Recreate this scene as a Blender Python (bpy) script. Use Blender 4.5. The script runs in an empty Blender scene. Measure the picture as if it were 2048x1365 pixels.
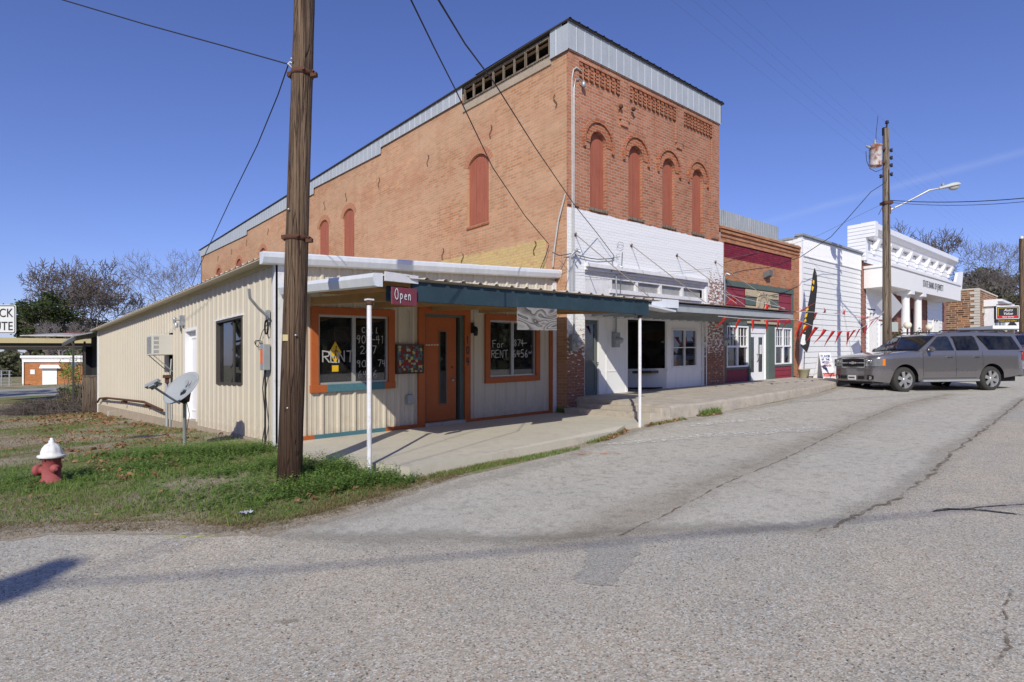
import bpy, bmesh, math, random
from mathutils import Vector, Matrix
random.seed(11)
sc = bpy.context.scene
COL = sc.collection
R = math.radians
# ------------------------------------------------------------------ frame of the place
# x = along the street, y = back from the shop fronts, z = up; origin at the front corner of the tan metal building
F = 1174.; YH = 728.; CX = 1024.
HD = R(47.8)
FW = (math.cos(HD), math.sin(HD)); RT = (math.sin(HD), -math.cos(HD))
CAM = (-3.6, -9.7, 1.65)
GU, GV = .022, -.018            # the buildings follow the gentle fall of the ground
SUN_H = R(41); SUN_T = .70      # heading of shadows, tangent of sun elevation
def ray(px, py):
    x = (px-CX)/F; z = (YH-py)/F
    return (FW[0]+x*RT[0], FW[1]+x*RT[1], z)
def onv(v, px, py):             # survey: a measured sight line meets a wall plane y = v -> (x, building z)
    d = ray(px, py); t = (v-CAM[1])/d[1]
    u = CAM[0]+t*d[0]; return u, CAM[2]+t*d[2]-GU*u-GV*v
def onu(u, px, py):
    d = ray(px, py); t = (u-CAM[0])/d[0]
    v = CAM[1]+t*d[1]; return v, CAM[2]+t*d[2]-GU*u-GV*v
def atd(Y, px, py):
    d = ray(px, py); return Vector((CAM[0]+Y*d[0], CAM[1]+Y*d[1], CAM[2]+Y*d[2]))
def smooth_tab(pts, lines):
    def ev(x):
        if x <= pts[0][0]: return pts[0][1]
        for (a, b), (c, d) in zip(pts, pts[1:]):
            if x <= c: return b+(d-b)*(x-a)/(c-a)
        return pts[-1][1]
    return {l: (ev(l-.5)+2*ev(l)+ev(l+.5))/4 for l in lines}
LU = [-900, -600, -300, -150, -80, -50, -35, -26]+list(range(-20, 61))+[70, 85, 100, 130, 160, 300, 600, 900]
LV = [-900, -600, -300, -150, -80, -50, -35, -26]+[x/2 for x in range(-40, 81)]+[45, 52, 60, 70, 85, 100, 150, 300, 600, 900]
TU = smooth_tab([(-200,-.5),(-30,-.3),(-8,-.14),(0,0),(20,.69),(40,1.35),(60,1.9),(100,2.4),(300,3)], LU)
TV = smooth_tab([(-100,-.4),(-20,-.3),(-9.7,-.2),(-5.5,-.19),(-4.3,-.13),(-3.2,-.01),(0,.02),(2,.03),(8,-.24),(20,-.6),(40,-.7),(200,-.7)], LV)
import bisect
def lin(tab, L, x):
    x = max(L[0], min(L[-1], x)); i = max(1, bisect.bisect_left(L, x)); a, b = L[i-1], L[min(i, len(L)-1)]
    return tab[a] if a == b else tab[a]+(tab[b]-tab[a])*(x-a)/(b-a)
def G(u, v): return .25+lin(TU, LU, u)+lin(TV, LV, v)
def gp(px, py):
    d = ray(px, py); p = .5
    while p < 500:
        if CAM[2]+p*d[2] < G(CAM[0]+p*d[0], CAM[1]+p*d[1]): break
        p *= 1.006
    return (CAM[0]+p*d[0], CAM[1]+p*d[1])
def GP(px, py):
    a = gp(px, py); return Vector((a[0], a[1], G(*a)))
# ------------------------------------------------------------------ mesh building
ORG = {}
class MB:
    def __init__(s, grade=False): s.v = []; s.f = []; s.m = []; s.s = []; s.g = grade
    def add(s, vs, fs, m=0, sm=False):
        b = len(s.v); s.v += [tuple(p) for p in vs]
        for f in fs: s.f.append(tuple(b+i for i in f)); s.m.append(m); s.s.append(sm)
    def box(s, x0, x1, y0, y1, z0, z1, m=0):
        if x0 > x1: x0, x1 = x1, x0
        if y0 > y1: y0, y1 = y1, y0
        if z0 > z1: z0, z1 = z1, z0
        s.add([(x0,y0,z0),(x1,y0,z0),(x1,y1,z0),(x0,y1,z0),(x0,y0,z1),(x1,y0,z1),(x1,y1,z1),(x0,y1,z1)],
              [(0,3,2,1),(4,5,6,7),(0,1,5,4),(1,2,6,5),(2,3,7,6),(3,0,4,7)], m)
    def poly(s, pts, m=0): s.add(pts, [tuple(range(len(pts)))], m)
    def extr(s, pts, off, m=0, sm=False):
        n = len(pts); o = Vector(off); a = [Vector(p) for p in pts]
        nn = Vector((0,0,0))
        for i in range(n): nn += a[i].cross(a[(i+1) % n])
        if nn.dot(o) > 0: a = a[::-1]
        s.add(a+[p+o for p in a], [tuple(range(n)), tuple(range(2*n-1, n-1, -1))], m)
        s.add(a+[p+o for p in a], [((i+1) % n, i, n+i, n+(i+1) % n) for i in range(n)], m, sm)
    def tube(s, path, r, n=8, m=0, cap=True, sm=True):
        P = [Vector(p) for p in path]; k = len(P)
        rr = r if isinstance(r, (list, tuple)) else [r]*k
        vs = []; side = None
        for i in range(k):
            t = (P[min(i+1, k-1)]-P[max(i-1, 0)]).normalized()
            if side is None:
                ref = Vector((0,0,1)) if abs(t.z) < .9 else Vector((1,0,0))
                side = t.cross(ref).normalized()
            side = (side-t*side.dot(t)).normalized(); up = side.cross(t)
            for j in range(n):
                a = 2*math.pi*j/n
                vs.append(P[i]+(side*math.cos(a)+up*math.sin(a))*rr[i])
        fs = [(i*n+j, i*n+(j+1) % n, (i+1)*n+(j+1) % n, (i+1)*n+j) for i in range(k-1) for j in range(n)]
        s.add(vs, fs, m, sm)
        if cap and n > 2:
            s.add(vs[:n], [tuple(range(n-1, -1, -1))], m); s.add(vs[-n:], [tuple(range(n))], m)
    def lathe(s, prof, c=(0,0,0), axis='z', n=20, m=0, sm=True):   # prof: (r, h)
        vs = []
        for r, h in prof:
            for j in range(n):
                a = 2*math.pi*j/n; x, y = r*math.cos(a), r*math.sin(a)
                p = (x, y, h) if axis == 'z' else ((h, x, y) if axis == 'x' else (y, h, x))
                vs.append((c[0]+p[0], c[1]+p[1], c[2]+p[2]))
        k = len(prof)
        s.add(vs, [(i*n+j, i*n+(j+1) % n, (i+1)*n+(j+1) % n, (i+1)*n+j) for i in range(k-1) for j in range(n)], m, sm)
    def obox(s, c, ax, ay, az, m=0):        # oriented box: centre and half-axis vectors
        c, ax, ay, az = map(Vector, (c, ax, ay, az))
        vs = [c+ax*i+ay*j+az*k for k in (-1,1) for (i,j) in ((-1,-1),(1,-1),(1,1),(-1,1))]
        f = [(0,3,2,1),(4,5,6,7),(0,1,5,4),(1,2,6,5),(2,3,7,6),(3,0,4,7)]
        if ax.cross(ay).dot(az) < 0: f = [q[::-1] for q in f]
        s.add(vs, f, m)
    def grid(s, fn, nu, nv, m=0, sm=True):
        vs = [fn(i/nu, j/nv) for j in range(nv+1) for i in range(nu+1)]
        s.add(vs, [(j*(nu+1)+i, j*(nu+1)+i+1, (j+1)*(nu+1)+i+1, (j+1)*(nu+1)+i) for j in range(nv) for i in range(nu)], m, sm)
    def xf(s, M): s.v = [tuple(M @ Vector(p)) for p in s.v]; return s
    def build(s, name, mats, parent=None, local=False, bevel=0, solid=0, wallmap=False, **tags):
        if not isinstance(mats, (list, tuple)): mats = [mats]
        me = bpy.data.meshes.new(name)
        W = [(x, y, z+GU*x+GV*y) for x, y, z in s.v] if s.g else s.v
        o = bpy.data.objects.new(name, me); COL.objects.link(o)
        if parent is not None:
            org = ORG.get(parent.name); o.parent = parent; ORG[o.name] = org
        elif local: org = None
        else:
            xs = [p[0] for p in W]; ys = [p[1] for p in W]; zs = [p[2] for p in W]
            org = ((min(xs)+max(xs))/2, (min(ys)+max(ys))/2, min(zs)); o.location = org; ORG[o.name] = org
        if org is not None: V = [(p[0]-org[0], p[1]-org[1], p[2]-org[2]) for p in W]
        else: V = W
        me.from_pydata(V, [], s.f)
        for mt in mats: me.materials.append(mt)
        me.polygons.foreach_set('material_index', s.m)
        me.polygons.foreach_set('use_smooth', s.s)
        uv = me.uv_layers.new(name='UVMap').data
        me.update()
        buf = [0.0]*(2*len(me.loops))
        for p in me.polygons:
            nx, ny, nz = abs(p.normal.x), abs(p.normal.y), abs(p.normal.z)
            for li in p.loop_indices:
                q = s.v[me.loops[li].vertex_index]
                if nz > max(nx, ny) and not wallmap: a, b = q[0], q[1]
                elif nx > ny: a, b = q[1], q[2]
                else: a, b = q[0], q[2]
                buf[2*li] = a; buf[2*li+1] = b
        uv.foreach_set('uv', buf)
        if bevel:
            b = o.modifiers.new('Bevel', 'BEVEL'); b.width = bevel; b.segments = 2; b.limit_method = 'ANGLE'; b.angle_limit = R(40)
        if solid:
            b = o.modifiers.new('Solidify', 'SOLIDIFY'); b.thickness = solid
        for k, val in tags.items(): o[k] = val
        return o
def thing(name, label, cat, loc, group=None, rot=None):
    o = bpy.data.objects.new(name, None); COL.objects.link(o); o.empty_display_size = .2
    o.location = loc; o['label'] = label; o['category'] = cat
    if group: o['group'] = group
    if rot is None: ORG[o.name] = tuple(loc)
    else: o.rotation_euler = (0, 0, rot); ORG[o.name] = None
    return o
def W3(x, y, z): return (x, y, z+GU*x+GV*y)
def dup(root, loc, rot, **tags):
    def cp(o, par):
        c = o.copy(); COL.objects.link(c)
        if par: c.parent = par
        for ch in list(o.children): cp(ch, c)
        return c
    r = cp(root, None); r.location = loc; r.rotation_euler = rot
    for k, v in tags.items(): r[k] = v
    return r
# ------------------------------------------------------------------ materials
class NT:
    def __init__(s, name):
        s.mat = bpy.data.materials.new(name); s.mat.use_nodes = True; s.t = s.mat.node_tree; s.n = s.t.nodes; s.n.clear()
        s.out = s.n.new('ShaderNodeOutputMaterial'); s.b = s.n.new('ShaderNodeBsdfPrincipled')
        s.link(s.b.outputs[0], s.out.inputs[0]); s.tc = s.n.new('ShaderNodeTexCoord')
        s.uv = s.tc.outputs['UV']; s.ob = s.tc.outputs['Object']
    def link(s, a, b): s.t.links.new(a, b)
    def put(s, sock, v):
        if isinstance(v, bpy.types.NodeSocket): s.link(v, sock)
        elif isinstance(v, (tuple, list)) and len(v) == 3 and sock.type == 'RGBA': sock.default_value = (*v, 1)
        else: sock.default_value = v
    def noise(s, scale, detail=4, vec=None, rough=.6, dist=0):
        n = s.n.new('ShaderNodeTexNoise'); n.inputs['Scale'].default_value = scale; n.inputs['Detail'].default_value = detail
        n.inputs['Roughness'].default_value = rough; n.inputs['Distortion'].default_value = dist
        s.link(vec or s.ob, n.inputs['Vector']); return n.outputs['Fac']
    def voro(s, scale, vec=None, out='Distance', feat='F1', rand=1):
        n = s.n.new('ShaderNodeTexVoronoi'); n.feature = feat; n.inputs['Scale'].default_value = scale; n.inputs['Randomness'].default_value = rand
        s.link(vec or s.ob, n.inputs['Vector']); return n.outputs[out]
    def ramp(s, f, a, b, ca=(0,0,0), cb=(1,1,1), mode='LINEAR'):
        n = s.n.new('ShaderNodeValToRGB'); e = n.color_ramp.elements; n.color_ramp.interpolation = mode
        e[0].position = a; e[1].position = b; e[0].color = (*ca, 1); e[1].color = (*cb, 1); s.put(n.inputs[0], f); return n.outputs[0]
    def mix(s, f, a, b, mode='MIX'):
        n = s.n.new('ShaderNodeMix'); n.data_type = 'RGBA'; n.blend_type = mode
        s.put(n.inputs[0], f); s.put(n.inputs[6], a); s.put(n.inputs[7], b); return n.outputs[2]
    def math(s, op, a, b=0, c=None, clamp=False):
        n = s.n.new('ShaderNodeMath'); n.operation = op; n.use_clamp = clamp; s.put(n.inputs[0], a); s.put(n.inputs[1], b)
        if c is not None: s.put(n.inputs[2], c)
        return n.outputs[0]
    def sep(s, vec):
        n = s.n.new('ShaderNodeSeparateXYZ'); s.link(vec, n.inputs[0]); return n.outputs
    def mapv(s, vec, scale=(1,1,1), rot=(0,0,0), loc=(0,0,0)):
        n = s.n.new('ShaderNodeMapping'); s.link(vec, n.inputs[0]); n.inputs['Scale'].default_value = scale
        n.inputs['Rotation'].default_value = rot; n.inputs['Location'].default_value = loc; return n.outputs[0]
    def bump(s, h, st=.3, dist=.01):
        n = s.n.new('ShaderNodeBump'); n.inputs['Strength'].default_value = st; n.inputs['Distance'].default_value = dist
        s.put(n.inputs['Height'], h); s.link(n.outputs[0], s.b.inputs['Normal'])
    def fin(s, col, rough=.8, metal=0, spec=.3, **kw):
        s.put(s.b.inputs['Base Color'], col); s.put(s.b.inputs['Roughness'], rough); s.put(s.b.inputs['Metallic'], metal)
        s.b.inputs['Specular IOR Level'].default_value = spec
        for k, v in kw.items(): s.put(s.b.inputs[k], v)
        return s.mat
    def island(s):
        n = s.n.new('ShaderNodeNewGeometry'); return n.outputs['Random Per Island']
def plain(name, c, var=.12, scale=3, rough=.6, metal=0, spec=.3, dirt=None, bump=0, **kw):
    t = NT(name); n = t.noise(scale, 5); f = t.noise(scale*14, 3)
    k = t.ramp(n, .3, .7, tuple(x*(1-var) for x in c), tuple(min(1, x*(1+var*.6)) for x in c))
    k = t.mix(.25, k, t.ramp(f, .3, .7, tuple(x*(1-var*1.5) for x in c), tuple(min(1, x*(1+var)) for x in c)))
    if dirt:
        k = t.mix(t.math('MULTIPLY', t.ramp(t.noise(scale*2.3, 8, rough=.75), .52, .72), .7), k, dirt)
    if bump: t.bump(f, bump, .01)
    return t.fin(k, rough, metal, spec, **kw)
def brick(name, c1, c2, mortar, c3=None, white=None, bw=.215, rh=.075, extra=None, ms=.009, peel=None):
    t = NT(name); b = t.n.new('ShaderNodeTexBrick'); t.link(t.uv, b.inputs['Vector'])
    b.inputs['Scale'].default_value = 1; b.inputs['Brick Width'].default_value = bw; b.inputs['Row Height'].default_value = rh
    b.inputs['Mortar Size'].default_value = ms; b.inputs['Mortar Smooth'].default_value = .2; b.inputs['Bias'].default_value = -.1
    n = t.noise(.55, 6, t.uv, .65); n2 = t.noise(2.2, 5, t.uv); fine = t.noise(30, 3, t.uv)
    a = t.mix(t.ramp(n, .38, .62), c1, c3 or c1); a = t.mix(t.math('MULTIPLY', t.ramp(fine, .3, .75), .25), a, tuple(x*.6 for x in c1))
    a2 = t.mix(t.ramp(n2, .35, .65), c2, tuple(x*1.15 for x in c2))
    t.put(b.inputs['Color1'], a); t.put(b.inputs['Color2'], a2)
    t.put(b.inputs['Mortar'], t.mix(t.ramp(n2, .4, .7), mortar, tuple(x*.75 for x in mortar)))
    col = b.outputs['Color']
    st = t.noise(1.0, 8, t.mapv(t.uv, (3, .35, 1)), .75)
    col = t.mix(t.math('MULTIPLY', t.ramp(st, .50, .72), .42), col, tuple(x*.5 for x in c1)); blot = t.noise(.28, 8, t.mapv(t.uv, (.7, 1.4, 1)), .7); col = t.mix(1.0, col, t.ramp(blot, .3, .7, (.80,.79,.78), (1.10,1.11,1.12)), 'MULTIPLY')
    col = t.mix(t.math('MULTIPLY', t.ramp(t.noise(.9, 8, t.mapv(t.uv, (1, 1, 1), loc=(7, 3, 0)), .75), .6, .78), .4), col, (.62, .5, .4))
    if extra: col = extra(t, col, b)
    t.bump(t.math('SUBTRACT', t.math('MULTIPLY', fine, .3), b.outputs['Fac']), .5, .006)
    return t.fin(col, .9, 0, .15)
# ------------------------------------------------------------------ material library
BRICK_FRONT_C = dict(c1=(.35,.125,.065), c2=(.46,.20,.115), mortar=(.46,.34,.26), c3=(.41,.165,.09))
def white_band(t, col, b):      # white paint over the brick below a hand-cut line, flaked on the two piers
    s = t.sep(t.uv); x, z = s[0], s[1]
    edge = t.math('ADD', 5.19, t.math('MULTIPLY', t.math('SUBTRACT', t.noise(2.5, 3, t.uv), .5), .12))
    m = t.math('LESS_THAN', z, edge)
    flake = t.noise(7, 8, t.mapv(t.uv, (1, 2.2, 1)), .75)
    hl = t.math('MULTIPLY_ADD', z, -.5, 1.75, True)              # 1 below 1.5 m, 0 above 3.5 m
    pier = t.math('MAXIMUM', t.math('LESS_THAN', x, 7.24), t.math('GREATER_THAN', x, 12.95))
    right = t.math('GREATER_THAN', x, 13.0)
    hr = t.math('MULTIPLY', t.math('MULTIPLY_ADD', z, -.8, 4.1, True), right)
    hl = t.math('MAXIMUM', hl, t.math('MULTIPLY', hr, .8))
    thr = t.math('MULTIPLY_ADD', t.math('MULTIPLY', hl, pier), .42, .18)
    keep = t.math('GREATER_THAN', flake, thr)
    m = t.math('MULTIPLY', m, keep)
    wcol = t.mix(t.math('MULTIPLY', b.outputs['Fac'], .22), (.80,.81,.82), (.45,.42,.40))
    wcol = t.mix(t.math('MULTIPLY', t.ramp(t.noise(3, 7, t.mapv(t.uv,(.6,5,1)), .7), .58, .72), .35), wcol, (.42,.38,.34))
    dark = t.mix(t.math('MULTIPLY', t.math('MULTIPLY', hl, pier), .55), col, (.13,.07,.06))
    return t.mix(m, dark, wcol)
def yellow_patch(t, col, b):    # old ochre paint with a sloping top, and pale courses
    s = t.sep(t.uv); y, z = s[0], s[1]
    top = t.math('MULTIPLY_ADD', y, YP[0], YP[1])
    m = t.math('MULTIPLY', t.math('LESS_THAN', z, t.math('ADD', top, t.math('MULTIPLY', t.math('SUBTRACT', t.noise(2.2, 7, t.uv, .8), .30), .35))), t.math('GREATER_THAN', y, YP[2]))
    yc = t.mix(t.math('MULTIPLY', b.outputs['Fac'], .5), (.56,.42,.19), (.35,.25,.12))
    yc = t.mix(t.math('MULTIPLY', t.ramp(t.noise(4, 9, t.mapv(t.uv, (1,2.2,1)), .8), .50, .60), .8), yc, col); yc = t.mix(t.math('MULTIPLY', t.ramp(t.noise(1.2, 6, t.uv, .7), .45, .7), .4), yc, (.42,.34,.19))
    pale = t.ramp(t.noise(.5, 7, t.mapv(t.uv, (.4, 1.3, 1)), .7), .40, .60)
    col = t.mix(t.math('MULTIPLY', pale, .5), col, (.54,.36,.235)); red = t.ramp(t.noise(.8, 7, t.mapv(t.uv, (.5, 1.0, 1), loc=(5,8,0)), .7), .52, .64); col = t.mix(t.math('MULTIPLY', red, .35), col, (.40,.17,.10))
    return t.mix(m, col, yc)
v1, zt1 = onu(6.6, 1090, 484); v2, zt2 = onu(6.6, 850, 533)
YP = ((zt2-zt1)/(v2-v1), zt1-(zt2-zt1)/(v2-v1)*v1, onu(6.6, 1091, 500)[0])
M = {}
M['brick_front'] = brick('brick_front', **BRICK_FRONT_C, extra=white_band)
M['brick_side'] = brick('brick_side', (.43,.195,.095), (.54,.285,.155), (.52,.40,.28), (.47,.25,.135), extra=yellow_patch)
M['brick_trim'] = brick('brick_trim', (.34,.10,.05), (.44,.16,.08), (.45,.30,.20))
M['brick_shop'] = brick('brick_shop', (.40,.16,.08), (.50,.23,.12), (.46,.30,.20))
M['brick_bank'] = brick('brick_bank', (.24,.085,.06), (.33,.12,.085), (.42,.32,.27))
M['brick_orange'] = brick('brick_orange', (.42,.16,.055), (.50,.20,.075), (.40,.22,.12))
def stone_mat():
    t = NT('ironstone'); b = t.n.new('ShaderNodeTexBrick'); w = t.noise(1.3, 3, t.uv)
    t.link(t.mix(.10, t.uv, t.n.new('ShaderNodeTexNoise').outputs['Color']), b.inputs['Vector'])
    b.inputs['Scale'].default_value = 1; b.inputs['Brick Width'].default_value = .42; b.inputs['Row Height'].default_value = .17; b.inputs['Mortar Size'].default_value = .016
    t.put(b.inputs['Color1'], (.09,.04,.022)); t.put(b.inputs['Color2'], (.36,.17,.07)); t.put(b.inputs['Mortar'], (.45,.36,.27)); b.offset = .37; b.squash = 1.5; b.squash_frequency = 3
    t.bump(b.outputs['Fac'], -.6, .03); return t.fin(b.outputs['Color'], .9)
M['stone'] = stone_mat()
def siding_mat():
    t = NT('tan_metal_siding'); n = t.noise(.8, 5); st_ = t.noise(1.2, 7, t.mapv(t.uv, (5,.35,1)), .75); z = t.sep(t.uv)[1]
    k = t.mix(t.ramp(n, .3, .7), (.53,.48,.385), (.575,.515,.41)); k = t.mix(t.math('MULTIPLY', t.ramp(st_, .5, .75), .30), k, (.42,.36,.27))
    spl = t.math('MULTIPLY', t.math('MULTIPLY_ADD', z, -2.0, 1.75, True), t.ramp(t.noise(4, 7, t.uv, .75), .42, .62)); k = t.mix(t.math('MULTIPLY', spl, .5), k, (.33,.25,.17))
    k = t.mix(t.math('MULTIPLY', t.ramp(t.noise(13, 6, t.uv, .8), .68, .72), .5), k, (.30,.22,.15)); t.bump(t.noise(3, 3), .15, .02); return t.fin(k, .45, 0, .4)
M['siding'] = siding_mat()
M['rusty_zinc'] = plain('rusty_corrugated_sheet', (.20,.16,.13), .3, 3, .8, dirt=(.13,.07,.04))
M['dull_pipe'] = plain('dull_white_pipe', (.50,.49,.46), .15, 5, .7, dirt=(.33,.30,.27))
def metal_streak(name, c, c2, rough=.45, metal=.35):
    t = NT(name); n = t.noise(2.2, 8, t.mapv(t.uv, (4, .5, 1)), .7); n2 = t.noise(1.1, 6)
    k = t.mix(t.ramp(n, .35, .7), c, c2); k = t.mix(t.math('MULTIPLY', t.ramp(n2, .5, .75), .4), k, tuple(x*.65 for x in c))
    return t.fin(k, rough, metal, .4)
M['coping'] = metal_streak('galvanised_sheet', (.43,.465,.485), (.50,.53,.545), .55, .2)
M['gutter'] = metal_streak('white_gutter_metal', (.66,.69,.72), (.80,.82,.84), .45, .1)
M['old_metal'] = metal_streak('weathered_zinc', (.30,.33,.35), (.46,.48,.49), .6, .3)
def white_mat():
    t = NT('white_paint'); n = t.noise(1.4, 8, t.mapv(t.uv, (3.5,.45,1)), .75); k = t.mix(t.math('MULTIPLY', t.ramp(n, .52, .72), .40), (.80,.80,.79), (.55,.52,.47))
    k = t.mix(t.math('MULTIPLY', t.ramp(t.noise(9, 8, t.uv, .8), .66, .70), .35), k, (.45,.41,.36)); f = t.noise(25, 3, t.uv); t.bump(f, .1, .01); return t.fin(k, .6)
M['white'] = white_mat()
M['white_clean'] = plain('white_gloss_paint', (.82,.82,.83), .03, 2, .4)
M['white_old'] = plain('old_white_paint', (.72,.72,.73), .1, 5, .7, dirt=(.42,.39,.36))
M['orange'] = plain('orange_paint', (.40,.105,.028), .12, 3, .5, dirt=(.30,.09,.03))
M['teal'] = plain('teal_paint', (.06,.16,.20), .14, 3, .55, dirt=(.13,.20,.22))
M['blue_beam'] = plain('blue_beam_paint', (.026,.052,.070), .25, 2.5, .7, dirt=(.05,.075,.085))
M['concrete'] = plain('concrete', (.43,.385,.32), .12, 1.2, .9, dirt=(.28,.25,.21), bump=.25)
M['concrete_base'] = plain('tan_concrete', (.40,.33,.25), .14, 2.2, .9, dirt=(.28,.22,.16), bump=.3)
M['kerb'] = plain('old_kerb_concrete', (.46,.41,.34), .2, 3, .95, dirt=(.20,.17,.13), bump=.6)
M['dark'] = plain('dark_interior', (.03,.03,.032), .2, 3, .9)  # near-black tone paints in the shade of unlit rooms and recesses
M['black'] = plain('black_rubber', (.018,.018,.02), .2, 4, .55)
M['bronze'] = plain('bronze_aluminium', (.09,.08,.07), .1, 3, .45, .2)
M['alu'] = plain('aluminium', (.50,.50,.48), .1, 3, .4, .5)
M['grey_metal'] = plain('grey_painted_metal', (.33,.35,.36), .1, 6, .5, .2)
M['galv'] = plain('galvanised_pipe', (.42,.44,.46), .15, 9, .45, .5)
M['rust'] = plain('rusty_iron', (.11,.05,.03), .3, 9, .85, dirt=(.05,.03,.02))
M['wire'] = plain('cable_black', (.02,.02,.022), .1, 5, .6)
M['wire_far'] = plain('weathered_line', (.10,.11,.13), .1, 5, .6)
def board_mat():
    t = NT('red_brown_board'); s_ = t.sep(t.uv); n = t.noise(3, 7, t.mapv(t.uv, (5,.5,1)), .7); k = t.mix(t.ramp(n, .3, .7), (.29,.085,.05), (.38,.13,.08))
    k = t.mix(t.math('MULTIPLY', t.ramp(t.noise(1.7, 8, t.uv, .75), .55, .68), .5), k, (.22,.075,.05)); k = t.mix(t.math('MULTIPLY', t.ramp(t.noise(5, 8, t.uv, .8), .66, .70), .6), k, (.36,.27,.21))
    seam = t.math('LESS_THAN', t.math('FRACT', t.math('MULTIPLY', s_[0], 2.9)), .025); k = t.mix(t.math('MULTIPLY', seam, .7), k, (.08,.03,.02)); t.bump(n, .3, .01); return t.fin(k, .75)
M['board_red'] = board_mat()
M['maroon'] = plain('maroon_paint', (.25,.035,.055), .12, 3, .6)
M['green'] = plain('grey_green_paint', (.10,.13,.115), .12, 3, .6)
M['door_green'] = plain('faded_green_door', (.12,.145,.14), .12, 3, .6)
M['beam_white'] = plain('grey_white_beam', (.36,.385,.40), .16, 2, .7, dirt=(.22,.21,.20))
M['raw_wood'] = plain('raw_pine', (.42,.25,.11), .2, 4, .8)
M['ink_dark'] = plain('dark_lettering', (.03,.03,.035), .05, 4, .5)
M['letter_white'] = plain('white_lettering', (.72,.72,.70), .15, 9, .7)
M['chalk'] = plain('white_glass_paint', (.42,.42,.42), .35, 30, .8)
M['red_flag'] = plain('red_plastic', (.68,.035,.02), .1, 3, .35)
M['yellow'] = plain('yellow_paint', (.70,.42,.02), .08, 3, .5)
M['rod'] = plain('weathered_rod', (.30,.24,.20), .3, 9, .8)
M['rail_grey'] = plain('dull_grey_housing', (.14,.14,.14), .1, 6, .6)
def glass(name, tint, gl=.12, rough=.015):
    t = NT(name); tr = t.n.new('ShaderNodeBsdfTransparent'); tr.inputs[0].default_value = (*tint, 1)
    g = t.n.new('ShaderNodeBsdfGlossy'); g.inputs['Roughness'].default_value = rough; g.inputs[0].default_value = (.9,.93,1,1)
    fr = t.n.new('ShaderNodeFresnel'); fr.inputs[0].default_value = 1.5
    bm = t.n.new('ShaderNodeBump'); bm.inputs['Strength'].default_value = .04; t.link(t.noise(1.3, 2), bm.inputs['Height']); t.link(bm.outputs[0], g.inputs['Normal'])
    f = t.math('ADD', fr.outputs[0], gl); mx = t.n.new('ShaderNodeMixShader'); t.link(f, mx.inputs[0]); t.link(tr.outputs[0], mx.inputs[1]); t.link(g.outputs[0], mx.inputs[2])
    d = t.n.new('ShaderNodeBsdfDiffuse'); d.inputs[0].default_value = (.34,.33,.30,1)      # dust film
    m2 = t.n.new('ShaderNodeMixShader'); t.put(m2.inputs[0], t.math('MULTIPLY', t.ramp(t.noise(2.5, 7, rough=.7), .35, .8), .12)); t.link(mx.outputs[0], m2.inputs[1]); t.link(d.outputs[0], m2.inputs[2])
    t.link(m2.outputs[0], t.out.inputs[0]); return t.mat
M['glass'] = glass('window_glass', (.45,.45,.42), .07)
M['glass_dark'] = glass('tinted_glass', (.05,.055,.07), -.01)
M['glass_car'] = glass('car_glass', (.35,.42,.40), .04)
def curtain_mat():
    t = NT('curtain_cloth'); n = t.noise(3, 4, t.mapv(t.uv, (4, .2, 1)))
    return t.fin(t.mix(t.ramp(n, .35, .65), (.30,.30,.25), (.50,.49,.42)), .9)
M['curtain'] = curtain_mat()
def wood_pole(name, ca, cb, cdark):
    t = NT(name); v = t.mapv(t.ob, (9, 9, .35)); n = t.noise(2.4, 8, v, .75); n2 = t.noise(6, 5, t.mapv(t.ob, (7, 7, .12)), .7)
    k = t.mix(t.ramp(n, .3, .7), ca, cb); k = t.mix(t.math('MULTIPLY', t.ramp(n2, .46, .6), .8), k, cdark)
    z = t.sep(t.ob)[2]
    k = t.mix(t.math('MULTIPLY_ADD', z, -.36, 1.0, True), k, tuple(x*f_ for x, f_ in zip(ca, (.36,.28,.28))))      # creosote at the foot
    cr = t.voro(1, t.mapv(t.ob, (26,26,.9)), 'Distance', 'DISTANCE_TO_EDGE'); ck = t.ramp(cr, .0, .05, (1,1,1), (0,0,0)); k = t.mix(t.math('MULTIPLY', ck, t.ramp(n2, .4, .55)), k, (.025,.015,.01))
    t.bump(t.math('SUBTRACT', t.math('ADD', n, n2), t.math('MULTIPLY', ck, .8)), .9, .02); return t.fin(k, .85)
M['pole'] = wood_pole('creosoted_pole', (.12,.075,.045), (.26,.18,.115), (.035,.02,.014))
M['pole_grey'] = wood_pole('weathered_pole', (.24,.19,.14), (.33,.27,.20), (.10,.08,.06))
M['bark'] = plain('tree_bark', (.125,.10,.085), .25, 3, .95)
def ply_mat():
    t = NT('weathered_plywood'); n = t.noise(1.25, 2, t.mapv(t.uv, (1, 2.0, 1), loc=(3.1, 1.7, 0)), .45, .6)
    w = t.math('FRACT', t.math('MULTIPLY', n, 13.0)); k = t.ramp(w, .05, .6, (.04,.036,.032), (.30,.285,.27))
    f = t.noise(40, 3, t.mapv(t.uv, (.3, 3, 1))); k = t.mix(t.math('MULTIPLY', t.ramp(f, .35, .7), .5), k, (.15,.135,.125)); return t.fin(k, .85)
M['ply'] = ply_mat()
def rusty_roof():
    t = NT('rusted_roof'); n = t.noise(.45, 5, t.ob, .7); return t.fin(t.mix(t.ramp(n, .46, .56), (.45,.44,.42), (.25,.075,.05)), .7)
M['rust_roof'] = rusty_roof()
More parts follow.
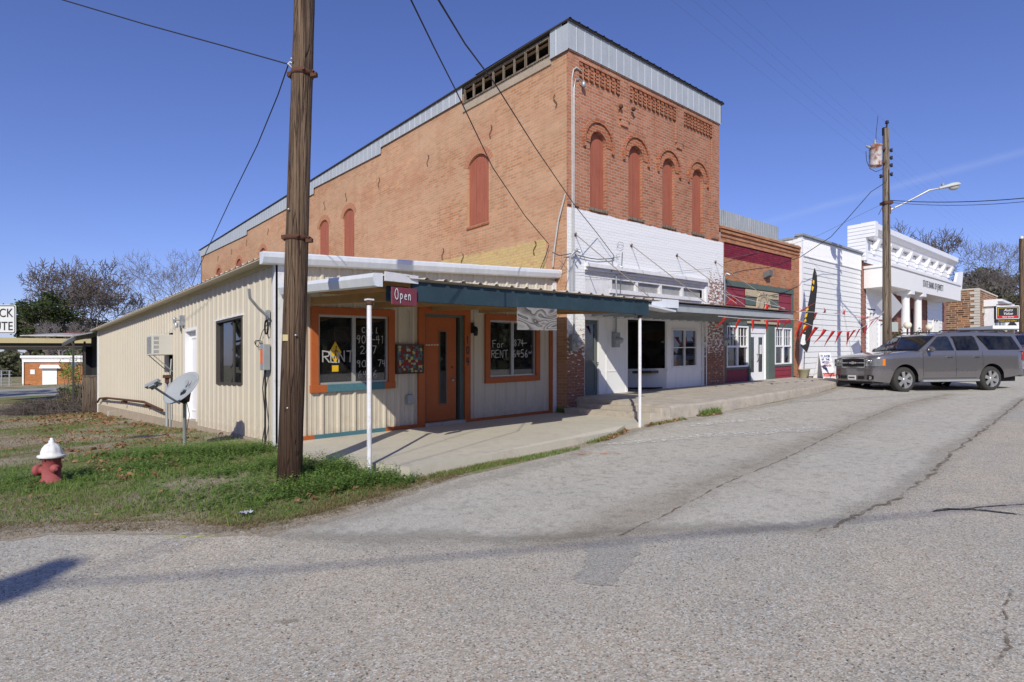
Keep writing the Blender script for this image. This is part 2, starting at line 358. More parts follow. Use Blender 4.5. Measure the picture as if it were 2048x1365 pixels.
def picture_mat():
    t = NT('mosaic_picture'); v = t.mapv(t.uv, (19, 19, 1)); c = t.voro(1, v, 'Color', rand=.5)
    s = t.sep(t.voro(1, v, 'Color', rand=.5)); k = t.ramp(s[0], .0, 1)
    n = t.n.new('ShaderNodeValToRGB'); n.color_ramp.interpolation = 'CONSTANT'; e = n.color_ramp.elements
    for p, cc in ((.0,(.22,.02,.02)),(.32,(.07,.16,.22)),(.55,(.45,.42,.16)),(.68,(.30,.42,.36)),(.8,(.10,.05,.03))):
        q = e[0] if p == 0 else e.new(p); q.position = p; q.color = (*cc, 1)
    e[-1].color = (.05,.03,.02,1)
    t.link(s[1], n.inputs[0]); ed = t.voro(1, v, 'Distance', 'DISTANCE_TO_EDGE', .5)
    return t.fin(t.mix(t.math('LESS_THAN', ed, .05), n.outputs[0], (.08,.05,.04)), .5)
M['picture'] = picture_mat()
# ------------------------------------------------------------------ ground materials
def yard_mat():
    t = NT('yard_soil'); o = t.ob; s = t.sep(o)
    dirt = t.mix(t.ramp(t.noise(2.5, 7, o, .7), .3, .7), (.32,.26,.19), (.46,.39,.30))
    dry = t.mix(t.ramp(t.noise(9, 5, o, .7), .3, .7), (.21,.165,.09), (.36,.29,.17))
    gr = t.mix(t.ramp(t.noise(14, 5, o, .7), .3, .7), (.085,.14,.03), (.18,.25,.065))
    k = t.mix(t.ramp(t.noise(.8, 5, o, .6), .42, .56), dry, gr)
    k = t.mix(t.ramp(t.noise(.45, 6, o, .65), .46, .56), k, dirt)
    k = t.mix(t.math('MULTIPLY', t.ramp(t.noise(60, 3, o, .7), .4, .75), .4), k, (.09,.07,.045))
    t.bump(t.noise(25, 5, o, .7), .7, .05); return t.fin(k, .95, 0, .1)
M['yard'] = yard_mat()
def chip_mat(name, base, warm, dark, speck=1.0, fine=75, patches=True):
    t = NT(name); o = t.ob
    c = t.voro(fine, o, 'Color'); cs = t.sep(c)
    big = t.noise(.9, 7, t.mapv(o, (.22,.55,1)), .66); mid = t.noise(1.6, 6, o, .7); pat = t.ramp(t.noise(.6, 6, o, .6), .35, .65, (.35,.35,.35), (1,1,1))
    k = t.mix(t.ramp(big, .36, .64), base, warm)
    k = t.mix(t.math('MULTIPLY', t.ramp(mid, .45, .75), .55), k, dark)
    st = t.ramp(cs[0], .0, 1.0, (.35,.35,.35), (1.55,1.55,1.55)); k = t.mix(.62*speck, k, t.mix(1.0, k, st, 'MULTIPLY'))
    tan = t.math('GREATER_THAN', cs[1], .84); k = t.mix(t.math('MULTIPLY', tan, t.math('MULTIPLY', pat, .75*speck)), k, (.40,.25,.13))
    wh = t.math('GREATER_THAN', cs[2], .93); k = t.mix(t.math('MULTIPLY', wh, t.math('MULTIPLY', pat, .8*speck)), k, (.72,.71,.66))
    bk = t.math('LESS_THAN', cs[2], .07); k = t.mix(t.math('MULTIPLY', bk, .7*speck), k, (.05,.045,.04))
    sp = t.math('GREATER_THAN', t.noise(9, 2, o), .78); k = t.mix(t.math('MULTIPLY', sp, .5), k, (.07,.06,.05))
    h = t.voro(fine, o); t.bump(h, .55*speck, .006); return t.fin(k, .9, 0, .18)
M['chip'] = chip_mat('chip_seal', (.41,.395,.345), (.465,.42,.335), (.32,.315,.28), .78, 90)
M['street'] = chip_mat('pale_asphalt', (.45,.455,.405), (.50,.485,.415), (.36,.355,.31), .4, 100)
M['street2'] = chip_mat('paler_asphalt', (.47,.475,.43), (.50,.495,.44), (.41,.41,.37), .45, 100)
M['patch'] = chip_mat('grey_patch', (.33,.325,.29), (.36,.345,.30), (.29,.285,.255), .6, 95)
M['slab'] = plain('pavement_slab', (.51,.475,.385), .12, .9, .9, dirt=(.37,.33,.27), bump=.2)
M['sand_'] = plain('sandy_verge', (.40,.34,.265), .2, 3, .95, dirt=(.27,.22,.16), bump=.4)
def sand_mat():
    t = NT('sandy_verge'); k = t.mix(t.ramp(t.noise(3, 6, t.ob, .7), .3, .7), (.33,.275,.21), (.43,.375,.295)); k = t.mix(t.math('MULTIPLY', t.ramp(t.noise(40, 4, t.ob, .7), .45, .7), .35), k, (.20,.16,.11))
    t.fin(k, .95, 0, .1, Alpha=t.ramp(t.noise(2.6, 8, t.ob, .8), .40, .56)); t.bump(t.noise(30, 4), .4, .02); return t.mat
M['sand'] = sand_mat()
def cracked(name, c, thr=(.5,.54), scale=18):
    t = NT(name); a = t.ramp(t.noise(scale, 6, t.ob, .75), *thr); t.link(t.fin(c, .95, 0, .1) and a, t.b.inputs['Alpha']); return t.mat
M['worn_white'] = cracked('worn_white_paint', (.62,.60,.54), (.47,.53), 16)
M['worn_line'] = cracked('worn_line_paint', (.50,.49,.45), (.52,.58), 14)
M['spray_orange'] = cracked('orange_spray', (.75,.25,.08), (.5,.62), 11)
M['spray_yellow'] = cracked('yellow_spray', (.60,.62,.12), (.52,.64), 11)
M['crack'] = cracked('crack_dirt', (.20,.165,.125), (.42,.58), 9)
M['stain'] = cracked('brown_stain', (.30,.25,.195), (.40,.85), 3)
M['joint'] = cracked('joint_dust', (.25,.245,.22), (.36,.56), 7)
M['tar'] = cracked('tar_mark', (.045,.045,.048), (.42,.5), 16)
# ------------------------------------------------------------------ ground, roads, pavements
g = MB(); nu = len(LU); nv = len(LV)
g.add([(u, v, .25+TU[u]+TV[v]) for v in LV for u in LU], [(j*nu+i, j*nu+i+1, (j+1)*nu+i+1, (j+1)*nu+i) for j in range(nv-1) for i in range(nu-1)], 0, False)
g.build('ground', M['yard'], kind='structure')
def jit(pts, amp, step, seed=1, closed=True):
    rnd = random.Random(seed); out = []
    n = len(pts)
    for i in range(n if closed else n-1):
        a = Vector(pts[i][:2]); b = Vector(pts[(i+1) % n][:2]); L = (b-a).length; k = max(1, int(L/step)) if L < 60 else 1
        nn = Vector((-(b-a).y, (b-a).x)).normalized() if L > 0 else Vector((0, 0))
        for j in range(k):
            p = a+(b-a)*j/k
            if L < 60: p = p+nn*rnd.gauss(0, amp)
            out.append((p.x, p.y))
    if not closed: out.append(tuple(pts[-1][:2]))
    return out
def sheet(name, outline, off, mat, amp=.04, step=.3, seed=1, **tags):
    pts = jit(outline, amp, step, seed) if amp else [tuple(p[:2]) for p in outline]
    bm = bmesh.new(); vs = [bm.verts.new((x, y, 0)) for x, y in pts]; f = bm.faces.new(vs)
    bmesh.ops.triangulate(bm, faces=[f])
    x0, x1 = min(p[0] for p in pts), max(p[0] for p in pts); y0, y1 = min(p[1] for p in pts), max(p[1] for p in pts)
    for L, k, a, b in ((LU, 0, x0, x1), (LV, 1, y0, y1)):
        for l in L:
            if a < l < b:
                co = [0,0,0]; no = [0,0,0]; co[k] = l; no[k] = 1
                bmesh.ops.bisect_plane(bm, geom=bm.verts[:]+bm.edges[:]+bm.faces[:], plane_co=co, plane_no=no)
    m = MB(); bm.verts.index_update(); up = []
    V = [(v.co.x, v.co.y, G(v.co.x, v.co.y)+off) for v in bm.verts]
    for fc in bm.faces:
        idx = [v.index for v in fc.verts]
        if fc.normal.z < 0: idx = idx[::-1]
        if fc.calc_area() > 1e-7: up.append(tuple(idx))
    m.add(V, up); bm.free()
    if not tags: tags = dict(kind='structure')
    return m.build(name, mat, **tags)
def ribbon(pts, w, seed=1, amp=.02, step=.15):
    P = [Vector(p[:2]) for p in pts]; c = jit(P, amp, step, seed, closed=False); c = [Vector(p) for p in c]
    rnd = random.Random(seed+5); L = []; Rr = []
    for i, p in enumerate(c):
        d = (c[min(i+1, len(c)-1)]-c[max(i-1, 0)]).normalized(); n = Vector((-d.y, d.x)); ww = w*(.5+rnd.random())*.5
        if i in (0, len(c)-1): ww *= .2
        L.append(tuple(p+n*ww)); Rr.append(tuple(p-n*ww))
    return L+Rr[::-1]
EDGE = [gp(0,1062), gp(150,1052), gp(330,1052), gp(470,1062), gp(560,1055), gp(640,1035), gp(760,1000), gp(860,972)]
sheet('road', [(-80,-60), (130,-60), (130,-2.3), (60,-2.3), (24,-2.05), (19,-2.25), (17,-2.6), (15,-2.85), (12,-3.0), (7,-3.05), (6.2,-3.1), (4.5,-3.4)] + [gp(1140,905), gp(960,948)] + EDGE[::-1] + [gp(-300,1120), (-6.5,-3.2), (-9,-2.6), (-30,1), (-80,6)], .005, M['chip'], amp=0)
street_edge = [gp(540,1075), gp(640,1052), gp(760,1015), gp(860,985), gp(970,955), gp(1150,908), gp(1240,868), gp(1340,846)]
crack_r = [gp(2048,800), gp(1960,868), gp(1900,912), gp(1860,955), gp(1790,1005), gp(1740,1020), gp(1690,1050), gp(1640,1068)]
joint = [gp(1560,1062), gp(1400,1065), gp(1290,1070), gp(1140,1086), gp(1000,1088), gp(900,1084), gp(800,1088), gp(700,1087)]
import mathutils
def nz(x, y, s_, o=0): return mathutils.noise.noise(Vector((x*s_+o, y*s_, o)))
STREET = street_edge+[(7.2,-3.1), (12,-3.05), (15,-2.9), (17,-2.65), (19,-2.3), (24,-2.1), (60,-2.35), (90,-2.35), (90,-9.5), (30,-8.2)]+crack_r+joint
def seg_d(p, a, b):
    ax, ay, bx, by = a[0], a[1], b[0], b[1]; dx, dy = bx-ax, by-ay; L = dx*dx+dy*dy
    t = 0 if L == 0 else max(0, min(1, ((p[0]-ax)*dx+(p[1]-ay)*dy)/L)); return math.hypot(p[0]-ax-t*dx, p[1]-ay-t*dy)
def inside(p, poly):
    x, y = p; r = False; j = len(poly)-1
    for i in range(len(poly)):
        a, b = poly[i], poly[j]
        if (a[1] > y) != (b[1] > y) and x < (b[0]-a[0])*(y-a[1])/(b[1]-a[1])+a[0]: r = not r
        j = i
    return r
def overlay(name, poly, off, mat, x0, x1, y0, y1, st, soft, extra=None, warp=.12):
    """a thin worn surface whose edge fades out; its cells follow the ground lines"""
    def lines(a, b, base):
        L = [l for l in base if a <= l <= b]; out = []
        for p, q in zip(L, L[1:]):
            k = max(1, round((q-p)/st)) if p < 26 else 1
            out += [p+(q-p)*i/k for i in range(k)]
        return out+[L[-1]]
    X, Y = lines(x0, x1, LU), lines(y0, y1, LV); E = list(zip(poly, poly[1:]+poly[:1]))
    val = {}; V = []; A = []; B_ = []
    for j, y in enumerate(Y):
        for i, x in enumerate(X):
            xx, yy = x+warp*nz(x, y, 1.3, 5)+warp*.5*nz(x, y, 4, 7), y+warp*nz(x, y, 1.3, 15)+warp*.5*nz(x, y, 4, 17)
            d = min(seg_d((xx, yy), a, b) for a, b in E); d = d if inside((xx, yy), poly) else -d
            V.append((x, y, G(x, y)+off)); A.append(max(0., min(1., .5+d/soft))); B_.append(extra(x, y) if extra else (0, 0, 0))
    n = len(X); m_ = MB(); F_ = []
    for j in range(len(Y)-1):
        for i in range(n-1):
            q = (j*n+i, j*n+i+1, (j+1)*n+i+1, (j+1)*n+i)
            if max(A[k] for k in q) > 0: F_.append(q)
    m_.add(V, F_); o = m_.build(name, mat, kind='structure'); me = o.data
    at = me.attributes.new('wear', 'FLOAT_COLOR', 'POINT')
    at.data.foreach_set('color', [c for k in range(len(V)) for c in (B_[k][0], B_[k][1], B_[k][2], A[k])])
    return o
def pl_d(p, L): return min(seg_d(p, a, b) for a, b in zip(L, L[1:]))
STN = [gp(1100,1085), gp(1220,1060), gp(1330,1015), gp(1400,975), gp(1500,940), gp(1600,895), gp(1720,848), gp(1800,815), gp(1900,790)]
def wear(x, y):
    n = .5+.5*nz(x, y, 1.1, 31); n2 = .5+.5*nz(x, y, 3.2, 37)
    d = pl_d((x, y), STN); s_ = max(0, 1-d/(.55*(.4+n)))*(.35+.65*n2)
    lane = 1 if inside((x, y), LANE) else 0
    j = max(0, 1-pl_d((x, y), JL)/.22)*(.5+.5*n2)
    return (s_, lane, j)
JL = [gp(420,1078), gp(540,1079), gp(700,1088), gp(900,1086), gp(1100,1088), gp(1300,1072), gp(1560,1064), gp(1640,1066)]
LANE = mid_crack_ = [gp(1225,1080), gp(1330,1035), gp(1450,970), gp(1560,925), gp(1640,885), gp(1720,845), gp(1800,812), gp(1900,790), (26,-5.6), (40,-5.6), (40,-8.4), (26,-7.9)]+crack_r+[gp(1560,1058), gp(1400,1060)]
def street_mat():
    t = chip_mat('pale_asphalt', (.455,.44,.385), (.49,.46,.385), (.375,.355,.305), .5, 100)
    nt_ = t.node_tree; b = next(n for n in nt_.nodes if n.type == 'BSDF_PRINCIPLED'); src = b.inputs['Base Color'].links[0].from_socket
    at = nt_.nodes.new('ShaderNodeAttribute'); at.attribute_name = 'wear'; sp_ = nt_.nodes.new('ShaderNodeSeparateColor'); nt_.links.new(at.outputs['Color'], sp_.inputs[0])
    def mixn(f, a, bb, mode='MIX'):
        n = nt_.nodes.new('ShaderNodeMix'); n.data_type = 'RGBA'; n.blend_type = mode; nt_.links.new(f, n.inputs[0]); nt_.links.new(a, n.inputs[6]); n.inputs[7].default_value = (*bb, 1); return n.outputs[2]
    c = mixn(sp_.outputs[1], src, (1.04,1.045,1.05), 'MULTIPLY'); c = mixn(sp_.outputs[0], c, (.62,.58,.52), 'MULTIPLY'); c = mixn(sp_.outputs[2], c, (.66,.66,.64), 'MULTIPLY')
    nt_.links.new(c, b.inputs['Base Color'])
    ns = nt_.nodes.new('ShaderNodeTexNoise'); ns.inputs['Scale'].default_value = 9; ns.inputs['Detail'].default_value = 6; tc_ = nt_.nodes.new('ShaderNodeTexCoord'); nt_.links.new(tc_.outputs['Object'], ns.inputs['Vector'])
    m1 = nt_.nodes.new('ShaderNodeMath'); m1.operation = 'MULTIPLY_ADD'; nt_.links.new(ns.outputs['Fac'], m1.inputs[0]); m1.inputs[1].default_value = 1.2; m1.inputs[2].default_value = -.6
    m2 = nt_.nodes.new('ShaderNodeMath'); m2.operation = 'ADD'; m2.use_clamp = True; nt_.links.new(m1.outputs[0], m2.inputs[0])
    m3 = nt_.nodes.new('ShaderNodeMath'); m3.operation = 'MULTIPLY'; m3.use_clamp = True; nt_.links.new(m2.outputs[0], m3.inputs[0]); nt_.links.new(at.outputs['Alpha'], m3.inputs[1]); 
    nt_.links.new(at.outputs['Alpha'], m2.inputs[1]); nt_.links.new(m3.outputs[0], b.inputs['Alpha']); return t
overlay('street', STREET, .012, street_mat(), -6, 60, -12, -2, .14, .50, wear)
mid_crack = [gp(1225,1080), gp(1330,1035), gp(1450,970), gp(1560,925), gp(1640,885), gp(1720,845), gp(1800,812), gp(1900,790)]
sheet('road_patch', [gp(1175,1092), gp(1275,1090), gp(1268,1130), gp(1225,1175), gp(1160,1170)], .010, M['patch'], .03, .1, 4)
sheet('road_crack', ribbon(crack_r, .038, 5, .018, .09), .020, M['crack'], 0)
sheet('road_crack', ribbon(mid_crack, .018, 6, .010, .12), .021, M['crack'], 0)
sheet('road_crack', ribbon([gp(2020,1180), gp(2008,1230), gp(2015,1290), gp(1990,1340)], .014, 8, .008, .04), .010, M['crack'], 0)
sheet('road_stain', [gp(540,1245), gp(575,1238), gp(600,1246), gp(570,1254)], .010, M['stain'], .01, .1, 10)
sheet('tar_mark', ribbon([gp(1862,1025), gp(1900,1022), gp(1960,1024), gp(2060,1034)], .05, 12, .01, .1), .010, M['tar'], 0)
sheet('tar_mark', ribbon([gp(1880,1024), gp(1960,1018), gp(2060,1012)], .025, 13, .01, .1), .0105, M['tar'], 0)
sheet('worn_paint', [gp(1190,893), gp(1300,881), gp(1450,866), gp(1640,856), gp(1690,862), gp(1560,870), gp(1400,878), gp(1250,893)], .020, M['worn_white'], .02, .2, 15)
sheet('worn_paint', [gp(1372,852), gp(1480,842), gp(1560,835), gp(1560,839), gp(1480,847), gp(1380,857)], .020, M['worn_white'], .02, .2, 16)
sheet('painted_line', [gp(1560,806), gp(1700,798), gp(1860,787), gp(1860,789), gp(1700,801), gp(1560,810)], .020, M['worn_line'], .01, .2, 17)
sheet('spray_mark', ribbon([gp(1142,912), gp(1200,909), gp(1255,911)], .08, 18, .03, .1), .020, M['spray_orange'], 0)
sheet('spray_mark', ribbon([gp(330,1077), gp(380,1074), gp(450,1072)], .07, 19, .03, .1), .010, M['spray_yellow'], 0)
sheet('verge', [gp(0,1058), gp(200,1050), gp(330,1048), gp(480,1055), gp(600,1040), gp(760,996), gp(860,968), gp(940,950), gp(900,965), gp(760,1012), gp(640,1050), gp(540,1078), gp(330,1072), gp(100,1075), gp(-200,1100), gp(-200,1050)], .0085, M['sand'], .03, .2, 21)
# far road on the left
sheet('side_road', [(-60,40), (0.2,40), (14,40), (14,52), (0,55), (-60,52)], .006, M['patch'], 0)
# pavement slab before the metal building
sl = MB(True)
def slab_z(x, y): return .335+(y/3)*.05+max(0, x-5)*0
fl = [(-.02,-.0), (-.02,-1.6), (.15,-2.6), (.35,-3.45), (1.4,-3.42), (3.5,-3.35), (4.8,-3.2), (5.3,-3.02), (6.4,-2.98), (6.95,-2.98), (6.95,-.0)]
top = [(x, y, slab_z(x, y)+(.055 if x > 5.2 and y < -2.5 else .015)) for x, y in fl]
sl.add(top+[(x, y, -.3) for x, y in fl], [tuple(range(len(fl)))[::-1]]+[(i, (i+1) % len(fl), len(fl)+(i+1) % len(fl), len(fl)+i) for i in range(len(fl))])
o = sl.build('pavement', M['slab'], kind='structure')
# raised pavement with two steps at its end, kerb face towards the street
def side_pave():
    m = MB(True); e = [(6.95,-2.93), (9.5,-2.95), (12,-2.88), (15,-2.73), (17,-2.48), (19,-2.13), (24,-1.93), (44,-1.93)]
    e = [(a[0], a[1]) for a in e]; pts = []
    rnd = random.Random(3)
    for (a, b) in zip(e, e[1:]):
        k = max(1, int((b[0]-a[0])/.45))
        for j in range(k):
            f = j/k; pts.append((a[0]+(b[0]-a[0])*f, a[1]+(b[1]-a[1])*f+rnd.gauss(0, .012)))
    pts.append(e[-1])
    rows = []
    def zt(y): return .70-(-.36-y)*.05
    for x, y in pts:
        r = rnd.gauss(0, .006)
        rows.append([(x, 1.8, .705), (x, -.36, .70), (x, y+.05, zt(y)+r), (x, y+.012, zt(y)-.015+r), (x, y, zt(y)-.05), (x, y-.015, zt(y)-.25), (x, y-.02, -.2)])
    n = 7; vs = [p for r in rows for p in r]
    m.add(vs, [(i*n+j, i*n+j+1, (i+1)*n+j+1, (i+1)*n+j) for i in range(len(rows)-1) for j in range(n-1)], 0, False)
    m.poly([rows[0][j] for j in range(n)][::-1]+[(6.95, 1.8, -.2)][::-1])
    return m.build('raised_pavement', M['kerb'], kind='structure')
side_pave()
m = MB(True)
m.extr([(6.72,-.62,.0), (6.948,-.62,.0), (6.948,-2.93,.0), (6.66,-2.90,.0)], (0,0,.555))
m.build('pavement_step', M['kerb'], kind='structure', bevel=.015)
m = MB(True)
m.extr([(6.42,-.45,.0), (6.718,-.45,.0), (6.658,-2.88,.0), (6.38,-2.84,.0)], (0,0,.47))
m.build('pavement_step', M['kerb'], kind='structure', bevel=.015)
# ------------------------------------------------------------------ wall helpers
def front(v0): return lambda a, z, d: (a, v0-d, z)
def side(u0): return lambda a, z, d: (u0-d, a, z)
def flip_if(P): pass
def wall(m, P, a0, a1, z0, z1, ops, mi=0, depth=.12):
    """flat wall a0..a1 x z0..z1 with openings (a, b, lo, hi, arch_rise)"""
    A = sorted({a0, a1, *[o[0] for o in ops], *[o[1] for o in ops]}); Z = sorted({z0, z1, *[o[2] for o in ops], *[o[3] for o in ops]})
    A = [x for x in A if a0 <= x <= a1]; Z = [x for x in Z if z0 <= x <= z1]
    s = P(0,0,1)[1]-P(0,0,0)[1]                         # -1 for front walls
    rev = s == 0
    def q(pts):
        pts = [P(*p) for p in pts]; m.poly(pts[::-1] if rev else pts, mi)
    for i in range(len(A)-1):
        for j in range(len(Z)-1):
            ca, cz = (A[i]+A[i+1])/2, (Z[j]+Z[j+1])/2
            if any(o[0] < ca < o[1] and o[2] < cz < o[3] for o in ops): continue
            q([(A[i],Z[j],0), (A[i+1],Z[j],0), (A[i+1],Z[j+1],0), (A[i],Z[j+1],0)])
    for o in ops:
        a, b, lo, hi = o[:4]; rise = o[4] if len(o) > 4 else 0
        if rise:
            arc = arch(a, b, hi, rise); half = len(arc)//2
            q([(a, hi, 0), *[(x, z, 0) for x, z in arc[:half+1]]])
            q([*[(x, z, 0) for x, z in arc[half:]], (b, hi, 0)])
        else: arc = [(a, hi), (b, hi)]
        loop = [(a, lo)]+arc+[(b, lo)]
        if abs(loop[0][1]-loop[1][1]) < 1e-6 and abs(loop[0][0]-loop[1][0]) < 1e-6: loop = loop[1:]
        for k in range(len(loop)):
            p, r = loop[k], loop[(k+1) % len(loop)]
            q([(p[0],p[1],0), (r[0],r[1],0), (r[0],r[1],-depth), (p[0],p[1],-depth)])
def arch(a, b, top, rise, n=10):
    w = (b-a)/2; rise = min(rise, w*.999); r = (w*w+rise*rise)/(2*rise); c = top-r; th = math.asin(min(1, w/r))
    return [((a+b)/2+r*math.sin(-th+2*th*i/n), c+r*math.cos(-th+2*th*i/n)) for i in range(n+1)]
def rib_profile(a0, a1, pitch, phase, h=.032, minor=True, w=.085):
    pts = [(a0, 0)]; c = a0+phase
    while c < a1+pitch:
        for x, d in ((c-w/2,0), (c-w/5,h), (c+w/5,h), (c+w/2,0)): pts.append((x, d))
        if minor:
            for k in (.36, .64):
                x0 = c+pitch*k
                for x, d in ((x0-.018,0), (x0-.01,.006), (x0+.01,.006), (x0+.018,0)): pts.append((x, d))
        c += pitch
    pts = sorted(p for p in pts if a0 <= p[0] <= a1); pts.append((a1, 0)); return pts
def ribbed(m, P, a0, a1, zlo, zhi, ops=(), pitch=.305, phase=.1, h=.032, minor=True, mi=0, w=.085, off=0.0):
    prof = rib_profile(a0, a1, pitch, phase, h, minor, w)
    cuts = sorted({x for o in ops for x in o[:2] if a0 < x < a1})
    full = []
    for p, r in zip(prof, prof[1:]):
        full.append(p)
        for c in cuts:
            if p[0] < c < r[0]: full.append((c, p[1]+(r[1]-p[1])*(c-p[0])/(r[0]-p[0])))
    full.append(prof[-1])
    rev = P(0,0,1)[1]-P(0,0,0)[1] == 0
    zl = zlo if callable(zlo) else (lambda a: zlo); zh = zhi if callable(zhi) else (lambda a: zhi)
    for p, r in zip(full, full[1:]):
        if r[0]-p[0] < 1e-6: continue
        c = (p[0]+r[0])/2; iv = [(0, 1, zl, zh)]
        segs = [(None, None)]; blocks = sorted([(o[2], o[3]) for o in ops if o[0] < c < o[1]])
        lows = [zl]; highs = []
        for lo, hi in blocks: highs.append(lambda a, q=lo: q); lows.append(lambda a, q=hi: q)
        highs.append(zh)
        for L, H in zip(lows, highs):
            pts = [P(p[0], L(p[0]), p[1]+off), P(r[0], L(r[0]), r[1]+off), P(r[0], H(r[0]), r[1]+off), P(p[0], H(p[0]), p[1]+off)]
            m.poly(pts[::-1] if rev else pts, mi)
def frame(m, P, a0, a1, z0, z1, w, d0, d1, mi=0, sides='lrtb'):
    def bx(a, b, lo, hi):
        p, q = P(a, lo, d0), P(b, hi, d1); m.box(p[0], q[0], p[1], q[1], p[2], q[2], mi)
    if 't' in sides: bx(a0, a1, z1-w, z1)
    if 'b' in sides: bx(a0, a1, z0, z0+w)
    lo, hi = z0+(w if 'b' in sides else 0), z1-(w if 't' in sides else 0)
    if 'l' in sides: bx(a0, a0+w, lo, hi)
    if 'r' in sides: bx(a1-w, a1, lo, hi)
def pbox(m, P, a0, a1, z0, z1, d0, d1, mi=0):
    p, q = P(a0, z0, d0), P(a1, z1, d1); m.box(p[0], q[0], p[1], q[1], p[2], q[2], mi)
# ------------------------------------------------------------------ lettering
def text_into(m, txt, org, xd, yd, size, ext=.004, bold=0, mi=0, align='CENTER', sx=1, shear=0, space=1):
    c = bpy.data.curves.new('lettering', 'FONT'); c.body = txt; c.size = 1; c.offset = bold; c.align_x = align; c.resolution_u = 3; c.shear = shear; c.space_character = space
    o = bpy.data.objects.new('lettering', c); COL.objects.link(o); bpy.context.view_layer.update()
    me = bpy.data.meshes.new_from_object(o); xd, yd = Vector(xd).normalized(), Vector(yd).normalized(); n = xd.cross(yd); org = Vector(org)
    V = [v.co.copy() for v in me.vertices]; fs = [tuple(p.vertices) for p in me.polygons]; k = len(V)
    f0 = [org+xd*(p.x*size*sx)+yd*(p.y*size)+n*ext for p in V]
    m.add(f0, fs, mi)
    ed = {}
    for f in fs:
        for i in range(len(f)):
            e = (f[i], f[(i+1) % len(f)]); ed[e] = 1
    b0 = [p-n*ext for p in f0]
    m.add(f0+b0, [(a, b, b+k, a+k)[::-1] for a, b in ed if (b, a) not in ed], mi)
    bpy.data.objects.remove(o); bpy.data.curves.remove(c); bpy.data.meshes.remove(me)
ST = {'R':[[(0,0),(0,1),(.55,.95),(.6,.7),(.5,.52),(0,.48)],[(.2,.5),(.65,0)]], 'E':[[(.6,1),(0,1),(0,0),(.6,0)],[(0,.52),(.5,.52)]],
 'N':[[(0,0),(0,1),(.6,0),(.6,1)]], 'T':[[(0,1),(.7,1)],[(.35,1),(.35,0)]], 'F':[[(0,0),(0,1),(.6,1)],[(0,.55),(.45,.55)]],
 'o':[[(.3,.55),(.05,.45),(.02,.2),(.15,0),(.4,0),(.5,.25),(.45,.5),(.3,.55)]], 'r':[[(.05,0),(.05,.55)],[(.05,.35),(.25,.55),(.45,.5)]],
 'O':[[(.3,1),(.08,.85),(0,.5),(.08,.12),(.3,0),(.55,.12),(.62,.5),(.55,.88),(.3,1)]], '0':[[(.3,1),(.08,.85),(.02,.5),(.08,.12),(.3,0),(.5,.12),(.56,.5),(.5,.88),(.3,1)]],
 'p':[[(.05,-.35),(.05,.55)],[(.05,.45),(.3,.55),(.48,.35),(.4,.1),(.1,.05)]], 'e':[[(.05,.28),(.45,.3),(.4,.5),(.2,.55),(.03,.3),(.1,.05),(.45,.05)]],
 'n':[[(.05,0),(.05,.55)],[(.05,.4),(.25,.55),(.42,.45),(.42,0)]], '1':[[(.1,.8),(.28,1),(.28,0)]], '2':[[(.03,.8),(.2,1),(.48,.9),(.5,.65),(.02,0),(.55,.02)]],
 '3':[[(.03,.88),(.25,1),(.5,.85),(.4,.58),(.2,.53),(.48,.45),(.52,.15),(.25,0),(0,.1)]], '4':[[(.35,0),(.38,1)],[(.05,.95),(.02,.45),(.6,.45)]],
 '5':[[(.5,1),(.08,1),(.05,.58),(.35,.6),(.52,.35),(.4,.05),(.02,.02)]], '6':[[(.42,.98),(.12,.65),(.02,.25),(.22,0),(.48,.12),(.46,.42),(.2,.48),(.04,.3)]],
 '7':[[(.02,.98),(.55,1),(.2,0)]], '8':[[(.28,.53),(.05,.75),(.25,1),(.48,.8),(.28,.53),(.02,.2),(.28,0),(.54,.22),(.28,.53)]], '9':[[(.5,.75),(.25,.55),(.04,.75),(.2,1),(.48,.92),(.5,.7),(.4,0)]],
 'C':[[(.55,.88),(.3,1),(.05,.75),(.03,.25),(.28,0),(.55,.12)]], 'l':[[(.1,1),(.1,0),(.3,0)]], '-':[[(.05,.45),(.5,.47)]], ' ':[], '.':[[(.1,0),(.18,.05)]],
 'L':[[(0,1),(0,0),(.55,0)]], 'A':[[(0,0),(.3,1),(.6,0)],[(.12,.4),(.48,.4)]], 'V':[[(0,1),(.3,0),(.6,1)]], 'K':[[(0,0),(0,1)],[(.55,1),(0,.45),(.6,0)]], 'W':[[(0,1),(.15,0),(.33,.7),(.5,0),(.68,1)]],
 'H':[[(0,0),(0,1)],[(.55,0),(.55,1)],[(0,.5),(.55,.5)]], 'D':[[(0,0),(0,1),(.4,.9),(.55,.5),(.4,.1),(0,0)]], 'G':[[(.55,.85),(.3,1),(.03,.7),(.05,.2),(.3,0),(.55,.1),(.55,.45),(.35,.45)]], 'c':[[(.45,.48),(.2,.55),(.03,.3),(.15,.02),(.45,.05)]],
 'a':[[(.42,.5),(.15,.55),(.03,.25),(.15,0),(.4,.15),(.42,.55),(.45,0)]]}
def strokes(m, txt, org, xd, yd, h, wd, th, mi=0, adv=None, jitter=.02, lift=.004, seed=1):
    rnd = random.Random(seed); xd, yd = Vector(xd).normalized(), Vector(yd).normalized(); n = xd.cross(yd); x = 0; adv = adv or wd*1.35; k = 0
    for ch in txt:
        for line in ST.get(ch, []):
            pts = [Vector(org)+xd*(x+(p[0]+rnd.gauss(0, jitter))*wd/.6)+yd*((p[1]+rnd.gauss(0, jitter))*h) for p in line]
            for a, b in zip(pts, pts[1:]):
                d = (b-a).normalized(); s = d.cross(n)*th/2; e = d*th*.3; lf = n*(lift+k*.00015); k += 1
                m.poly([a-s-e+lf, b-s+e+lf, b+s+e+lf, a+s-e+lf][::-1], mi)
        x += adv
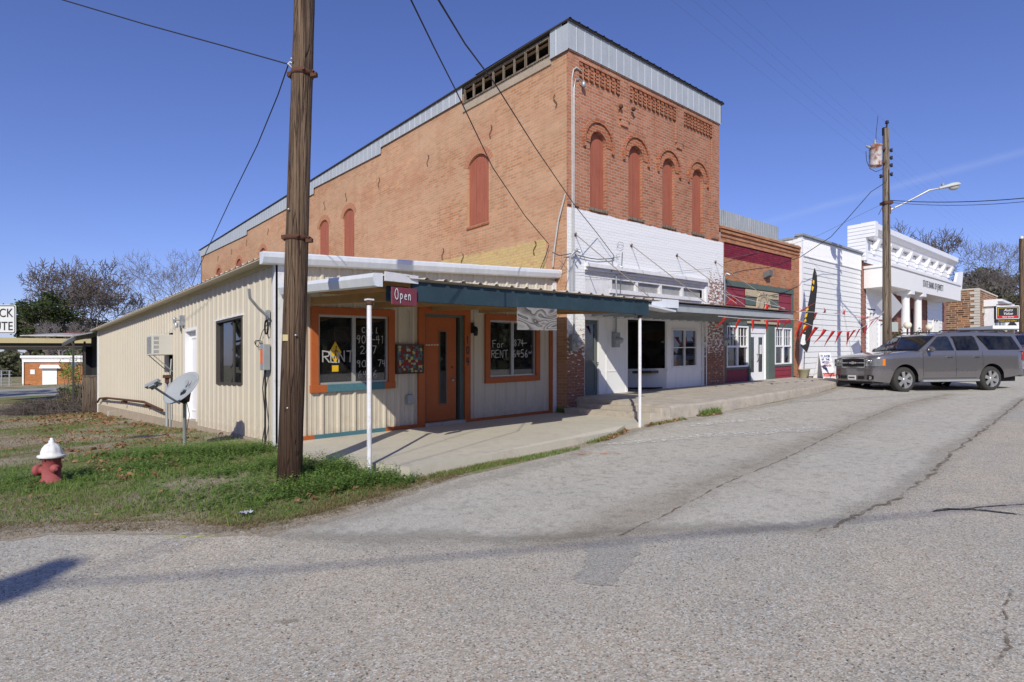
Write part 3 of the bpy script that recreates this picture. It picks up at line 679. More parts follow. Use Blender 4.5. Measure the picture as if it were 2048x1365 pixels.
# ================================================================== TAN METAL BUILDING
T = thing('metal_shop', 'low tan ribbed metal shop with orange door and orange window trim beside the utility pole', 'building', W3(0, 0, 0))
PF, PS = front(0), side(0)
w1a = onv(0, 620, 612); w1b = onv(0, 787, 777)
WA = (.56, 2.18, 1.14, 2.61)         # left front window trim
WB = (4.39, 6.03, 1.13, 2.62)        # right front window trim
DO = (2.70, 3.98, .33, 2.72)         # orange door trim
def rz(x): return 3.30+.042*(x+.2)
m = MB(True)
ribbed(m, PF, 0, 6.58, .30, lambda x: rz(x)-.02, [(WA[0]+.08, WA[1]-.08, WA[2]+.08, WA[3]-.08), (WB[0]+.08, WB[1]-.08, WB[2]+.08, WB[3]-.08), (DO[0]+.08, DO[1]-.06, .2, DO[3]-.08)], phase=.16)
m.build('front_siding', M['siding'], T)
SD = (4.68, 5.72, .45, 2.56); SW = (1.62, 3.22, 1.29, 2.57); HO = (6.92, 7.38, 1.45, 2.56)
m = MB(True)
ribbed(m, PS, 0, 19.4, .36, 3.31, [SD, (SW[0]+.03, SW[1]-.03, SW[2]+.03, SW[3]-.03), HO], phase=.12, h=.026)
m.build('side_siding', M['siding'], T)
m = MB(True); m.box(-.03, 6.58, -.012, 19.42, -.75, .355); m.box(6.56, 6.6, 0, 19.4, .36, 3.5); m.box(0, 6.56, 19.3, 19.36, .36, 3.3)
m.build('concrete_base', M['concrete_base'], T)
m = MB(True)      # roof sheet, ribs run down the slope and show along the eave
def PR(a, z, d): return (0, a, 0)
prof = rib_profile(-.12, 19.6, .305, .1, .03, False)
xs = [-.27, 6.6]
for p, r in zip(prof, prof[1:]):
    m.poly([(xs[0], p[0], rz(xs[0])+.06+p[1]), (xs[1], p[0], rz(xs[1])+.06+p[1]), (xs[1], r[0], rz(xs[1])+.06+r[1]), (xs[0], r[0], rz(xs[0])+.06+r[1])])
m.extr([(-.26, -.1, rz(-.26)+.035), (6.58, -.1, rz(6.58)+.035), (6.58, 19.55, rz(6.58)+.035), (-.26, 19.55, rz(-.26)+.035)], (0,0,.015))
m.build('roof', M['siding'], T)
m = MB(True); m.box(-.03, -.001, .0, 19.4, rz(-.2)-.03, rz(-.2)+.06)
m.build('eave_trim', M['siding'], T)
# front gutter box
m = MB(True); gp_ = [(-.13, .03), (-.155, .04), (-.20, .13), (-.20, .2), (-.18, .22), (-.02, .225), (-.02, .03)]
def gutter(m, xa, xb, fn, prof, n=8):
    vs = [(x, y, fn(x)+z) for i in range(n+1) for x in [xa+(xb-xa)*i/n] for y, z in prof]; k = len(prof)
    m.add(vs, [(i*k+j, i*k+(j+1) % k, (i+1)*k+(j+1) % k, (i+1)*k+j) for i in range(n) for j in range(k)])
    m.poly(vs[:k]); m.poly(vs[-k:][::-1])
gutter(m, -.28, 6.66, lambda x: rz(x)-.08, gp_)
m.build('front_gutter', M['gutter'], T, bevel=.006)
m = MB(True); m.box(-.035, .17, -.045, -.0, .28, 3.26); m.box(-.045, -.0, -.045, .06, .28, 3.30)
m.build('corner_trim', M['white_old'], T)
m = MB(True); m.box(6.47, 6.585, -.05, -.0, .36, 3.46); m.build('corner_trim', M['white_old'], T)
m = MB(True); m.box(-.05, -.0, 19.3, 19.45, -.2, 3.3); m.build('corner_trim', M['white_old'], T)
# base boards in orange and teal
def board(name, a, b, lo, hi, mat, d=.05): mm = MB(True); pbox(mm, PF, a, b, lo, hi, 0, d); return mm.build(name, mat, T, bevel=.004)
board('base_board', .17, .62, .335, .42, M['orange']); board('base_board', .62, 1.98, .335, .42, M['teal']); board('base_board', 1.98, 2.70, .335, .42, M['orange'])
board('base_board', 3.98, 6.36, .335, .41, M['orange']); board('trim_post', 6.36, 6.46, .335, 3.05, M['orange'], .045)
# windows of the front
def front_window(WN, sill_teal, texts, seed, curtain):
    a, b, lo, hi = WN
    fm = MB(True); frame(fm, PF, a, b, lo, hi, .13, .0, .06, 0, 'lrt' if sill_teal else 'lrtb')
    if sill_teal: pbox(fm, PF, a-.01, a+.28, lo, lo+.13, 0, .065); pbox(fm, PF, b-.22, b+.01, lo, lo+.13, 0, .065)
    win = fm.build('window', M['orange'], T, bevel=.005)
    if sill_teal: mm = MB(True); pbox(mm, PF, a+.28, b-.22, lo, lo+.13, 0, .067); mm.build('sill', M['teal'], win, bevel=.005)
    a, b, lo, hi = a+.13, b-.13, lo+.13, hi-.13; c = (a+b)/2
    mm = MB(True); frame(mm, PF, a, b, lo, hi, .035, -.06, .012); pbox(mm, PF, c-.03, c+.005, lo+.035, hi-.035, -.05, .0); pbox(mm, PF, c+.0051, c+.03, lo+.035, hi-.035, -.05, .008)
    mm.build('sash_frame', M['alu'], win)
    mm = MB(True); pbox(mm, PF, a+.03, c-.02, lo+.03, hi-.03, -.04, -.034); mm.build('pane', M['glass'], win)
    mm = MB(True); pbox(mm, PF, c+.02, b-.03, lo+.03, hi-.03, -.028, -.022); mm.build('pane', M['glass'], win)
    for i, (tx, x, z, h, wd, th) in enumerate(texts):
        mm = MB(True); strokes(mm, tx, (x, .022 if x > c else .034, z), (1,0,0), (0,0,1), h, wd, th, seed=seed+i, lift=.006, jitter=.03); mm.build('painted_writing', M['chalk'], win)
    if curtain:
        mm = MB(True)
        def cf(i, j):
            x = a+.02+(c-a-.06)*i; pinch = 1-.25*math.sin(j*3.1)
            return (a+(x-a)*pinch, .16+.03*math.sin(i*42+math.sin(j*5)), lo+.0+(hi-lo)*.62*j+.05*math.sin(i*6))
        mm.grid(cf, 60, 10); mm.build('curtain', M['curtain'], win)
        mm = MB(True)
        mm.box(c+.05, b-.04, .22, .24, lo, lo+.02)
    return win
wl = front_window(WA, True, [('RENT', .80, 1.66, .19, .11, .022), ('Cell', 1.53, 2.18, .10, .07, .014), ('903-', 1.43, 1.99, .14, .075, .014), ('41-', 1.83, 1.99, .14, .07, .014),
    ('267', 1.50, 1.80, .14, .09, .014), ('903', 1.43, 1.55, .13, .08, .013), ('74', 1.86, 1.56, .12, .07, .013), ('6456', 1.46, 1.36, .13, .075, .015)], 3, True)
wr_ = front_window(WB, False, [('For', 4.66, 1.90, .16, .09, .017), ('RENT', 4.62, 1.68, .16, .09, .017), ('874-', 5.27, 1.93, .15, .08, .018), ('6456', 5.24, 1.68, .16, .09, .022)], 13, False)
# little yellow decal stuck inside the left window
m = MB(True)
def fpt(x, z, y=.045): return (x, y, z)
for k, pts in enumerate(([(1.03,2.02),(1.145,1.83),(1.03,1.64),(.915,1.83)], [(.97,1.60),(1.09,1.60),(1.09,1.49),(.97,1.49)])):
    m.extr([(x, .0335, z) for x, z in pts], (0,-.003,0))
dec = m.build('warning_decal', M['yellow'], wl, label='yellow diamond walking figure decal on the left shop window')
m = MB(True)
for seg in ([(1.045,1.90),(1.035,1.80)], [(1.035,1.80),(1.06,1.71)], [(1.035,1.80),(1.0,1.71)], [(1.04,1.87),(1.08,1.83)], [(1.04,1.87),(1.005,1.83)]):
    m.tube([(seg[0][0], .029, seg[0][1]), (seg[1][0], .029, seg[1][1])], .007, 5)
m.lathe([(0,-.002),(.014,-.002),(.014,.002),(0,.002)], (1.048,.029,1.925), 'y', 10); m.build('figure', M['ink_dark'], dec)
# orange door
a, b, lo, hi = DO
m = MB(True); pbox(m, PF, a, a+.15, lo, hi, 0, .065); pbox(m, PF, b-.15, b, lo-.02, hi, 0, .065); pbox(m, PF, a+.15, b-.15, hi-.15, hi, 0, .065)
dt = m.build('door_trim', M['orange'], T, bevel=.005)
m = MB(True); frame(m, PF, a+.15, b-.15, lo+.07, hi-.15, .05, -.16, .01, 0, 'lrt'); pbox(m, PF, b-.24, b-.2005, lo+.07, hi-.2, -.16, .008)
m.build('door_frame', M['green'], T)
m = MB(True); pbox(m, PF, a+.20, b-.30, lo+.10, hi-.20, -.09, -.045)
dr = m.build('door', M['orange'], T, bevel=.004)
m = MB(True); pbox(m, PF, 3.27, 3.41, .78, 2.22, -.044, -.037); m.build('door_pane', M['glass_dark'], dr)
m = MB(True); frame(m, PF, 3.25, 3.43, .76, 2.24, .02, -.044, -.03); m.build('pane_trim', M['green'], dr)
m = MB(True); m.lathe([(0,-.06),(.026,-.055),(.03,-.03),(.012,-.015),(.028,-.01),(.028,0)], (3.57, .04, 1.24), 'y', 14)
m.build('door_knob', M['alu'], dr)
m = MB(True); m.lathe([(0,-.02),(.02,-.018),(.022,0)], (3.57, .045, 1.50), 'y', 12); m.build('door_lock', M['bronze'], dr)
m = MB(True); strokes(m, '-----', (2.92, .045, 1.93), (1,0,0), (0,0,1), .06, .05, .02, lift=.003); m.build('door_sticker', M['letter_white'], dr)
m = MB(True); pbox(m, PF, a+.15, b-.15, .2, lo+.085, -.2, .10); m.build('door_step', M['kerb'], T, bevel=.01)
for ch, z in (('1', 1.98), ('0', 1.77), ('4', 1.54)):
    m = MB(True); strokes(m, ch, (3.865, -.066, z), (1,0,0), (0,0,1), .15, .065, .024, jitter=.0, lift=.004); m.build('house_number', M['ink_dark'], T)
# interior and back of rooms
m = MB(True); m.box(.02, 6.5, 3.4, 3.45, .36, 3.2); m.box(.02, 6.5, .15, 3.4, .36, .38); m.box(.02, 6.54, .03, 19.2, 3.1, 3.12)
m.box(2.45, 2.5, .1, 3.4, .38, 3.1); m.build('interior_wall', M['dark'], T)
# side door
a, b, lo, hi = SD
m = MB(True); frame(m, PS, a, b, lo, hi, .06, -.12, .03, 0, 'lrt'); pbox(m, PS, a+.06, a+.1, lo, hi-.06, -.13, -.1)
m.build('side_door_frame', M['white_clean'], T)
m = MB(True); pbox(m, PS, a+.06, b-.06, lo+.01, hi-.06, -.14, -.09); sdr = m.build('side_door', M['white_clean'], T, label='white door in the long tan side wall')
m = MB(True); frame(m, PS, a+.16, b-.16, lo+.2, hi-.2, .03, -.09, -.075); pbox(m, PS, a+.19, b-.19, lo+.98, lo+1.01, -.09, -.075); m.build('door_panel', M['white_clean'], sdr)
m = MB(True); pbox(m, PS, a+.08, a+.12, 1.45, 1.62, -.09, -.06); m.build('door_handle', M['bronze'], sdr)
m = MB(True); pbox(m, PS, a-.02, b+.02, .30, .45, -.1, .035); m.build('door_sill', M['concrete_base'], T)
# side window
a, b, lo, hi = SW
m = MB(True); frame(m, PS, a, b, lo, hi, .04, -.05, .035); pbox(m, PS, a+.64, a+.67, lo+.04, hi-.04, -.035, -.01)
sw = m.build('side_window', M['bronze'], T)
m = MB(True); pbox(m, PS, a+.04, b-.04, lo+.04, hi-.04, -.04, -.034); m.build('pane', M['glass'], sw)
m = MB(True); pbox(m, PS, a-.02, b+.02, hi, hi+.03, 0, .05); m.build('drip_cap', M['white_old'], sw)
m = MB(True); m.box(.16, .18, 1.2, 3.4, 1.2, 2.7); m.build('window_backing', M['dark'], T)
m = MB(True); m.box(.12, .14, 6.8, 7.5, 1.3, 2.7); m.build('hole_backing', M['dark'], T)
# porch at the back end
PT = W3(0, 21, -.3)
P = thing('lean_to_porch', 'dark lean-to porch on thin posts at the far end of the tan metal shop', 'porch', (-.3, 21, G(-.3, 21)))
m = MB(True)
m.extr([(-.78, 19.55, 3.12), (-.78, 24.2, 3.05), (2.2, 24.2, 3.75), (2.2, 19.55, 3.85)], (0,0,.05)); m.build('roof', M['old_metal'], P)
m = MB(True); m.extr([(-.80, 19.6, 2.94), (-.80, 24.2, 2.88), (-.74, 24.2, 2.88), (-.74, 19.6, 2.94)], (0,0,.16)); m.build('eave_beam', M['bronze'], P)
for x, y in ((-.74, 20.4), (-.36, 20.4)):
    m = MB(); m.box(x-.035, x+.035, y-.035, y+.035, G(x, y)-.1, 2.58); m.build('post', M['bronze'], P)
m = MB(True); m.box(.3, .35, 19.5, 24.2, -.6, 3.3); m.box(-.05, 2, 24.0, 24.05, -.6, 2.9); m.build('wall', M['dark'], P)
m = MB(True); 
for i in range(6): m.box(-.52+i*.09, -.435+i*.09, 19.62, 19.65, -.75, 1.48)
m.box(-.52, .0, 19.65, 19.70, 1.2, 1.3); m.box(-.55, .0, 19.60, 19.70, 1.48, 1.54)
fb = m.build('plank_fence', M['pole_grey']); fb['label'] = 'short grey plank fence panel between porch posts behind the tan shop'; fb['category'] = 'fence'
# ------------------------------------------------------------------ front awning with blue beam
A = thing('blue_beam_awning', 'ribbed metal awning on two white posts with blue fascia in front of the tan shop', 'awning', W3(3, -3, .3))
ax0, ax1 = .12, 6.12
def az(y): return 2.70+(y+3.05)*.07
m = MB(True); prof = rib_profile(ax0-.02, ax1+.18, .305, .1, .028, False)
for p, r in zip(prof, prof[1:]):
    m.poly([(p[0], -3.16, az(-3.16)+p[1]), (r[0], -3.16, az(-3.16)+r[1]), (r[0], -.02, az(-.02)+r[1]), (p[0], -.02, az(-.02)+p[1])])
m.extr([(ax0, -3.12, az(-3.12)-.012), (ax1+.16, -3.12, az(-3.12)-.012), (ax1+.16, -.03, az(-.03)-.012), (ax0, -.03, az(-.03)-.012)], (0,0,.008))
m.build('roof_sheet', M['siding'], A)
m = MB(True); m.box(.62, 2.48, -3.09, -3.045, 2.40, 2.67); m.box(2.483, 3.38, -3.092, -3.045, 2.40, 2.67); m.box(3.383, 5.55, -3.09, -3.045, 2.41, 2.68); m.box(5.553, 5.95, -3.094, -3.045, 2.39, 2.68)
m.box(.3, .62, -3.0, -2.96, 2.4, 2.6)
m.build('front_beam', M['blue_beam'], A, bevel=.005)
for y in (-2.5, -1.6, -.7):
    m = MB(True); m.box(.2, 6.1, y-.02, y+.02, az(y)-.11, az(y)-.014); m.build('purlin', M['raw_wood'], A)
for x in (.55, 1.75, 3.0, 4.2, 5.4):
    m = MB(True); m.extr([(x, -3.04, 2.42), (x, -.05, 2.63), (x, -.05, 2.76), (x, -3.04, 2.55)], (.04,0,0)); m.build('rafter', M['raw_wood'], A)
m = MB(True)     # white box gutter along the left end
pr = [(-.08, -.0), (-.11, .01), (-.14, .11), (-.12, .165), (-.0, .17), (.0, -.0)]
vs = [(ax0+x, y, az(y)-.14+z) for y in (-3.2, -.1) for x, z in pr]; k = len(pr)
m.add(vs, [(j, (j+1) % k, k+(j+1) % k, k+j) for j in range(k)]); m.poly(vs[:k]); m.poly(vs[k:][::-1])
m.build('end_gutter', M['gutter'], A)
m = MB(True); m.extr([(ax0+.02,-3.225, 2.625), (.70,-3.115, 2.635), (.70,-3.115, 2.74), (ax0+.02,-3.225, 2.74)], (0,.02,0)); m.build('end_board', M['white_old'], A)
for x, y in ((.07, -2.95), (5.76, -3.02)):
    m = MB(); zt = 2.42+GU*x-GV*3 if 0 else 2.41+GU*x-GV*(-y)*1
    zt = 2.41+GU*x+GV*y; m.tube([(x, y, G(x, y)-.12), (x, y, zt)], .031, 14); 
    m.box(x-.045, x+.045, y-.045, y+.045, zt-.01, zt+.01)
    p = m.build('post', M['white_old'], A)
    m = MB(); m.lathe([(.037,0),(.046,.01),(.042,.05),(.037,.06)], (x, y, zt-.07), n=14); m.build('rusty_collar', M['rust'], p)
# signs hanging on the awning
m = MB(True); m.extr([(.215,-3.24,2.335), (.655,-3.115,2.335), (.655,-3.115,2.565), (.215,-3.24,2.55)], (.006,-.02,0))
o = m.build('open_sign', plain('faded_crimson_board', (.22,.05,.075), .2, 4, .8), None, label='small crimson wooden board reading Open, hanging at the corner of the awning', category='sign')
m = MB(True); d = Vector((.465, .13, 0)).normalized(); strokes(m, 'O', (.255, -3.253, 2.40), d, (0,0,1), .135, .06, .012, jitter=.03, lift=.006, seed=5); strokes(m, 'pen', (.350, -3.226, 2.405), d, (0,0,1), .125, .055, .013, jitter=.02, lift=.006, seed=6)
m.build('lettering', M['letter_white'], o)
m = MB(True); m.box(2.50, 3.37, -3.10, -3.085, 2.06, 2.41)
m.build('plywood_board', M['ply'], None, label='weathered bare plywood board hung below the blue awning beam', category='board')
# ------------------------------------------------------------------ things on the walls
def meter(x, v0, z, label, conduit_top=None, s=1.0):
    P = front(v0); t = thing('electric_meter', label, 'meter', W3(x, v0-.05, z))
    m = MB(True); pbox(m, P, x-.11*s, x+.11*s, z-.20*s, z+.18*s, 0, .11); m.build('box', M['grey_metal'], t, bevel=.012)
    m = MB(True); m.lathe([(0,-.12),(.065,-.115),(.08,-.08),(.085,-.0),(.095,0),(.095,.02)], (x, v0-.13, z-.03), 'y', 20); m.build('glass_dial', M['galv'], t)
    if conduit_top:
        m = MB(True); m.tube([(x, v0-.06, z+.18*s), (x, v0-.06, conduit_top)], .024, 8); m.tube([(x, v0-.06, conduit_top), (x+.02, v0-.12, conduit_top+.07), (x+.08, v0-.2, conduit_top+.02)], [.03,.045,.04], 8); m.build('conduit', M['galv'], t)
meter(6.78, -.37, 2.0, 'grey electric meter on the flaking brick pier beside the tan shop', 4.1)
m = MB(True); m.box(2.215, 2.79, -.07, -.035, 1.42, 1.95); pic = m.build('mosaic_picture', M['picture'], None, label='framed mosaic picture hung between the left window and the orange door', category='picture')
m = MB(True); frame(m, PF, 2.20, 2.805, 1.405, 1.965, .025, .03, .085); m.build('picture_frame', M['pole_grey'], pic)
t = thing('outlet_conduit', 'thin conduit running down the tan wall to a grey outlet box', 'conduit', W3(2.50, 0, .9))
m = MB(True); m.tube([(2.50, -.045, .98), (2.50, -.045, 2.62)], .010, 6); m.build('conduit', M['galv'], t)
m = MB(True); pbox(m, PF, 2.44, 2.56, .82, 1.0, .02, .09); m.build('outlet_box', M['grey_metal'], t, bevel=.008)
m = MB(True); m.tube([(4.02, -.06, 2.30), (4.03, -.12, 2.34), (4.04, -.16, 2.28)], .012, 6); m.lathe([(.03,0),(.045,.02),(.05,.14),(.03,.18),(0,.2)], (4.04, -.15, 2.14), n=12); m.box(3.98, 4.06, -.066, -.03, 2.2, 2.42)
m.build('wall_lantern', M['black'], None, label='small black wall lantern right of the orange door', category='lamp')
m = MB(True); pbox(m, side(0), .20, .34, 1.55, 1.98, .03, .15); t = m.build('switch_box', M['grey_metal'], None, bevel=.01, label='grey electrical box with orange sticker on the corner of the tan shop', category='electrical box')
m = MB(True); pbox(m, side(-.15), .22, .32, 1.66, 1.9, .0, .004); m.build('sticker', plain('orange_sticker', (.75,.15,.03), .1, 5, .5), t)
m = MB(True); m.tube([(-.09, .27, 1.55), (-.09, .26, 1.2), (-.08, .30, .7), (-.1, .24, .35), (-.13, .25, .3)], .016, 6); m.tube([(-.09, .30, 1.55), (-.1, .36, 1.25), (-.07, .31, .7), (-.12, .36, .28)], .009, 5)
m.build('cable', M['wire'], t)
# abandoned dish arm on wall near the corner
t = thing('antenna_arm', 'bent grey antenna arm left on the tan side wall above the corner', 'antenna mount', W3(-.05, .45, 2.75))
m = MB(True); a1 = onu(-.05, 536, 635); p0 = (-.06, a1[0], a1[1]); 
def sp(u, px, py): v, z = onu(u, px, py); return (u, v, z)
m.tube([sp(-.08, 536, 634), sp(-.25, 518, 618), sp(-.42, 500, 597), sp(-.45, 498, 578)], .022, 10); m.build('arm', M['galv'], t)
m = MB(True); c = sp(-.04, 536, 633); m.box(-.06, -.03, c[1]-.07, c[1]+.07, c[2]-.1, c[2]+.1); m.build('foot_plate', M['grey_metal'], t)
m = MB(True); m.tube([sp(-.06,536,640), sp(-.06,534,650), sp(-.05,524,665), sp(-.05,520,680)], .006, 5); 
for k in range(3): m.tube([(-.06-.01*k, sp(-.06,534,655)[1]+.07*math.cos(a/2+k), sp(-.06,534,655)[2]+.12*math.sin(a/2+k)) for a in range(14)], .005, 4)
for k in range(3): m.tube([(-.06-.01*k, sp(-.06,518,688)[1]+.16*math.cos(a/2+k), sp(-.06,518,688)[2]+.06*math.sin(a/2+k*1.3)) for a in range(14)], .005, 4)
m.build('loose_cable', M['wire'], t)
# window air conditioner
zt = onu(0, 347, 670)[1]; AC = (6.86, 7.46, 2.0, 2.5)
t = thing('window_air_conditioner', 'beige box air conditioner sticking out of the long tan side wall', 'air conditioner', W3(-.2, 7.1, 2))
m = MB(True); m.box(-.48, .1, AC[0], AC[1], AC[2], AC[3]); body = m.build('casing', plain('ivory_casing', (.60,.58,.52), .06, 3, .5), t, bevel=.012)
m = MB(True)
for i in range(13): m.box(-.488, -.483, AC[0]+.05, AC[1]-.05, AC[2]+.05+i*.032, AC[2]+.067+i*.032)
m.build('grille', M['grey_metal'], body)
m = MB(True)
for i in range(4):
    for j in range(4): m.box(-.44+j*.028, -.425+j*.028, AC[0]-.006, AC[0]-.001, AC[2]+.05+i*.11, AC[2]+.12+i*.11)
m.build('vent', M['grey_metal'], body)
for y in (AC[0]+.05, AC[1]-.05):
    m = MB(True); m.tube([(-.44, y, AC[2]), (-.02, y, AC[2]-.42)], .012, 6); m.build('bracket', M['alu'], t)
m = MB(True); m.box(-.16, -.03, 6.95, 7.3, 1.42, 1.5); m.box(-.12, -.035, 6.98, 7.25, 1.3, 1.42); m.build('shelf_bracket', M['rust'], t)
t = thing('drain_pipes', 'pair of grey downpipes below the air conditioner on the tan wall', 'pipes', W3(-.06, 7.2, .1))
m = MB(True); m.tube([(-.07, 7.28, .02), (-.07, 7.28, 1.3)], .035, 10); m.build('pipe', M['old_metal'], t)
m = MB(True); m.tube([(-.06, 6.98, .02), (-.06, 6.98, 1.4), (-.03, 6.98, 1.9)], .022, 10); m.build('pipe', M['old_metal'], t)
m = MB(True); m.tube([(-.16, 7.35, .60), (-.18, 9.5, .75), (-.15, 13, .72), (-.18, 16, .70), (-.12, 18.2, .62), (-.1, 18.9, .45)], .036, 8)
for y in (9.5, 13, 17): m.box(-.2, -.0, y-.03, y+.03, .60, .68)
m.build('rusty_pipe', M['rust'], None, label='long rusty horizontal pipe along the foot of the tan side wall', category='pipe')
m = MB(True); m.lathe([(.03,0),(.035,.08),(.05,.12),(.0,.16)], (-.17, 6.02, 2.72), n=10); m.lathe([(.03,0),(.045,.1),(.0,.13)], (-.14, 6.0, 2.62), n=10); m.box(-.08, -.0, 5.78, 5.95, 2.66, 2.9); m.tube([(-.05,5.9,2.8),(-.15,6.0,2.8)], .018, 8)
m.build('floodlight', M['galv'], None, label='small double floodlight above the white side door', category='lamp')
# ------------------------------------------------------------------ satellite dish
DX, DY = -1.09, 1.12
t = thing('satellite_dish', 'grey oval satellite dish on a short steel pole in front of the tan wall', 'satellite dish', (DX, DY, G(DX, DY)))
zg = G(DX, DY); cen = atd(9.55, 362, 776)
n = (Vector((FW[0], FW[1], 0))*-.80+Vector((RT[0], RT[1], 0))*-.42+Vector((0,0,.50))).normalized()
upv = (Vector((0,0,1))-n*n.z).normalized(); sdv = upv.cross(n)
upv2 = (upv*math.cos(.45)-sdv*math.sin(.45)).normalized(); sdv2 = upv2.cross(n)
m = MB()
def dish(i, j):
    a = 2*math.pi*i; r = j
    p = cen+sdv2*(.375*r*math.cos(a))+upv2*(.275*r*math.sin(a))+n*(.075*(r*r-1)); return tuple(p)
m.grid(dish, 40, 8)
ds = m.build('reflector', plain('dish_grey_paint', (.34,.36,.37), .05, 3, .5), t, solid=.012)
m = MB()
c = cen+upv2*.12+sdv2*.06-n*.045
pts = [c+sdv2*(.09*math.cos(a))*.8+upv2*(.10*math.sin(a)) for a in [R(x) for x in range(-90, 91, 20)]]
m.extr([p+n*.004 for p in [c-sdv2*.03+upv2*-.1, c-sdv2*.03+upv2*.1]+[c+sdv2*(-.03+.07*math.cos(R(x)))+upv2*(.1*math.sin(R(x))) for x in range(80, -81, -20)]], n*.003)
m.tube([c+sdv2*(.03+.08*math.cos(R(x)))+upv2*(.1*math.sin(R(x)))+n*.008 for x in range(-85, 60, 15)], .008, 6)
text_into(m, 'DIRECTV', c-upv2*.17+n*.01, sdv2, upv2, .055, .002)
m.build('emblem', M['grey_metal'], ds)
low = cen-upv2*.29; lnb = atd(8.95, 305, 768)
m = MB(); m.tube([low-n*.03, low+n*.05, lnb-upv2*.04], .018, 8); m.build('feed_arm', M['grey_metal'], t)
m = MB(); m.obox(lnb, sdv2*.13, upv2*.028, n*.03); m.obox(lnb-upv2*.03, sdv2*.06, upv2*.03, n*.022)
for k in (-1, 0, 1):
    q = lnb+sdv2*.075*k-n*.03; m.tube([q, q-n*.05-upv2*.01], [.022,.032], 10)
m.build('receiver', M['grey_metal'], t, bevel=.006)
m = MB(); back = cen-n*.10-upv2*.13; m.tube([(DX, DY, zg-.15), (DX, DY, back.z-.1), tuple(back)], .028, 12); m.build('mast', M['galv'], t)
m = MB(); m.obox(back, sdv2*.06, upv2*.09, n*.05); m.tube([back, cen-n*.07], .03, 8); m.tube([(DX+.03, DY, back.z-.1), (DX+.06, DY-.05, back.z-.3), (DX+.03, DY, zg+.3)], .006, 5); m.build('bracket', M['black'], t, bevel=.008)
# ------------------------------------------------------------------ fire hydrant (half sunk in the verge)
hx, hy = -2.95, -.62; hz = G(hx, hy); hr = CAM
t = thing('fire_hydrant', 'small fire hydrant with faded red barrel and white bonnet in the grass', 'fire hydrant', (hx, hy, hz))
m = MB(); m.lathe([(.105,-.1),(.118,.0),(.115,.03),(.098,.035),(.095,.27),(.105,.275),(.105,.30),(0,.30)], (hx, hy, hz), n=24)
for k in range(8): a = 2*math.pi*k/8; m.lathe([(.011,.262),(.011,.25),(0,.249)], (hx+.112*math.cos(a)*.98, hy+.112*math.sin(a)*.98, hz+.02), n=6)
hb = m.build('barrel', plain('faded_red_paint', (.36,.09,.09), .3, 9, .8, dirt=(.16,.09,.07)), t)
m = MB(); pr = [(.140,.30),(.146,.312),(.140,.328),(.112,.336),(.106,.37),(.092,.415),(.066,.452),(.034,.472),(.028,.482)]
vs = []; n_ = 48
for r, h in pr:
    for j in range(n_):
        a = 2*math.pi*j/n_; q = r*(1+(.05 if (j//3) % 2 == 0 and .34 < h < .48 else 0)); vs.append((hx+q*math.cos(a), hy+q*math.sin(a), hz+h))
m.add(vs, [(i*n_+j, i*n_+(j+1) % n_, (i+1)*n_+(j+1) % n_, (i+1)*n_+j) for i in range(len(pr)-1) for j in range(n_)], 0, True)
m.lathe([(.12,.29),(.140,.30)], (hx, hy, hz), n=24)
hbn = m.build('bonnet', plain('hydrant_white', (.72,.72,.70), .1, 9, .6, dirt=(.42,.36,.30)), t)
m = MB(); m.lathe([(.030,.475),(.032,.50),(.018,.505),(.018,.53),(0,.535)], (hx, hy, hz), n=6); m.build('operating_nut', M['white'], hbn)
for ang, l, rr in ((R(180+25), .17, .05), (R(205+75), .15, .045), (R(60), .14, .045)):
    d = Vector((math.cos(ang), math.sin(ang), 0)); c = Vector((hx, hy, hz+.17))
    if ang == R(205): d = Vector((-RT[0], -RT[1], 0)); c.z = hz+.14; rr = .06; l = .19
    m = MB(); m.tube([c+d*.08, c+d*(l-.05), c+d*(l-.05), c+d*l, c+d*l, c+d*(l+.02)], [rr*.8, rr*.8, rr*1.15, rr*1.15, rr*.4, rr*.4], 16); m.build('nozzle_cap', M['rust'] if 0 else hb.data.materials[0], t, bevel=0)
# cinder block and stray bits
b = GP(229, 833); m = MB(); m.obox((b.x, b.y, b.z+.09), (.2,.03,0), (-.015,.095,0), (0,0,.1)); m.build('cinder_block', M['kerb'], None, bevel=.01, label='grey cinder block lying against the foot of the tan side wall', category='block')
b = GP(490, 1036); m = MB(); m.grid(lambda i, j: (b.x+(i-.5)*.11+.02*math.sin(j*9), b.y+(j-.5)*.07, b.z+.02+.035*abs(math.sin(i*7+j*4))), 6, 5); m.build('crumpled_wrapper', plain('wrapper_foil', (.55,.56,.68), .3, 30, .35), None, label='crumpled pale blue wrapper at the edge of the verge', category='litter')
b = GP(820, 868); m = MB(); m.extr([(b.x-.3, b.y-.12, b.z+.14), (b.x+.32, b.y-.15, b.z+.15), (b.x+.36, b.y+.16, b.z+.16), (b.x-.2, b.y+.19, b.z+.145)], (0,0,.006))
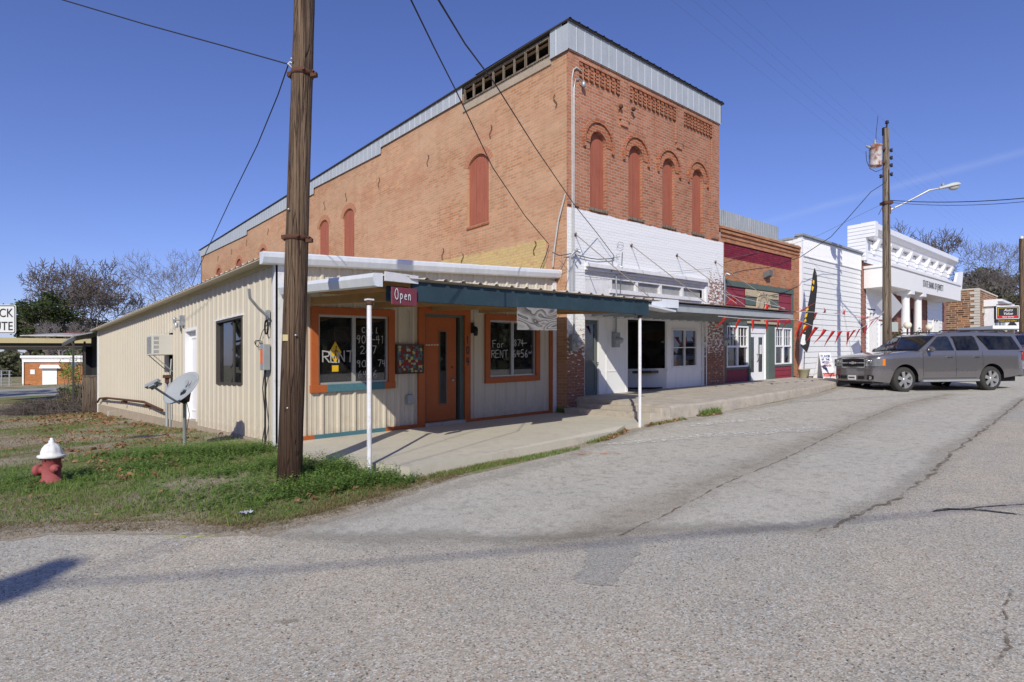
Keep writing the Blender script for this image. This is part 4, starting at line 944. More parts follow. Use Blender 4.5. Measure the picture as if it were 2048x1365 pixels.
# ================================================================== TWO STOREY BRICK BUILDING
V0 = -.36; X0, X1 = 6.61, 13.62; PB = front(V0); PL = side(X0)
B = thing('brick_building', 'tall two-storey orange brick building with boarded arched windows and a white painted shop front', 'building', W3(6.6, -.3, 0))
FWN = []
for i in range(4):
    x = 7.43+i*1.556; FWN.append((x, x+.64, 5.30, 7.22, .30))
FRONT_OPS = FWN+[(7.25, 12.9, .2, 3.93)]
m = MB(True); wall(m, PB, X0, 13.97, 0, 5.25, [(7.25, 12.9, .2, 3.93)], depth=.3); wall(m, PB, X0, X1, 5.25, 9.0, FWN, depth=.14)
m.box(X1-.3, X1, V0+.01, 30, 5.2, 9.0); m.build('front_wall', M['brick_front'], B, wallmap=True)
SWN = [(2.50, 3.42, 5.41, 7.36, .30), (10.2, 11.12, 5.41, 7.5, .3), (12.33, 13.25, 5.41, 7.5, .3), (19.2, 20.1, 5.41, 7.5, .3), (22.75, 23.65, 5.41, 7.5, .3), (26.3, 27.2, 5.41, 7.5, .3), (28.6, 29.0, 5.41, 5.5, .03)]
SWN = SWN[:6]
m = MB(True); wall(m, PL, V0, 30.4, -.7, 9.25, SWN+[(.16, 3.6, 8.95, 9.3)], depth=.1)
m.box(X0, 13.6, 30.3, 30.4, -.7, 9.0); m.build('side_wall', M['brick_side'], B, wallmap=True)
def board_win(P, w, hood):
    a, b, lo, hi, rise = w; arc = arch(a, b, hi, rise); d = -.10 if hood else -.06
    mm = MB(True); pts = [(a+.002, lo), (b-.002, lo)]+[(x, z-.004) for x, z in arc[::-1]]
    p3 = [P(x, z, d) for x, z in pts]; off = Vector(P(0,0,.02))-Vector(P(0,0,0)); mm.extr(p3, -off)
    win = mm.build('boarded_window', M['board_red'], B)
    mm = MB(True); pbox(mm, P, a-.03, b+.03, lo-.07, lo, -.1, .035); mm.build('sill', M['brick_trim'] if not hood else M['pole_grey'], win)
    mm = MB(True)
    if hood:
        def ring(r0, r1, d0, d1, ext):
            w2 = (b-a)/2; rr = (w2*w2+rise*rise)/(2*rise); cz = hi-rr; th = math.asin(w2/rr)*ext; n = 12; cx = (a+b)/2
            for i in range(n):
                t0, t1 = -th+2*th*i/n, -th+2*th*(i+1)/n
                q = [(cx+math.sin(t)*(rr+r), cz+math.cos(t)*(rr+r)) for t, r in ((t0,r0),(t1,r0),(t1,r1),(t0,r1))]
                mm.extr([P(x, z, d0) for x, z in q], Vector(P(0,0,d1))-Vector(P(0,0,d0)))
        ring(.0, .20, .0, .02, 1.06); ring(.205, .275, .0, .06, 1.22)
    else:
        w2 = (b-a)/2; rr = (w2*w2+rise*rise)/(2*rise); cz = hi-rr; th = math.asin(w2/rr); n = 14; cx = (a+b)/2
        for i in range(n):
            t0, t1 = -th+2*th*(i+.04)/n, -th+2*th*(i+.96)/n
            q = [(cx+math.sin(t)*(rr+r), cz+math.cos(t)*(rr+r)) for t, r in ((t0,0),(t1,0),(t1,.2),(t0,.2))]
            mm.extr([P(x, z, 0) for x, z in q], Vector(P(0,0,.008))-Vector(P(0,0,0)))
    mm.build('arch_bricks', M['brick_trim'] if hood else plain_arch, win)
plain_arch = plain('arch_brick', (.45,.21,.12), .25, 9, .9)
for w in FWN: board_win(PB, w, True)
for w in SWN: board_win(PL, w, False)
# raised brick piers and corbelled dentils of the parapet
PAN = [(6.99, 8.58), (8.99, 11.18), (11.58, 13.20)]
m = MB(True)
ed = [X0-.004]+[x for p in PAN for x in p]+[X1+.004]
for i in range(0, len(ed), 2):
    a, b = ed[i], ed[i+1]; mid = 0 < i < len(ed)-2
    m.box(a, b, V0-.045, V0, 7.75 if mid else 5.25, 8.9)
    if mid: m.box(a+.06, b-.06, V0-.04, V0, 7.6, 7.75)
for a, b in PAN: m.box(a, b, V0-.05, V0, 8.72, 8.9)
m.box(X0, X1, V0-.075, V0-.05, 8.84, 8.9)
m.build('parapet_pier', M['brick_front'], B, wallmap=True)
for a, b in PAN:
    m = MB(True); n = int((b-a)/.2); 
    for i in range(n+1):
        x = a+.02+i*(b-a-.14)/n
        for k in range(4): m.box(x, x+.10-.0*k, V0-.05+.012*k*0-.0, V0, 8.36+k*.09, 8.415+k*.09)
        m.box(x+.0, x+.08, V0-.028, V0, 8.36, 8.72)
    m.build('dentil_course', M['brick_trim'], B)
# sheet metal coping
m = MB(True); ribbed(m, PB, X0-.06, X1+.05, 8.86, 9.5, pitch=.305, phase=.3, h=.007, minor=False, w=.035, off=.09)
ribbed(m, PL, V0-.09, .14, 8.83, 9.5, pitch=.3, phase=.4, h=.007, minor=False, w=.035, off=.06)
m.box(X0-.06, X1+.05, V0-.07, V0+.1, 9.44, 9.49); m.box(X1+.03, X1+.05, V0-.09, V0+.5, 8.9, 9.5); m.build('front_coping', M['coping'], B)
def ctop(v): return 9.50-.0122*max(0, v)
for a, b, z0_, z1_ in ((3.62, 8.2, 9.06, 9.06), (8.2, 13.64, 8.85, 8.97), (13.64, 21.8, 8.74, 8.74), (21.8, 30.45, 8.53, 8.70)):
    m = MB(True); ribbed(m, PL, a, b, lambda v, a=a, b=b, p=z0_, q=z1_: p+(q-p)*(v-a)/(b-a), lambda v: ctop(v)-.02, pitch=.305, phase=.02, h=.007, minor=False, w=.035, off=.05)
    m.build('side_coping', M['coping'], B)
m = MB(True)
m.extr([(X0-.11, V0-.14, 9.495), (X1+.14, V0-.14, 9.495), (X1+.14, 30.6, ctop(30.6)), (X0-.11, 30.6, ctop(30.6))], (0,0,.02))
prof = rib_profile(X0-.1, X1+.12, .305, .05, .02, False)
for p, r in zip(prof, prof[1:]): m.poly([(p[0], V0-.17, 9.522+p[1]), (r[0], V0-.17, 9.522+r[1]), (r[0], 3, 9.522+r[1]), (p[0], 3, 9.522+p[1])])
m.build('roof', M['bronze'], B)
m = MB(True)      # exposed framing where the sheet has gone
m.box(X0-.03, X0+.08, .14, 3.62, 8.96, 9.0); m.box(X0-.02, X0+.03, .14, 3.62, 9.38, 9.44); m.box(X0-.012, X0+.04, .14, 3.62, 8.90, 8.955, 1)
for i in range(9): 
    v = .18+i*.42; m.box(X0-.02, X0+.025, v, v+.05, 9.0, 9.38)
m.box(X0-.035, X0+.02, .14, 3.62, 8.72, 8.90, 2)
m.build('parapet_framing', [M['pole_grey'], M['pole_grey'], M['concrete_base']], B)
m = MB(True); m.box(X0+.5, X0+.55, V0+.1, 5, 8.7, 9.4); m.box(X0+.1, 13.5, .5, 30, 8.6, 8.65); m.build('inner_wall', M['dark'], B)
# iron wall anchors in S shape
def anchor(P, a, z, s, tilt=0, flip=1):
    pts = []
    for i in range(17):
        t = i/16; yy = (t-.5)*2
        xx = math.sin(yy*math.pi)*.048*flip
        if t < .15 or t > .85: xx *= 1.5
        pts.append(P(a+xx+tilt*yy*.1, z+yy*.16*s, .03))
    mm = MB(True); mm.tube(pts, .010, 6); mm.build('wall_anchor', M['rust'], B)
for px, py, f in ((1112,203,1), (983,263,-1), (857,321,-1), (759,365,-1), (693,395,1), (650,412,1), (537,464,-1), (494,486,-1), (464,504,-1), (437,518,-1), (1071,496,-1), (887,508,-1), (926,519,-1), (604,435,1)):
    v, z = onu(X0, px, py); anchor(PL, v, z, 1.0, 0, f)
for px, py in ((1236,216), (1261,221)):
    x, z = onv(V0, px, py); mm = MB(True); mm.lathe([(0,-.09),(.05,-.08),(.06,-.02),(.03,0)], (x, V0-.05, z), 'y', 10); mm.build('wall_anchor', M['rust'], B)
# hole of missing bricks? pipes on the corner
t = thing('corner_conduits', 'pair of white conduits climbing the corner of the tall brick building', 'conduit', W3(6.7, -.45, 5))
m = MB(True); m.tube([(6.72, V0-.05, 2.9), (6.74, V0-.05, 5.2), (6.73, V0-.05, 8.2), (6.76, V0-.07, 8.42), (6.86, V0-.07, 8.50), (7.05, V0-.07, 8.48)], .017, 8); m.build('conduit', M['dull_pipe'], t)
m = MB(True); m.tube([(6.79, V0-.05, 2.9), (6.80, V0-.05, 5.2), (6.80, V0-.05, 8.0), (6.84, V0-.07, 8.22), (6.95, V0-.08, 8.27), (7.09, V0-.08, 8.22)], .014, 8); m.build('conduit', M['alu'], t)
m = MB(True); m.lathe([(.02,0),(.05,-.03),(.055,-.12),(.03,-.14)], (7.1, V0-.09, 8.24), n=10); m.build('spout', M['galv'], t)
m = MB(True); m.tube([(X0-.03, V0+.02, 5.5), (X0-.08, V0+.2, 4.9), (X0-.1, V0+.32, 4.2), (X0-.06, V0+.40, 3.82)], .020, 8); m.build('loose_hose', M['dull_pipe'], t)
m = MB(True); m.tube([(X0+.02, V0-.08, 3.0), (X0+.02, V0-.08, 4.0), (X0+.05, V0-.18, 4.1), (X0+.12, V0-.22, 4.02)], .022, 8); m.build('riser', M['galv'], t)
# ---- shop front (white joinery)
VF = V0+.10; PJ = front(VF)
m = MB(True)
pbox(m, PJ, 7.25, 12.9, 3.83, 3.93, -.02, .20); pbox(m, PJ, 7.25, 12.9, 3.76, 3.83, -.02, .13); pbox(m, PJ, 7.25, 12.9, 3.70, 3.76, -.02, .07)
pbox(m, PJ, 7.25, 12.9, 3.62, 3.70, -.05, .03); pbox(m, PJ, 12.78, 12.9, .66, 3.62, -.05, .05)
m.build('cornice', M['white_old'], B, bevel=.006)
m = MB(True); 
for i in range(9): pbox(m, PJ, 7.25+i*.116, 7.362+i*.116, 2.62, 3.62, -.03, .02)
m.build('panel', M['white_old'], B)
tx = [8.30]+[8.30+(12.78-8.30)*(i+1)/4 for i in range(4)]
m = MB(True); pbox(m, PJ, 8.30, 12.78, 3.27, 3.37, -.05, .05); pbox(m, PJ, 8.30, 12.78, 2.62, 3.27, -.04, .0)
for i, x in enumerate(tx): pbox(m, PJ, x-.0, x+.09, 3.37, 3.62, -.05, .03)
tr = m.build('transom_frame', M['white_old'], B)
for i in range(4):
    m = MB(True); pbox(m, PJ, tx[i]+.09, tx[i+1], 3.37, 3.62, -.06, -.05); m.build('transom_pane', plain('frosted_old_glass', (.34,.34,.33), .25, 5, .3, dirt=(.10,.09,.08)) if i == 0 else bpy.data.materials['frosted_old_glass'], tr)
def hang(name, pb, mat, par, **k): return pb.build(name, mat, par, **k)
m = MB(True); pbox(m, PJ, 7.25, 7.30, .66, 2.62, -.06, .02); pbox(m, PJ, 7.86, 7.95, .66, 2.62, -.06, .03); pbox(m, PJ, 7.30, 7.86, 2.56, 2.62, -.06, .02)
m.build('door_frame', M['white'], B)
m = MB(True); frame(m, PJ, 7.30, 7.86, .70, 2.56, .10, -.06, -.02); pbox(m, PJ, 7.40, 7.76, .80, 1.45, -.055, -.035)
for z in (.82, 1.04, 1.26): pbox(m, PJ, 7.43, 7.73, z, z+.17, -.036, -.025)
pbox(m, PJ, 7.40, 7.76, 1.45, 1.55, -.06, -.02)
gd = m.build('panel_door', M['door_green'], B, label='faded green half-glazed door beside the brick pier')
m = MB(True); pbox(m, PJ, 7.40, 7.76, 1.55, 2.46, -.05, -.044); m.build('pane', M['glass'], gd)
m = MB(True); m.tube([(7.81, VF-.0, 1.50), (7.81, VF-.06, 1.50), (7.76, VF-.06, 1.49)], .012, 6); m.build('handle', M['bronze'], gd)
m = MB(True); pbox(m, PJ, 7.95, 9.08, .66, 2.62, -.06, .0); pbox(m, PJ, 8.2, 9.08, 1.26, 1.285, .0, .012); pbox(m, PJ, 8.18, 8.2, .66, 2.62, 0, .012); pbox(m, PJ, 9.0, 9.08, .66, 2.62, -.3, .008)
m.build('panel', M['white'], B)
# recessed entrance
m = MB(True); m.extr([(9.08, VF+.06, .68), (10.9, VF+.06, .68), (10.9, 3.5, .70), (9.08, 3.5, .70)], (0,0,.02)); m.box(9.04, 9.08, VF+.05, 3.5, .7, 2.62); 
m.build('entry_floor', M['kerb'], B)
rx, ry = 10.25, .95
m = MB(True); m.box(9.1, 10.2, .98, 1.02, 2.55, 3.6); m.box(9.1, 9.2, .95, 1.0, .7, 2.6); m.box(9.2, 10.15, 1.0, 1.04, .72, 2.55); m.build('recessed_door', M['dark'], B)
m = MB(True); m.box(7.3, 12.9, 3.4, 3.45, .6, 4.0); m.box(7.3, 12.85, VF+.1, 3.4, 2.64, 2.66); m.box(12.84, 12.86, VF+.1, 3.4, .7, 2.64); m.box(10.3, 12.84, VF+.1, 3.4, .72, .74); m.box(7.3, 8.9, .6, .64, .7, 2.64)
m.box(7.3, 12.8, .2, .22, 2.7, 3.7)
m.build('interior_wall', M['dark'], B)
dirv = Vector((rx-10.92, ry-VF, 0)); L = dirv.length; dn = dirv.normalized(); nn = Vector((dn.y, -dn.x, 0)) if True else None
nn = Vector((-dn.y, dn.x, 0)); 
if nn.x > 0: nn = -nn
def ret(s, z, d): p = Vector((10.92, VF, 0))+dn*s+nn*d; return (p.x, p.y, z)
def rbox(mm, s0, s1, z0, z1, d0, d1): mm.extr([ret(s0,z0,d0), ret(s1,z0,d0), ret(s1,z0,d1), ret(s0,z0,d1)], (0,0,z1-z0))
m = MB(True); rbox(m, 0, L, .68, 1.22, -.04, 0); rbox(m, -.02, L, 1.22, 1.28, -.05, .03); rbox(m, L-.05, L, 1.28, 2.62, -.04, .01); rbox(m, 0, .05, 1.28, 2.62, -.04, .005)
dw = m.build('display_window', M['white'], B)
m = MB(True); rbox(m, .05, L-.05, 1.28, 2.62, -.02, -.014); m.build('pane', M['glass_dark'], dw)
rt = MB(True); pbox(rt, PJ, 10.92, 12.78, .66, 1.28, -.05, .0); pbox(rt, PJ, 10.92, 11.17, 1.28, 2.62, -.05, .0); pbox(rt, PJ, 12.52, 12.78, 1.28, 2.62, -.05, .0); pbox(rt, PJ, 11.17, 12.52, 2.42, 2.62, -.05, .0); pbox(rt, PJ, 10.92, 12.78, 1.20, 1.24, 0, .02)
rt.build('panel', M['white'], B)
m = MB(True); frame(m, PJ, 11.17, 12.52, 1.28, 2.42, .05, -.05, .025); pbox(m, PJ, 11.82, 11.87, 1.33, 2.37, -.05, .02); pbox(m, PJ, 11.22, 11.82, 1.85, 1.88, -.04, .01); pbox(m, PJ, 11.87, 12.47, 1.85, 1.88, -.04, .01)
w_ = m.build('window', M['white_old'], B)
m = MB(True); pbox(m, PJ, 11.2, 12.5, 1.31, 2.4, -.03, -.025); m.build('pane', M['glass'], w_)
meter(8.52, VF, 2.08, 'grey electric meter on the white panel beside the faded green door', 3.9)
# bottles on the inner ledge
m = MB(True)
m.box(10.45, 10.9, VF+.2, 1.1, 1.15, 1.22); m.build('ledge', M['pole_grey'], B)
bot = thing('bottle', 'dark glass bottle on the ledge inside the display window', 'bottle', (0,0,0), 'bottles on the display ledge', rot=0)
m = MB(); m.lathe([(0,0),(.035,.002),(.036,.14),(.014,.19),(.013,.25),(0,.252)], n=12); m.build('glass_body', M['black'], bot, local=True)
m = MB(); m.lathe([(.0365,.04),(.0368,.041),(.0368,.11),(.0365,.111)], n=12); m.build('paper_label', M['letter_white'], bot, local=True)
for i in range(6):
    p = ret(.2+i*.2, 1.285, -.10); q = W3(p[0]+.04*math.sin(i*3), p[1], 1.222)
    if i == 0: bot.location = q
    else: dup(bot, q, (0,0,i))
m = MB(True); rbox(m, .30, 1.05, 1.46, 1.78, -.22, -.21); m.build('white_card', M['letter_white'], None, label='white card standing behind the bottles in the display window', category='card')
# ================================================================== SUSPENDED AWNING OF THE WHITE SHOP FRONT
A2 = thing('rod_hung_awning', 'corrugated awning with grey-white fascia hung on iron rods over the white shop front', 'awning', W3(10.5, -2, 2.7))
m = MB(True)
def cor(x): return .012*math.sin(x*2*math.pi/.076)
xs = [6.9+i*.019 for i in range(int((14.25-6.9)/.019))]
vs = []
for x in xs: vs += [(x, -2.52, 2.80+.004*(x-7)+cor(x)), (x, V0-.01, 2.98+cor(x))]
m.add(vs, [(2*i, 2*i+2, 2*i+3, 2*i+1) for i in range(len(xs)-1)])
m.build('corrugated_sheet', M['rusty_zinc'], A2)
m = MB(True); m.extr([(7.3, -2.44, 2.60), (14.2, -2.44, 2.62), (14.2, -2.44, 2.79), (7.3, -2.44, 2.77)], (0,.05,0)); m.extr([(14.15, -2.40, 2.62), (14.2, -2.40, 2.62), (14.2, V0, 2.76), (14.15, V0, 2.76)], (0,0,.15)); m.build('fascia', M['beam_white'], A2, bevel=.004)
m = MB(True); m.extr([(6.95, -2.50, 2.66), (7.85, -2.56, 2.66), (7.85, -2.56, 2.84), (6.95, -2.50, 2.84)], (0,.03,0)); m.extr([(6.55, -2.7, 2.63), (7.65, -2.62, 2.56), (7.65, -2.3, 2.58), (6.55, -2.3, 2.65)], (0,0,.04)); m.build('patch_plate', M['gutter'], A2)
m = MB(True)
for i in range(16): x = 7.5+i*.43; m.box(x, x+.05, -2.38, V0, 2.64, 2.74)
m.extr([(7.0,-2.4,2.735),(14.15,-2.4,2.735),(14.15,V0-.02,2.90),(7.0,V0-.02,2.90)], (0,0,.02)); m.build('joist', M['beam_white'], A2)
for i, (px, py) in enumerate(((1150,470), (1262,492), (1353,512), (1430,525))):
    x, z = onv(V0, px, py); xe = [6.98, 9.25, 11.3, 13.65][i]
    m = MB(True); m.tube([(x, V0-.03, z), (xe, -2.42, 2.86)], .010, 6); r_ = m.build('rod', M['rod'], A2)
    m = MB(True); m.lathe([(0,-.02),(.035,-.018),(.04,0)], (x, V0, z), 'y', 10); m.tube([(x, V0-.02, z+.06), (x, V0-.05, z+.03), (x, V0-.03, z-.05)], .009, 5); m.build('rosette', M['rust'], r_)
# ================================================================== RED BRICK SHOP
VR = -.25; PR_ = front(VR); a0, a1 = 13.98, 20.12
S = thing('red_brick_shop', 'single-storey brick shop with maroon and green wooden front and double white doors', 'building', W3(17, -.2, .7))
m = MB(True); wall(m, PR_, a0, a1, .3, 5.78, [(14.25, 19.62, .5, 4.06), (14.22, 19.49, 4.78, 5.28)], depth=.12)
m.box(a0, a1, VR+.01, VR+.35, 5.70, 5.78); m.box(a1-.25, a1-.002, VR+.02, 8, .3, 5.75)
for z in (5.42, 5.56, 5.68): m.box(a0, a1+.0, VR-.03-.02*(z-5.42)/.13, VR, z, z+.07)
m.build('brick_wall', M['brick_shop'], S, wallmap=True)
m = MB(True)
pts = [(a0+(a1-a0)*i/60, 5.78+.035*random.random()) for i in range(61)]
m.extr([(x, VR-.04, z) for x, z in pts]+[(a1, VR-.04, 5.75), (a0, VR-.04, 5.75)], (0,.3,0)); m.build('weathered_coping', M['kerb'], S)
m = MB(True); pbox(m, PR_, 14.22, 19.49, 4.78, 5.28, -.08, -.04); m.build('painted_panel', brick('maroon_brick', (.20,.025,.05), (.25,.035,.06), (.13,.02,.035)), S)
def laps(m, P, a, b, z0, z1, pitch, d0=0, step=.02, ops=(), mi=0):
    z = z0; k = 0
    while z < z1-1e-4:
        t = min(z+pitch, z1); spans = [(a, b)]
        for o in ops:
            if o[2] < (z+t)/2 < o[3]:
                ns = []
                for p, q in spans:
                    if o[0] > p: ns.append((p, min(o[0], q)))
                    if o[1] < q: ns.append((max(o[1], p), q))
                    if q <= o[0] or p >= o[1]: pass
                spans = [s_ for s_ in ns if s_[1] > s_[0]]
        for p, q in spans:
            A_, B_, C_, D_ = P(p, z, d0+step), P(q, z, d0+step), P(q, t, d0), P(p, t, d0)
            f = [A_, B_, C_, D_]; e = [P(p, z, d0), P(q, z, d0), B_, A_]
            if P(0,0,1)[1]-P(0,0,0)[1] == 0: f = f[::-1]; e = e[::-1]
            m.poly(f, mi); m.poly(e, mi)
        z = t
VJ = VR+.06; PG = front(VJ)
m = MB(True); laps(m, PG, 14.3, 15.72, 2.75, 3.90, .26, 0, .018); laps(m, PG, 18.32, 19.5, 2.75, 3.90, .26, 0, .018); laps(m, PG, 15.72, 18.32, 2.75, 3.90, .5, -.01, .01); m.build('maroon_boards', M['maroon'], S)
m = MB(True); laps(m, PG, 14.45, 15.95, .60, 1.16, .26, 0, .018); m.build('maroon_boards', M['maroon'], S)
m = MB(True); laps(m, PG, 17.95, 19.5, .60, 1.18, .2, 0, .018); m.build('maroon_boards', M['maroon'], S)
m = MB(True); 
pbox(m, PG, 14.25, 19.62, 3.88, 4.06, -.05, .06); pbox(m, PG, 14.25, 14.4, .55, 3.88, -.05, .05); pbox(m, PG, 19.48, 19.62, .55, 3.88, -.05, .05)
pbox(m, PG, 14.4, 19.48, 2.60, 2.75, -.05, .04); pbox(m, PG, 15.95, 16.1, .6, 2.60, -.05, .05); pbox(m, PG, 17.5, 17.98, .6, 2.60, -.05, .05); pbox(m, PG, 14.4, 15.95, 1.12, 1.2, -.05, .035); pbox(m, PG, 17.98, 19.48, 1.14, 1.22, -.05, .035)
pbox(m, PG, 17.45, 17.5, .6, 2.6, -.15, .05)
m.build('green_trim', M['green'], S, bevel=.005)
def shop_window(a, b, lo, hi):
    mm = MB(True); frame(mm, PG, a, b, lo, hi, .05, -.03, .055); c = (a+b)/2; zc = lo+(hi-lo)*.5
    pbox(mm, PG, c-.035, c+.035, lo+.05, hi-.05, -.03, .05); pbox(mm, PG, a+.05, c-.035, zc-.03, zc+.03, -.03, .045); pbox(mm, PG, c+.035, b-.05, zc-.03, zc+.03, -.03, .045)
    for p, q in ((a+.05, c-.035), (c+.035, b-.05)):
        for k in (1, 2): x = p+(q-p)*k/3; pbox(mm, PG, x-.008, x+.008, zc+.03, hi-.05, .0, .02)
        zz = (zc+hi)/2; pbox(mm, PG, p, q, zz-.008, zz+.008, .0, .018)
    w = mm.build('window', M['white_clean'], S)
    mm = MB(True); pbox(mm, PG, a+.03, b-.03, lo+.03, hi-.03, -.02, -.014); mm.build('pane', M['glass'], w)
    mm = MB(True)
    mm.grid(lambda i, j: (c+(b-c)*i*.96+.02, VJ+.12+.02*math.sin(i*40), lo+(hi-lo)*j*.98), 40, 2); mm.build('curtain', M['curtain'], w)
shop_window(14.42, 15.92, 1.2, 2.58); shop_window(18.0, 19.46, 1.22, 2.58)
m = MB(True); PD = front(VJ+.07); pbox(m, PD, 16.1, 17.45, 2.36, 2.60, -.05, .03); pbox(m, PD, 16.1, 16.14, .66, 2.36, -.05, .03); pbox(m, PD, 17.41, 17.45, .66, 2.36, -.05, .03); m.build('door_frame', M['white_clean'], S)
for a, b in ((16.14, 16.77), (16.78, 17.41)):
    m = MB(True); frame(m, PD, a, b, .68, 2.36, .14, -.04, .0, 0, 'lrt'); pbox(m, PD, a+.14, b-.14, .68, .98, -.04, 0)
    d_ = m.build('door', M['white_clean'], S)
    m = MB(True); pbox(m, PD, a+.13, b-.13, .96, 2.24, -.025, -.02); m.build('pane', M['glass'], d_)
    m = MB(True); pbox(m, PD, a+.02, b-.02, .9, 2.3, -.3, -.29); m.build('blind', M['curtain'], d_)
m = MB(True); m.tube([(16.80, VJ+.06, 1.35), (16.82, VJ-.0, 1.45), (16.80, VJ-.0, 1.58), (16.79, VJ+.06, 1.62)], .014, 6); m.build('door_pull', M['bronze'], S)
m = MB(True); pbox(m, PD, 17.0, 17.18, 1.62, 1.95, .0, .004); m.build('paper_notice', M['letter_white'], S)
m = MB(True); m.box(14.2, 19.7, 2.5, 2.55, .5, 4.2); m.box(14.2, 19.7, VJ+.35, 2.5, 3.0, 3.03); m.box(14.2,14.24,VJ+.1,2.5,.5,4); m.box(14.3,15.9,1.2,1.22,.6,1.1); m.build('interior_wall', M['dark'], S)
m = MB(True); ribbed(m, front(.55), 13.65, 20.1, 5.6, 6.69, pitch=.15, phase=.05, h=.02, minor=False, w=.12); m.build('metal_upstand', M['old_metal'], S)
m = MB(True); m.box(14, 20.1, .6, 14, 5.3, 5.35); m.build('roof', M['old_metal'], S)
m = MB(True); x, z = onv(VR, 1531, 551); m.extr([(x-.15, VR-.2, z-.04), (x+.15, VR-.2, z-.04), (x+.18, VR-.0, z-.12), (x-.18, VR-.0, z-.12)], (0,0,.2)); m.build('flood_light', M['rail_grey'], None, bevel=.01, label='boxy grey flood light high on the red brick shop wall', category='lamp')
# wall sign: planks and an oval plaque
W_ = thing('bakery_sign', 'tan and dark plank sign with an oval clock-like plaque over the maroon boards', 'sign', W3(17, -.3, 3.3))
tanp = plain('tan_sign_board', (.48,.40,.27), .12, 6, .7)
for k, (z, mm_) in enumerate(((3.60, tanp), (3.32, M['green']), (3.04, tanp), (2.78, M['maroon']))):
    m = MB(True); pbox(m, PG, 15.74, 18.30, z, z+.25, .02, .045); m.build('plank', mm_, W_)
m = MB(True); m.box(15.8, 18.3, VJ-.10, VJ-.06, 2.68, 2.76); m.build('plank', tanp, W_)
m = MB(True); cx, cz = 17.0, 3.28
ov = [(cx+.52*math.cos(a), cz+.56*math.sin(a)) for a in [2*math.pi*i/40 for i in range(40)]]
m.extr([(x, VJ-.05, z) for x, z in ov], (0,-.04,0)); m.build('oval_plaque', tanp, W_)
m = MB(True)
for i in range(40):
    a = 2*math.pi*i/40; b = a+2*math.pi/40*.55
    for rr in ((.36, .365),): m.poly([(cx+.52*r/.52*math.cos(t)*1, VJ-.092, cz+.56/.52*r*math.sin(t)) for t, r in ((a,.30),(b,.30),(b,.345),(a,.345))])
for i in range(12):
    a = 2*math.pi*i/12; p = (cx+.41*math.cos(a), cz+.45*math.sin(a)); q = (cx+.47*math.cos(a+.08), cz+.51*math.sin(a+.08))
    m.tube([(p[0], VJ-.092, p[1]), (q[0], VJ-.092, q[1])], .014, 4)
m.tube([(16.98,VJ-.092,3.0),(16.95,VJ-.092,3.2),(17.05,VJ-.092,3.35),(17.0,VJ-.092,3.45)], .02, 5); m.tube([(16.98,VJ-.092,3.2),(17.12,VJ-.092,3.12)], .02, 5); m.tube([(16.92,VJ-.092,3.0),(16.92,VJ-.092,3.12)], .025, 5)
text_into(m, 'BAKERY', (16.15, VJ-.048, 3.10), (1,0,0), (0,0,1), .14, .003); text_into(m, 'COUNTRY', (17.95, VJ-.048, 3.67), (1,0,0), (0,0,1), .10, .003)
for z in (3.72, 3.16): 
    for x in (15.82, 18.22): m.lathe([(0,-.004),(.022,-.003),(.022,0)], (x, VJ-.045, z), 'y', 8)
m.build('lettering', M['ink_dark'], W_)
meter(14.1, VR-.02, 2.1, 'grey electric meter at the left edge of the maroon shop front', 4.15)
# ================================================================== WHITE CLAPBOARD BUILDING
VS = -.3; x0, x1 = 20.14, 26.98; PW = front(VS)
C = thing('white_clapboard_building', 'blank white clapboard shop front with flat grey-capped top between brick shop and bank', 'building', W3(23.5, -.3, .7))
m = MB(True); laps(m, PW, x0+.12, x1-.02, .55, 5.42, .222, .0, .022); m.build('clapboards', M['white'], C)
m = MB(True); laps(m, side(x0), VS+.05, 10, .55, 6.2, .222, 0, .02); m.box(x0+.05, x0+.1, VS+.05, 10, 5, 6.2); m.build('side_boards', M['white'], C)
m = MB(True); ribbed(m, PW, x0+.1, x1, 5.45, 6.18, pitch=.10, phase=.03, h=.012, minor=False, w=.05, off=.02); pbox(m, PW, x0+.1, x1, 5.42, 5.45, 0, .045); m.build('batten_band', M['white_clean'], C)
m = MB(True); pbox(m, PW, x0-.02, x0+.12, .55, 6.2, -.02, .05); pbox(m, PW, x0-.02, x0, .55, 6.2, -.3, -.02); m.build('corner_board', M['white_clean'], C)
m = MB(True); pbox(m, PW, x0-.1, x1+.02, 6.2, 6.27, -.2, .12); m.box(x0-.05, x1+.03, VS+.1, 12, 6.12, 6.2); m.build('roof_cap', M['old_metal'], C)
# ================================================================== BANK
PK = front(-.3)
K = thing('bank_building', 'white bank with bracketed cornice, columns and a broad white sign canopy', 'building', W3(35, -.3, 1))
bx0, bx1 = 27.05, 43.4
m = MB(True); wall(m, PK, bx0, bx1, .4, 6.4, [(29.5, 30.6, .9, 3.1), (27.9, 29.0, .9, 3.6), (35.2, 36.6, .8, 4.0), (39.8, 41.2, 1.2, 3.6)], depth=.25)
m.box(bx0+.01, bx0+.25, -.28, 9, .4, 6.3); m.box(bx1-.2, bx1, -.28, 14, .4, 7.6); m.build('brick_wall', M['brick_bank'], K)
m = MB(True); laps(m, PK, 27.6, 31.2, .8, 4.7, .24, .02, .02, [(29.5, 30.6, .9, 3.1), (27.9, 29.0, .9, 3.6)]); laps(m, PK, 38.6, 42.2, 2.0, 4.7, .26, .02, .02, [(39.8, 41.2, 1.2, 3.6)])
laps(m, side(bx0-.02), -.88, .28, 6.95, 7.62, .17, 0, .02); laps(m, side(bx0-.02), -.5, .28, 6.1, 6.95, .17, 0, .02); m.box(bx0-.018, bx0+.35, -.90, -.3, 6.94, 7.64); m.box(bx0-.01, bx0+.3, -.5, -.3, 5.9, 6.95); laps(m, PK, bx0-.02, bx1, 5.8, 6.9, .26, .1, .025)
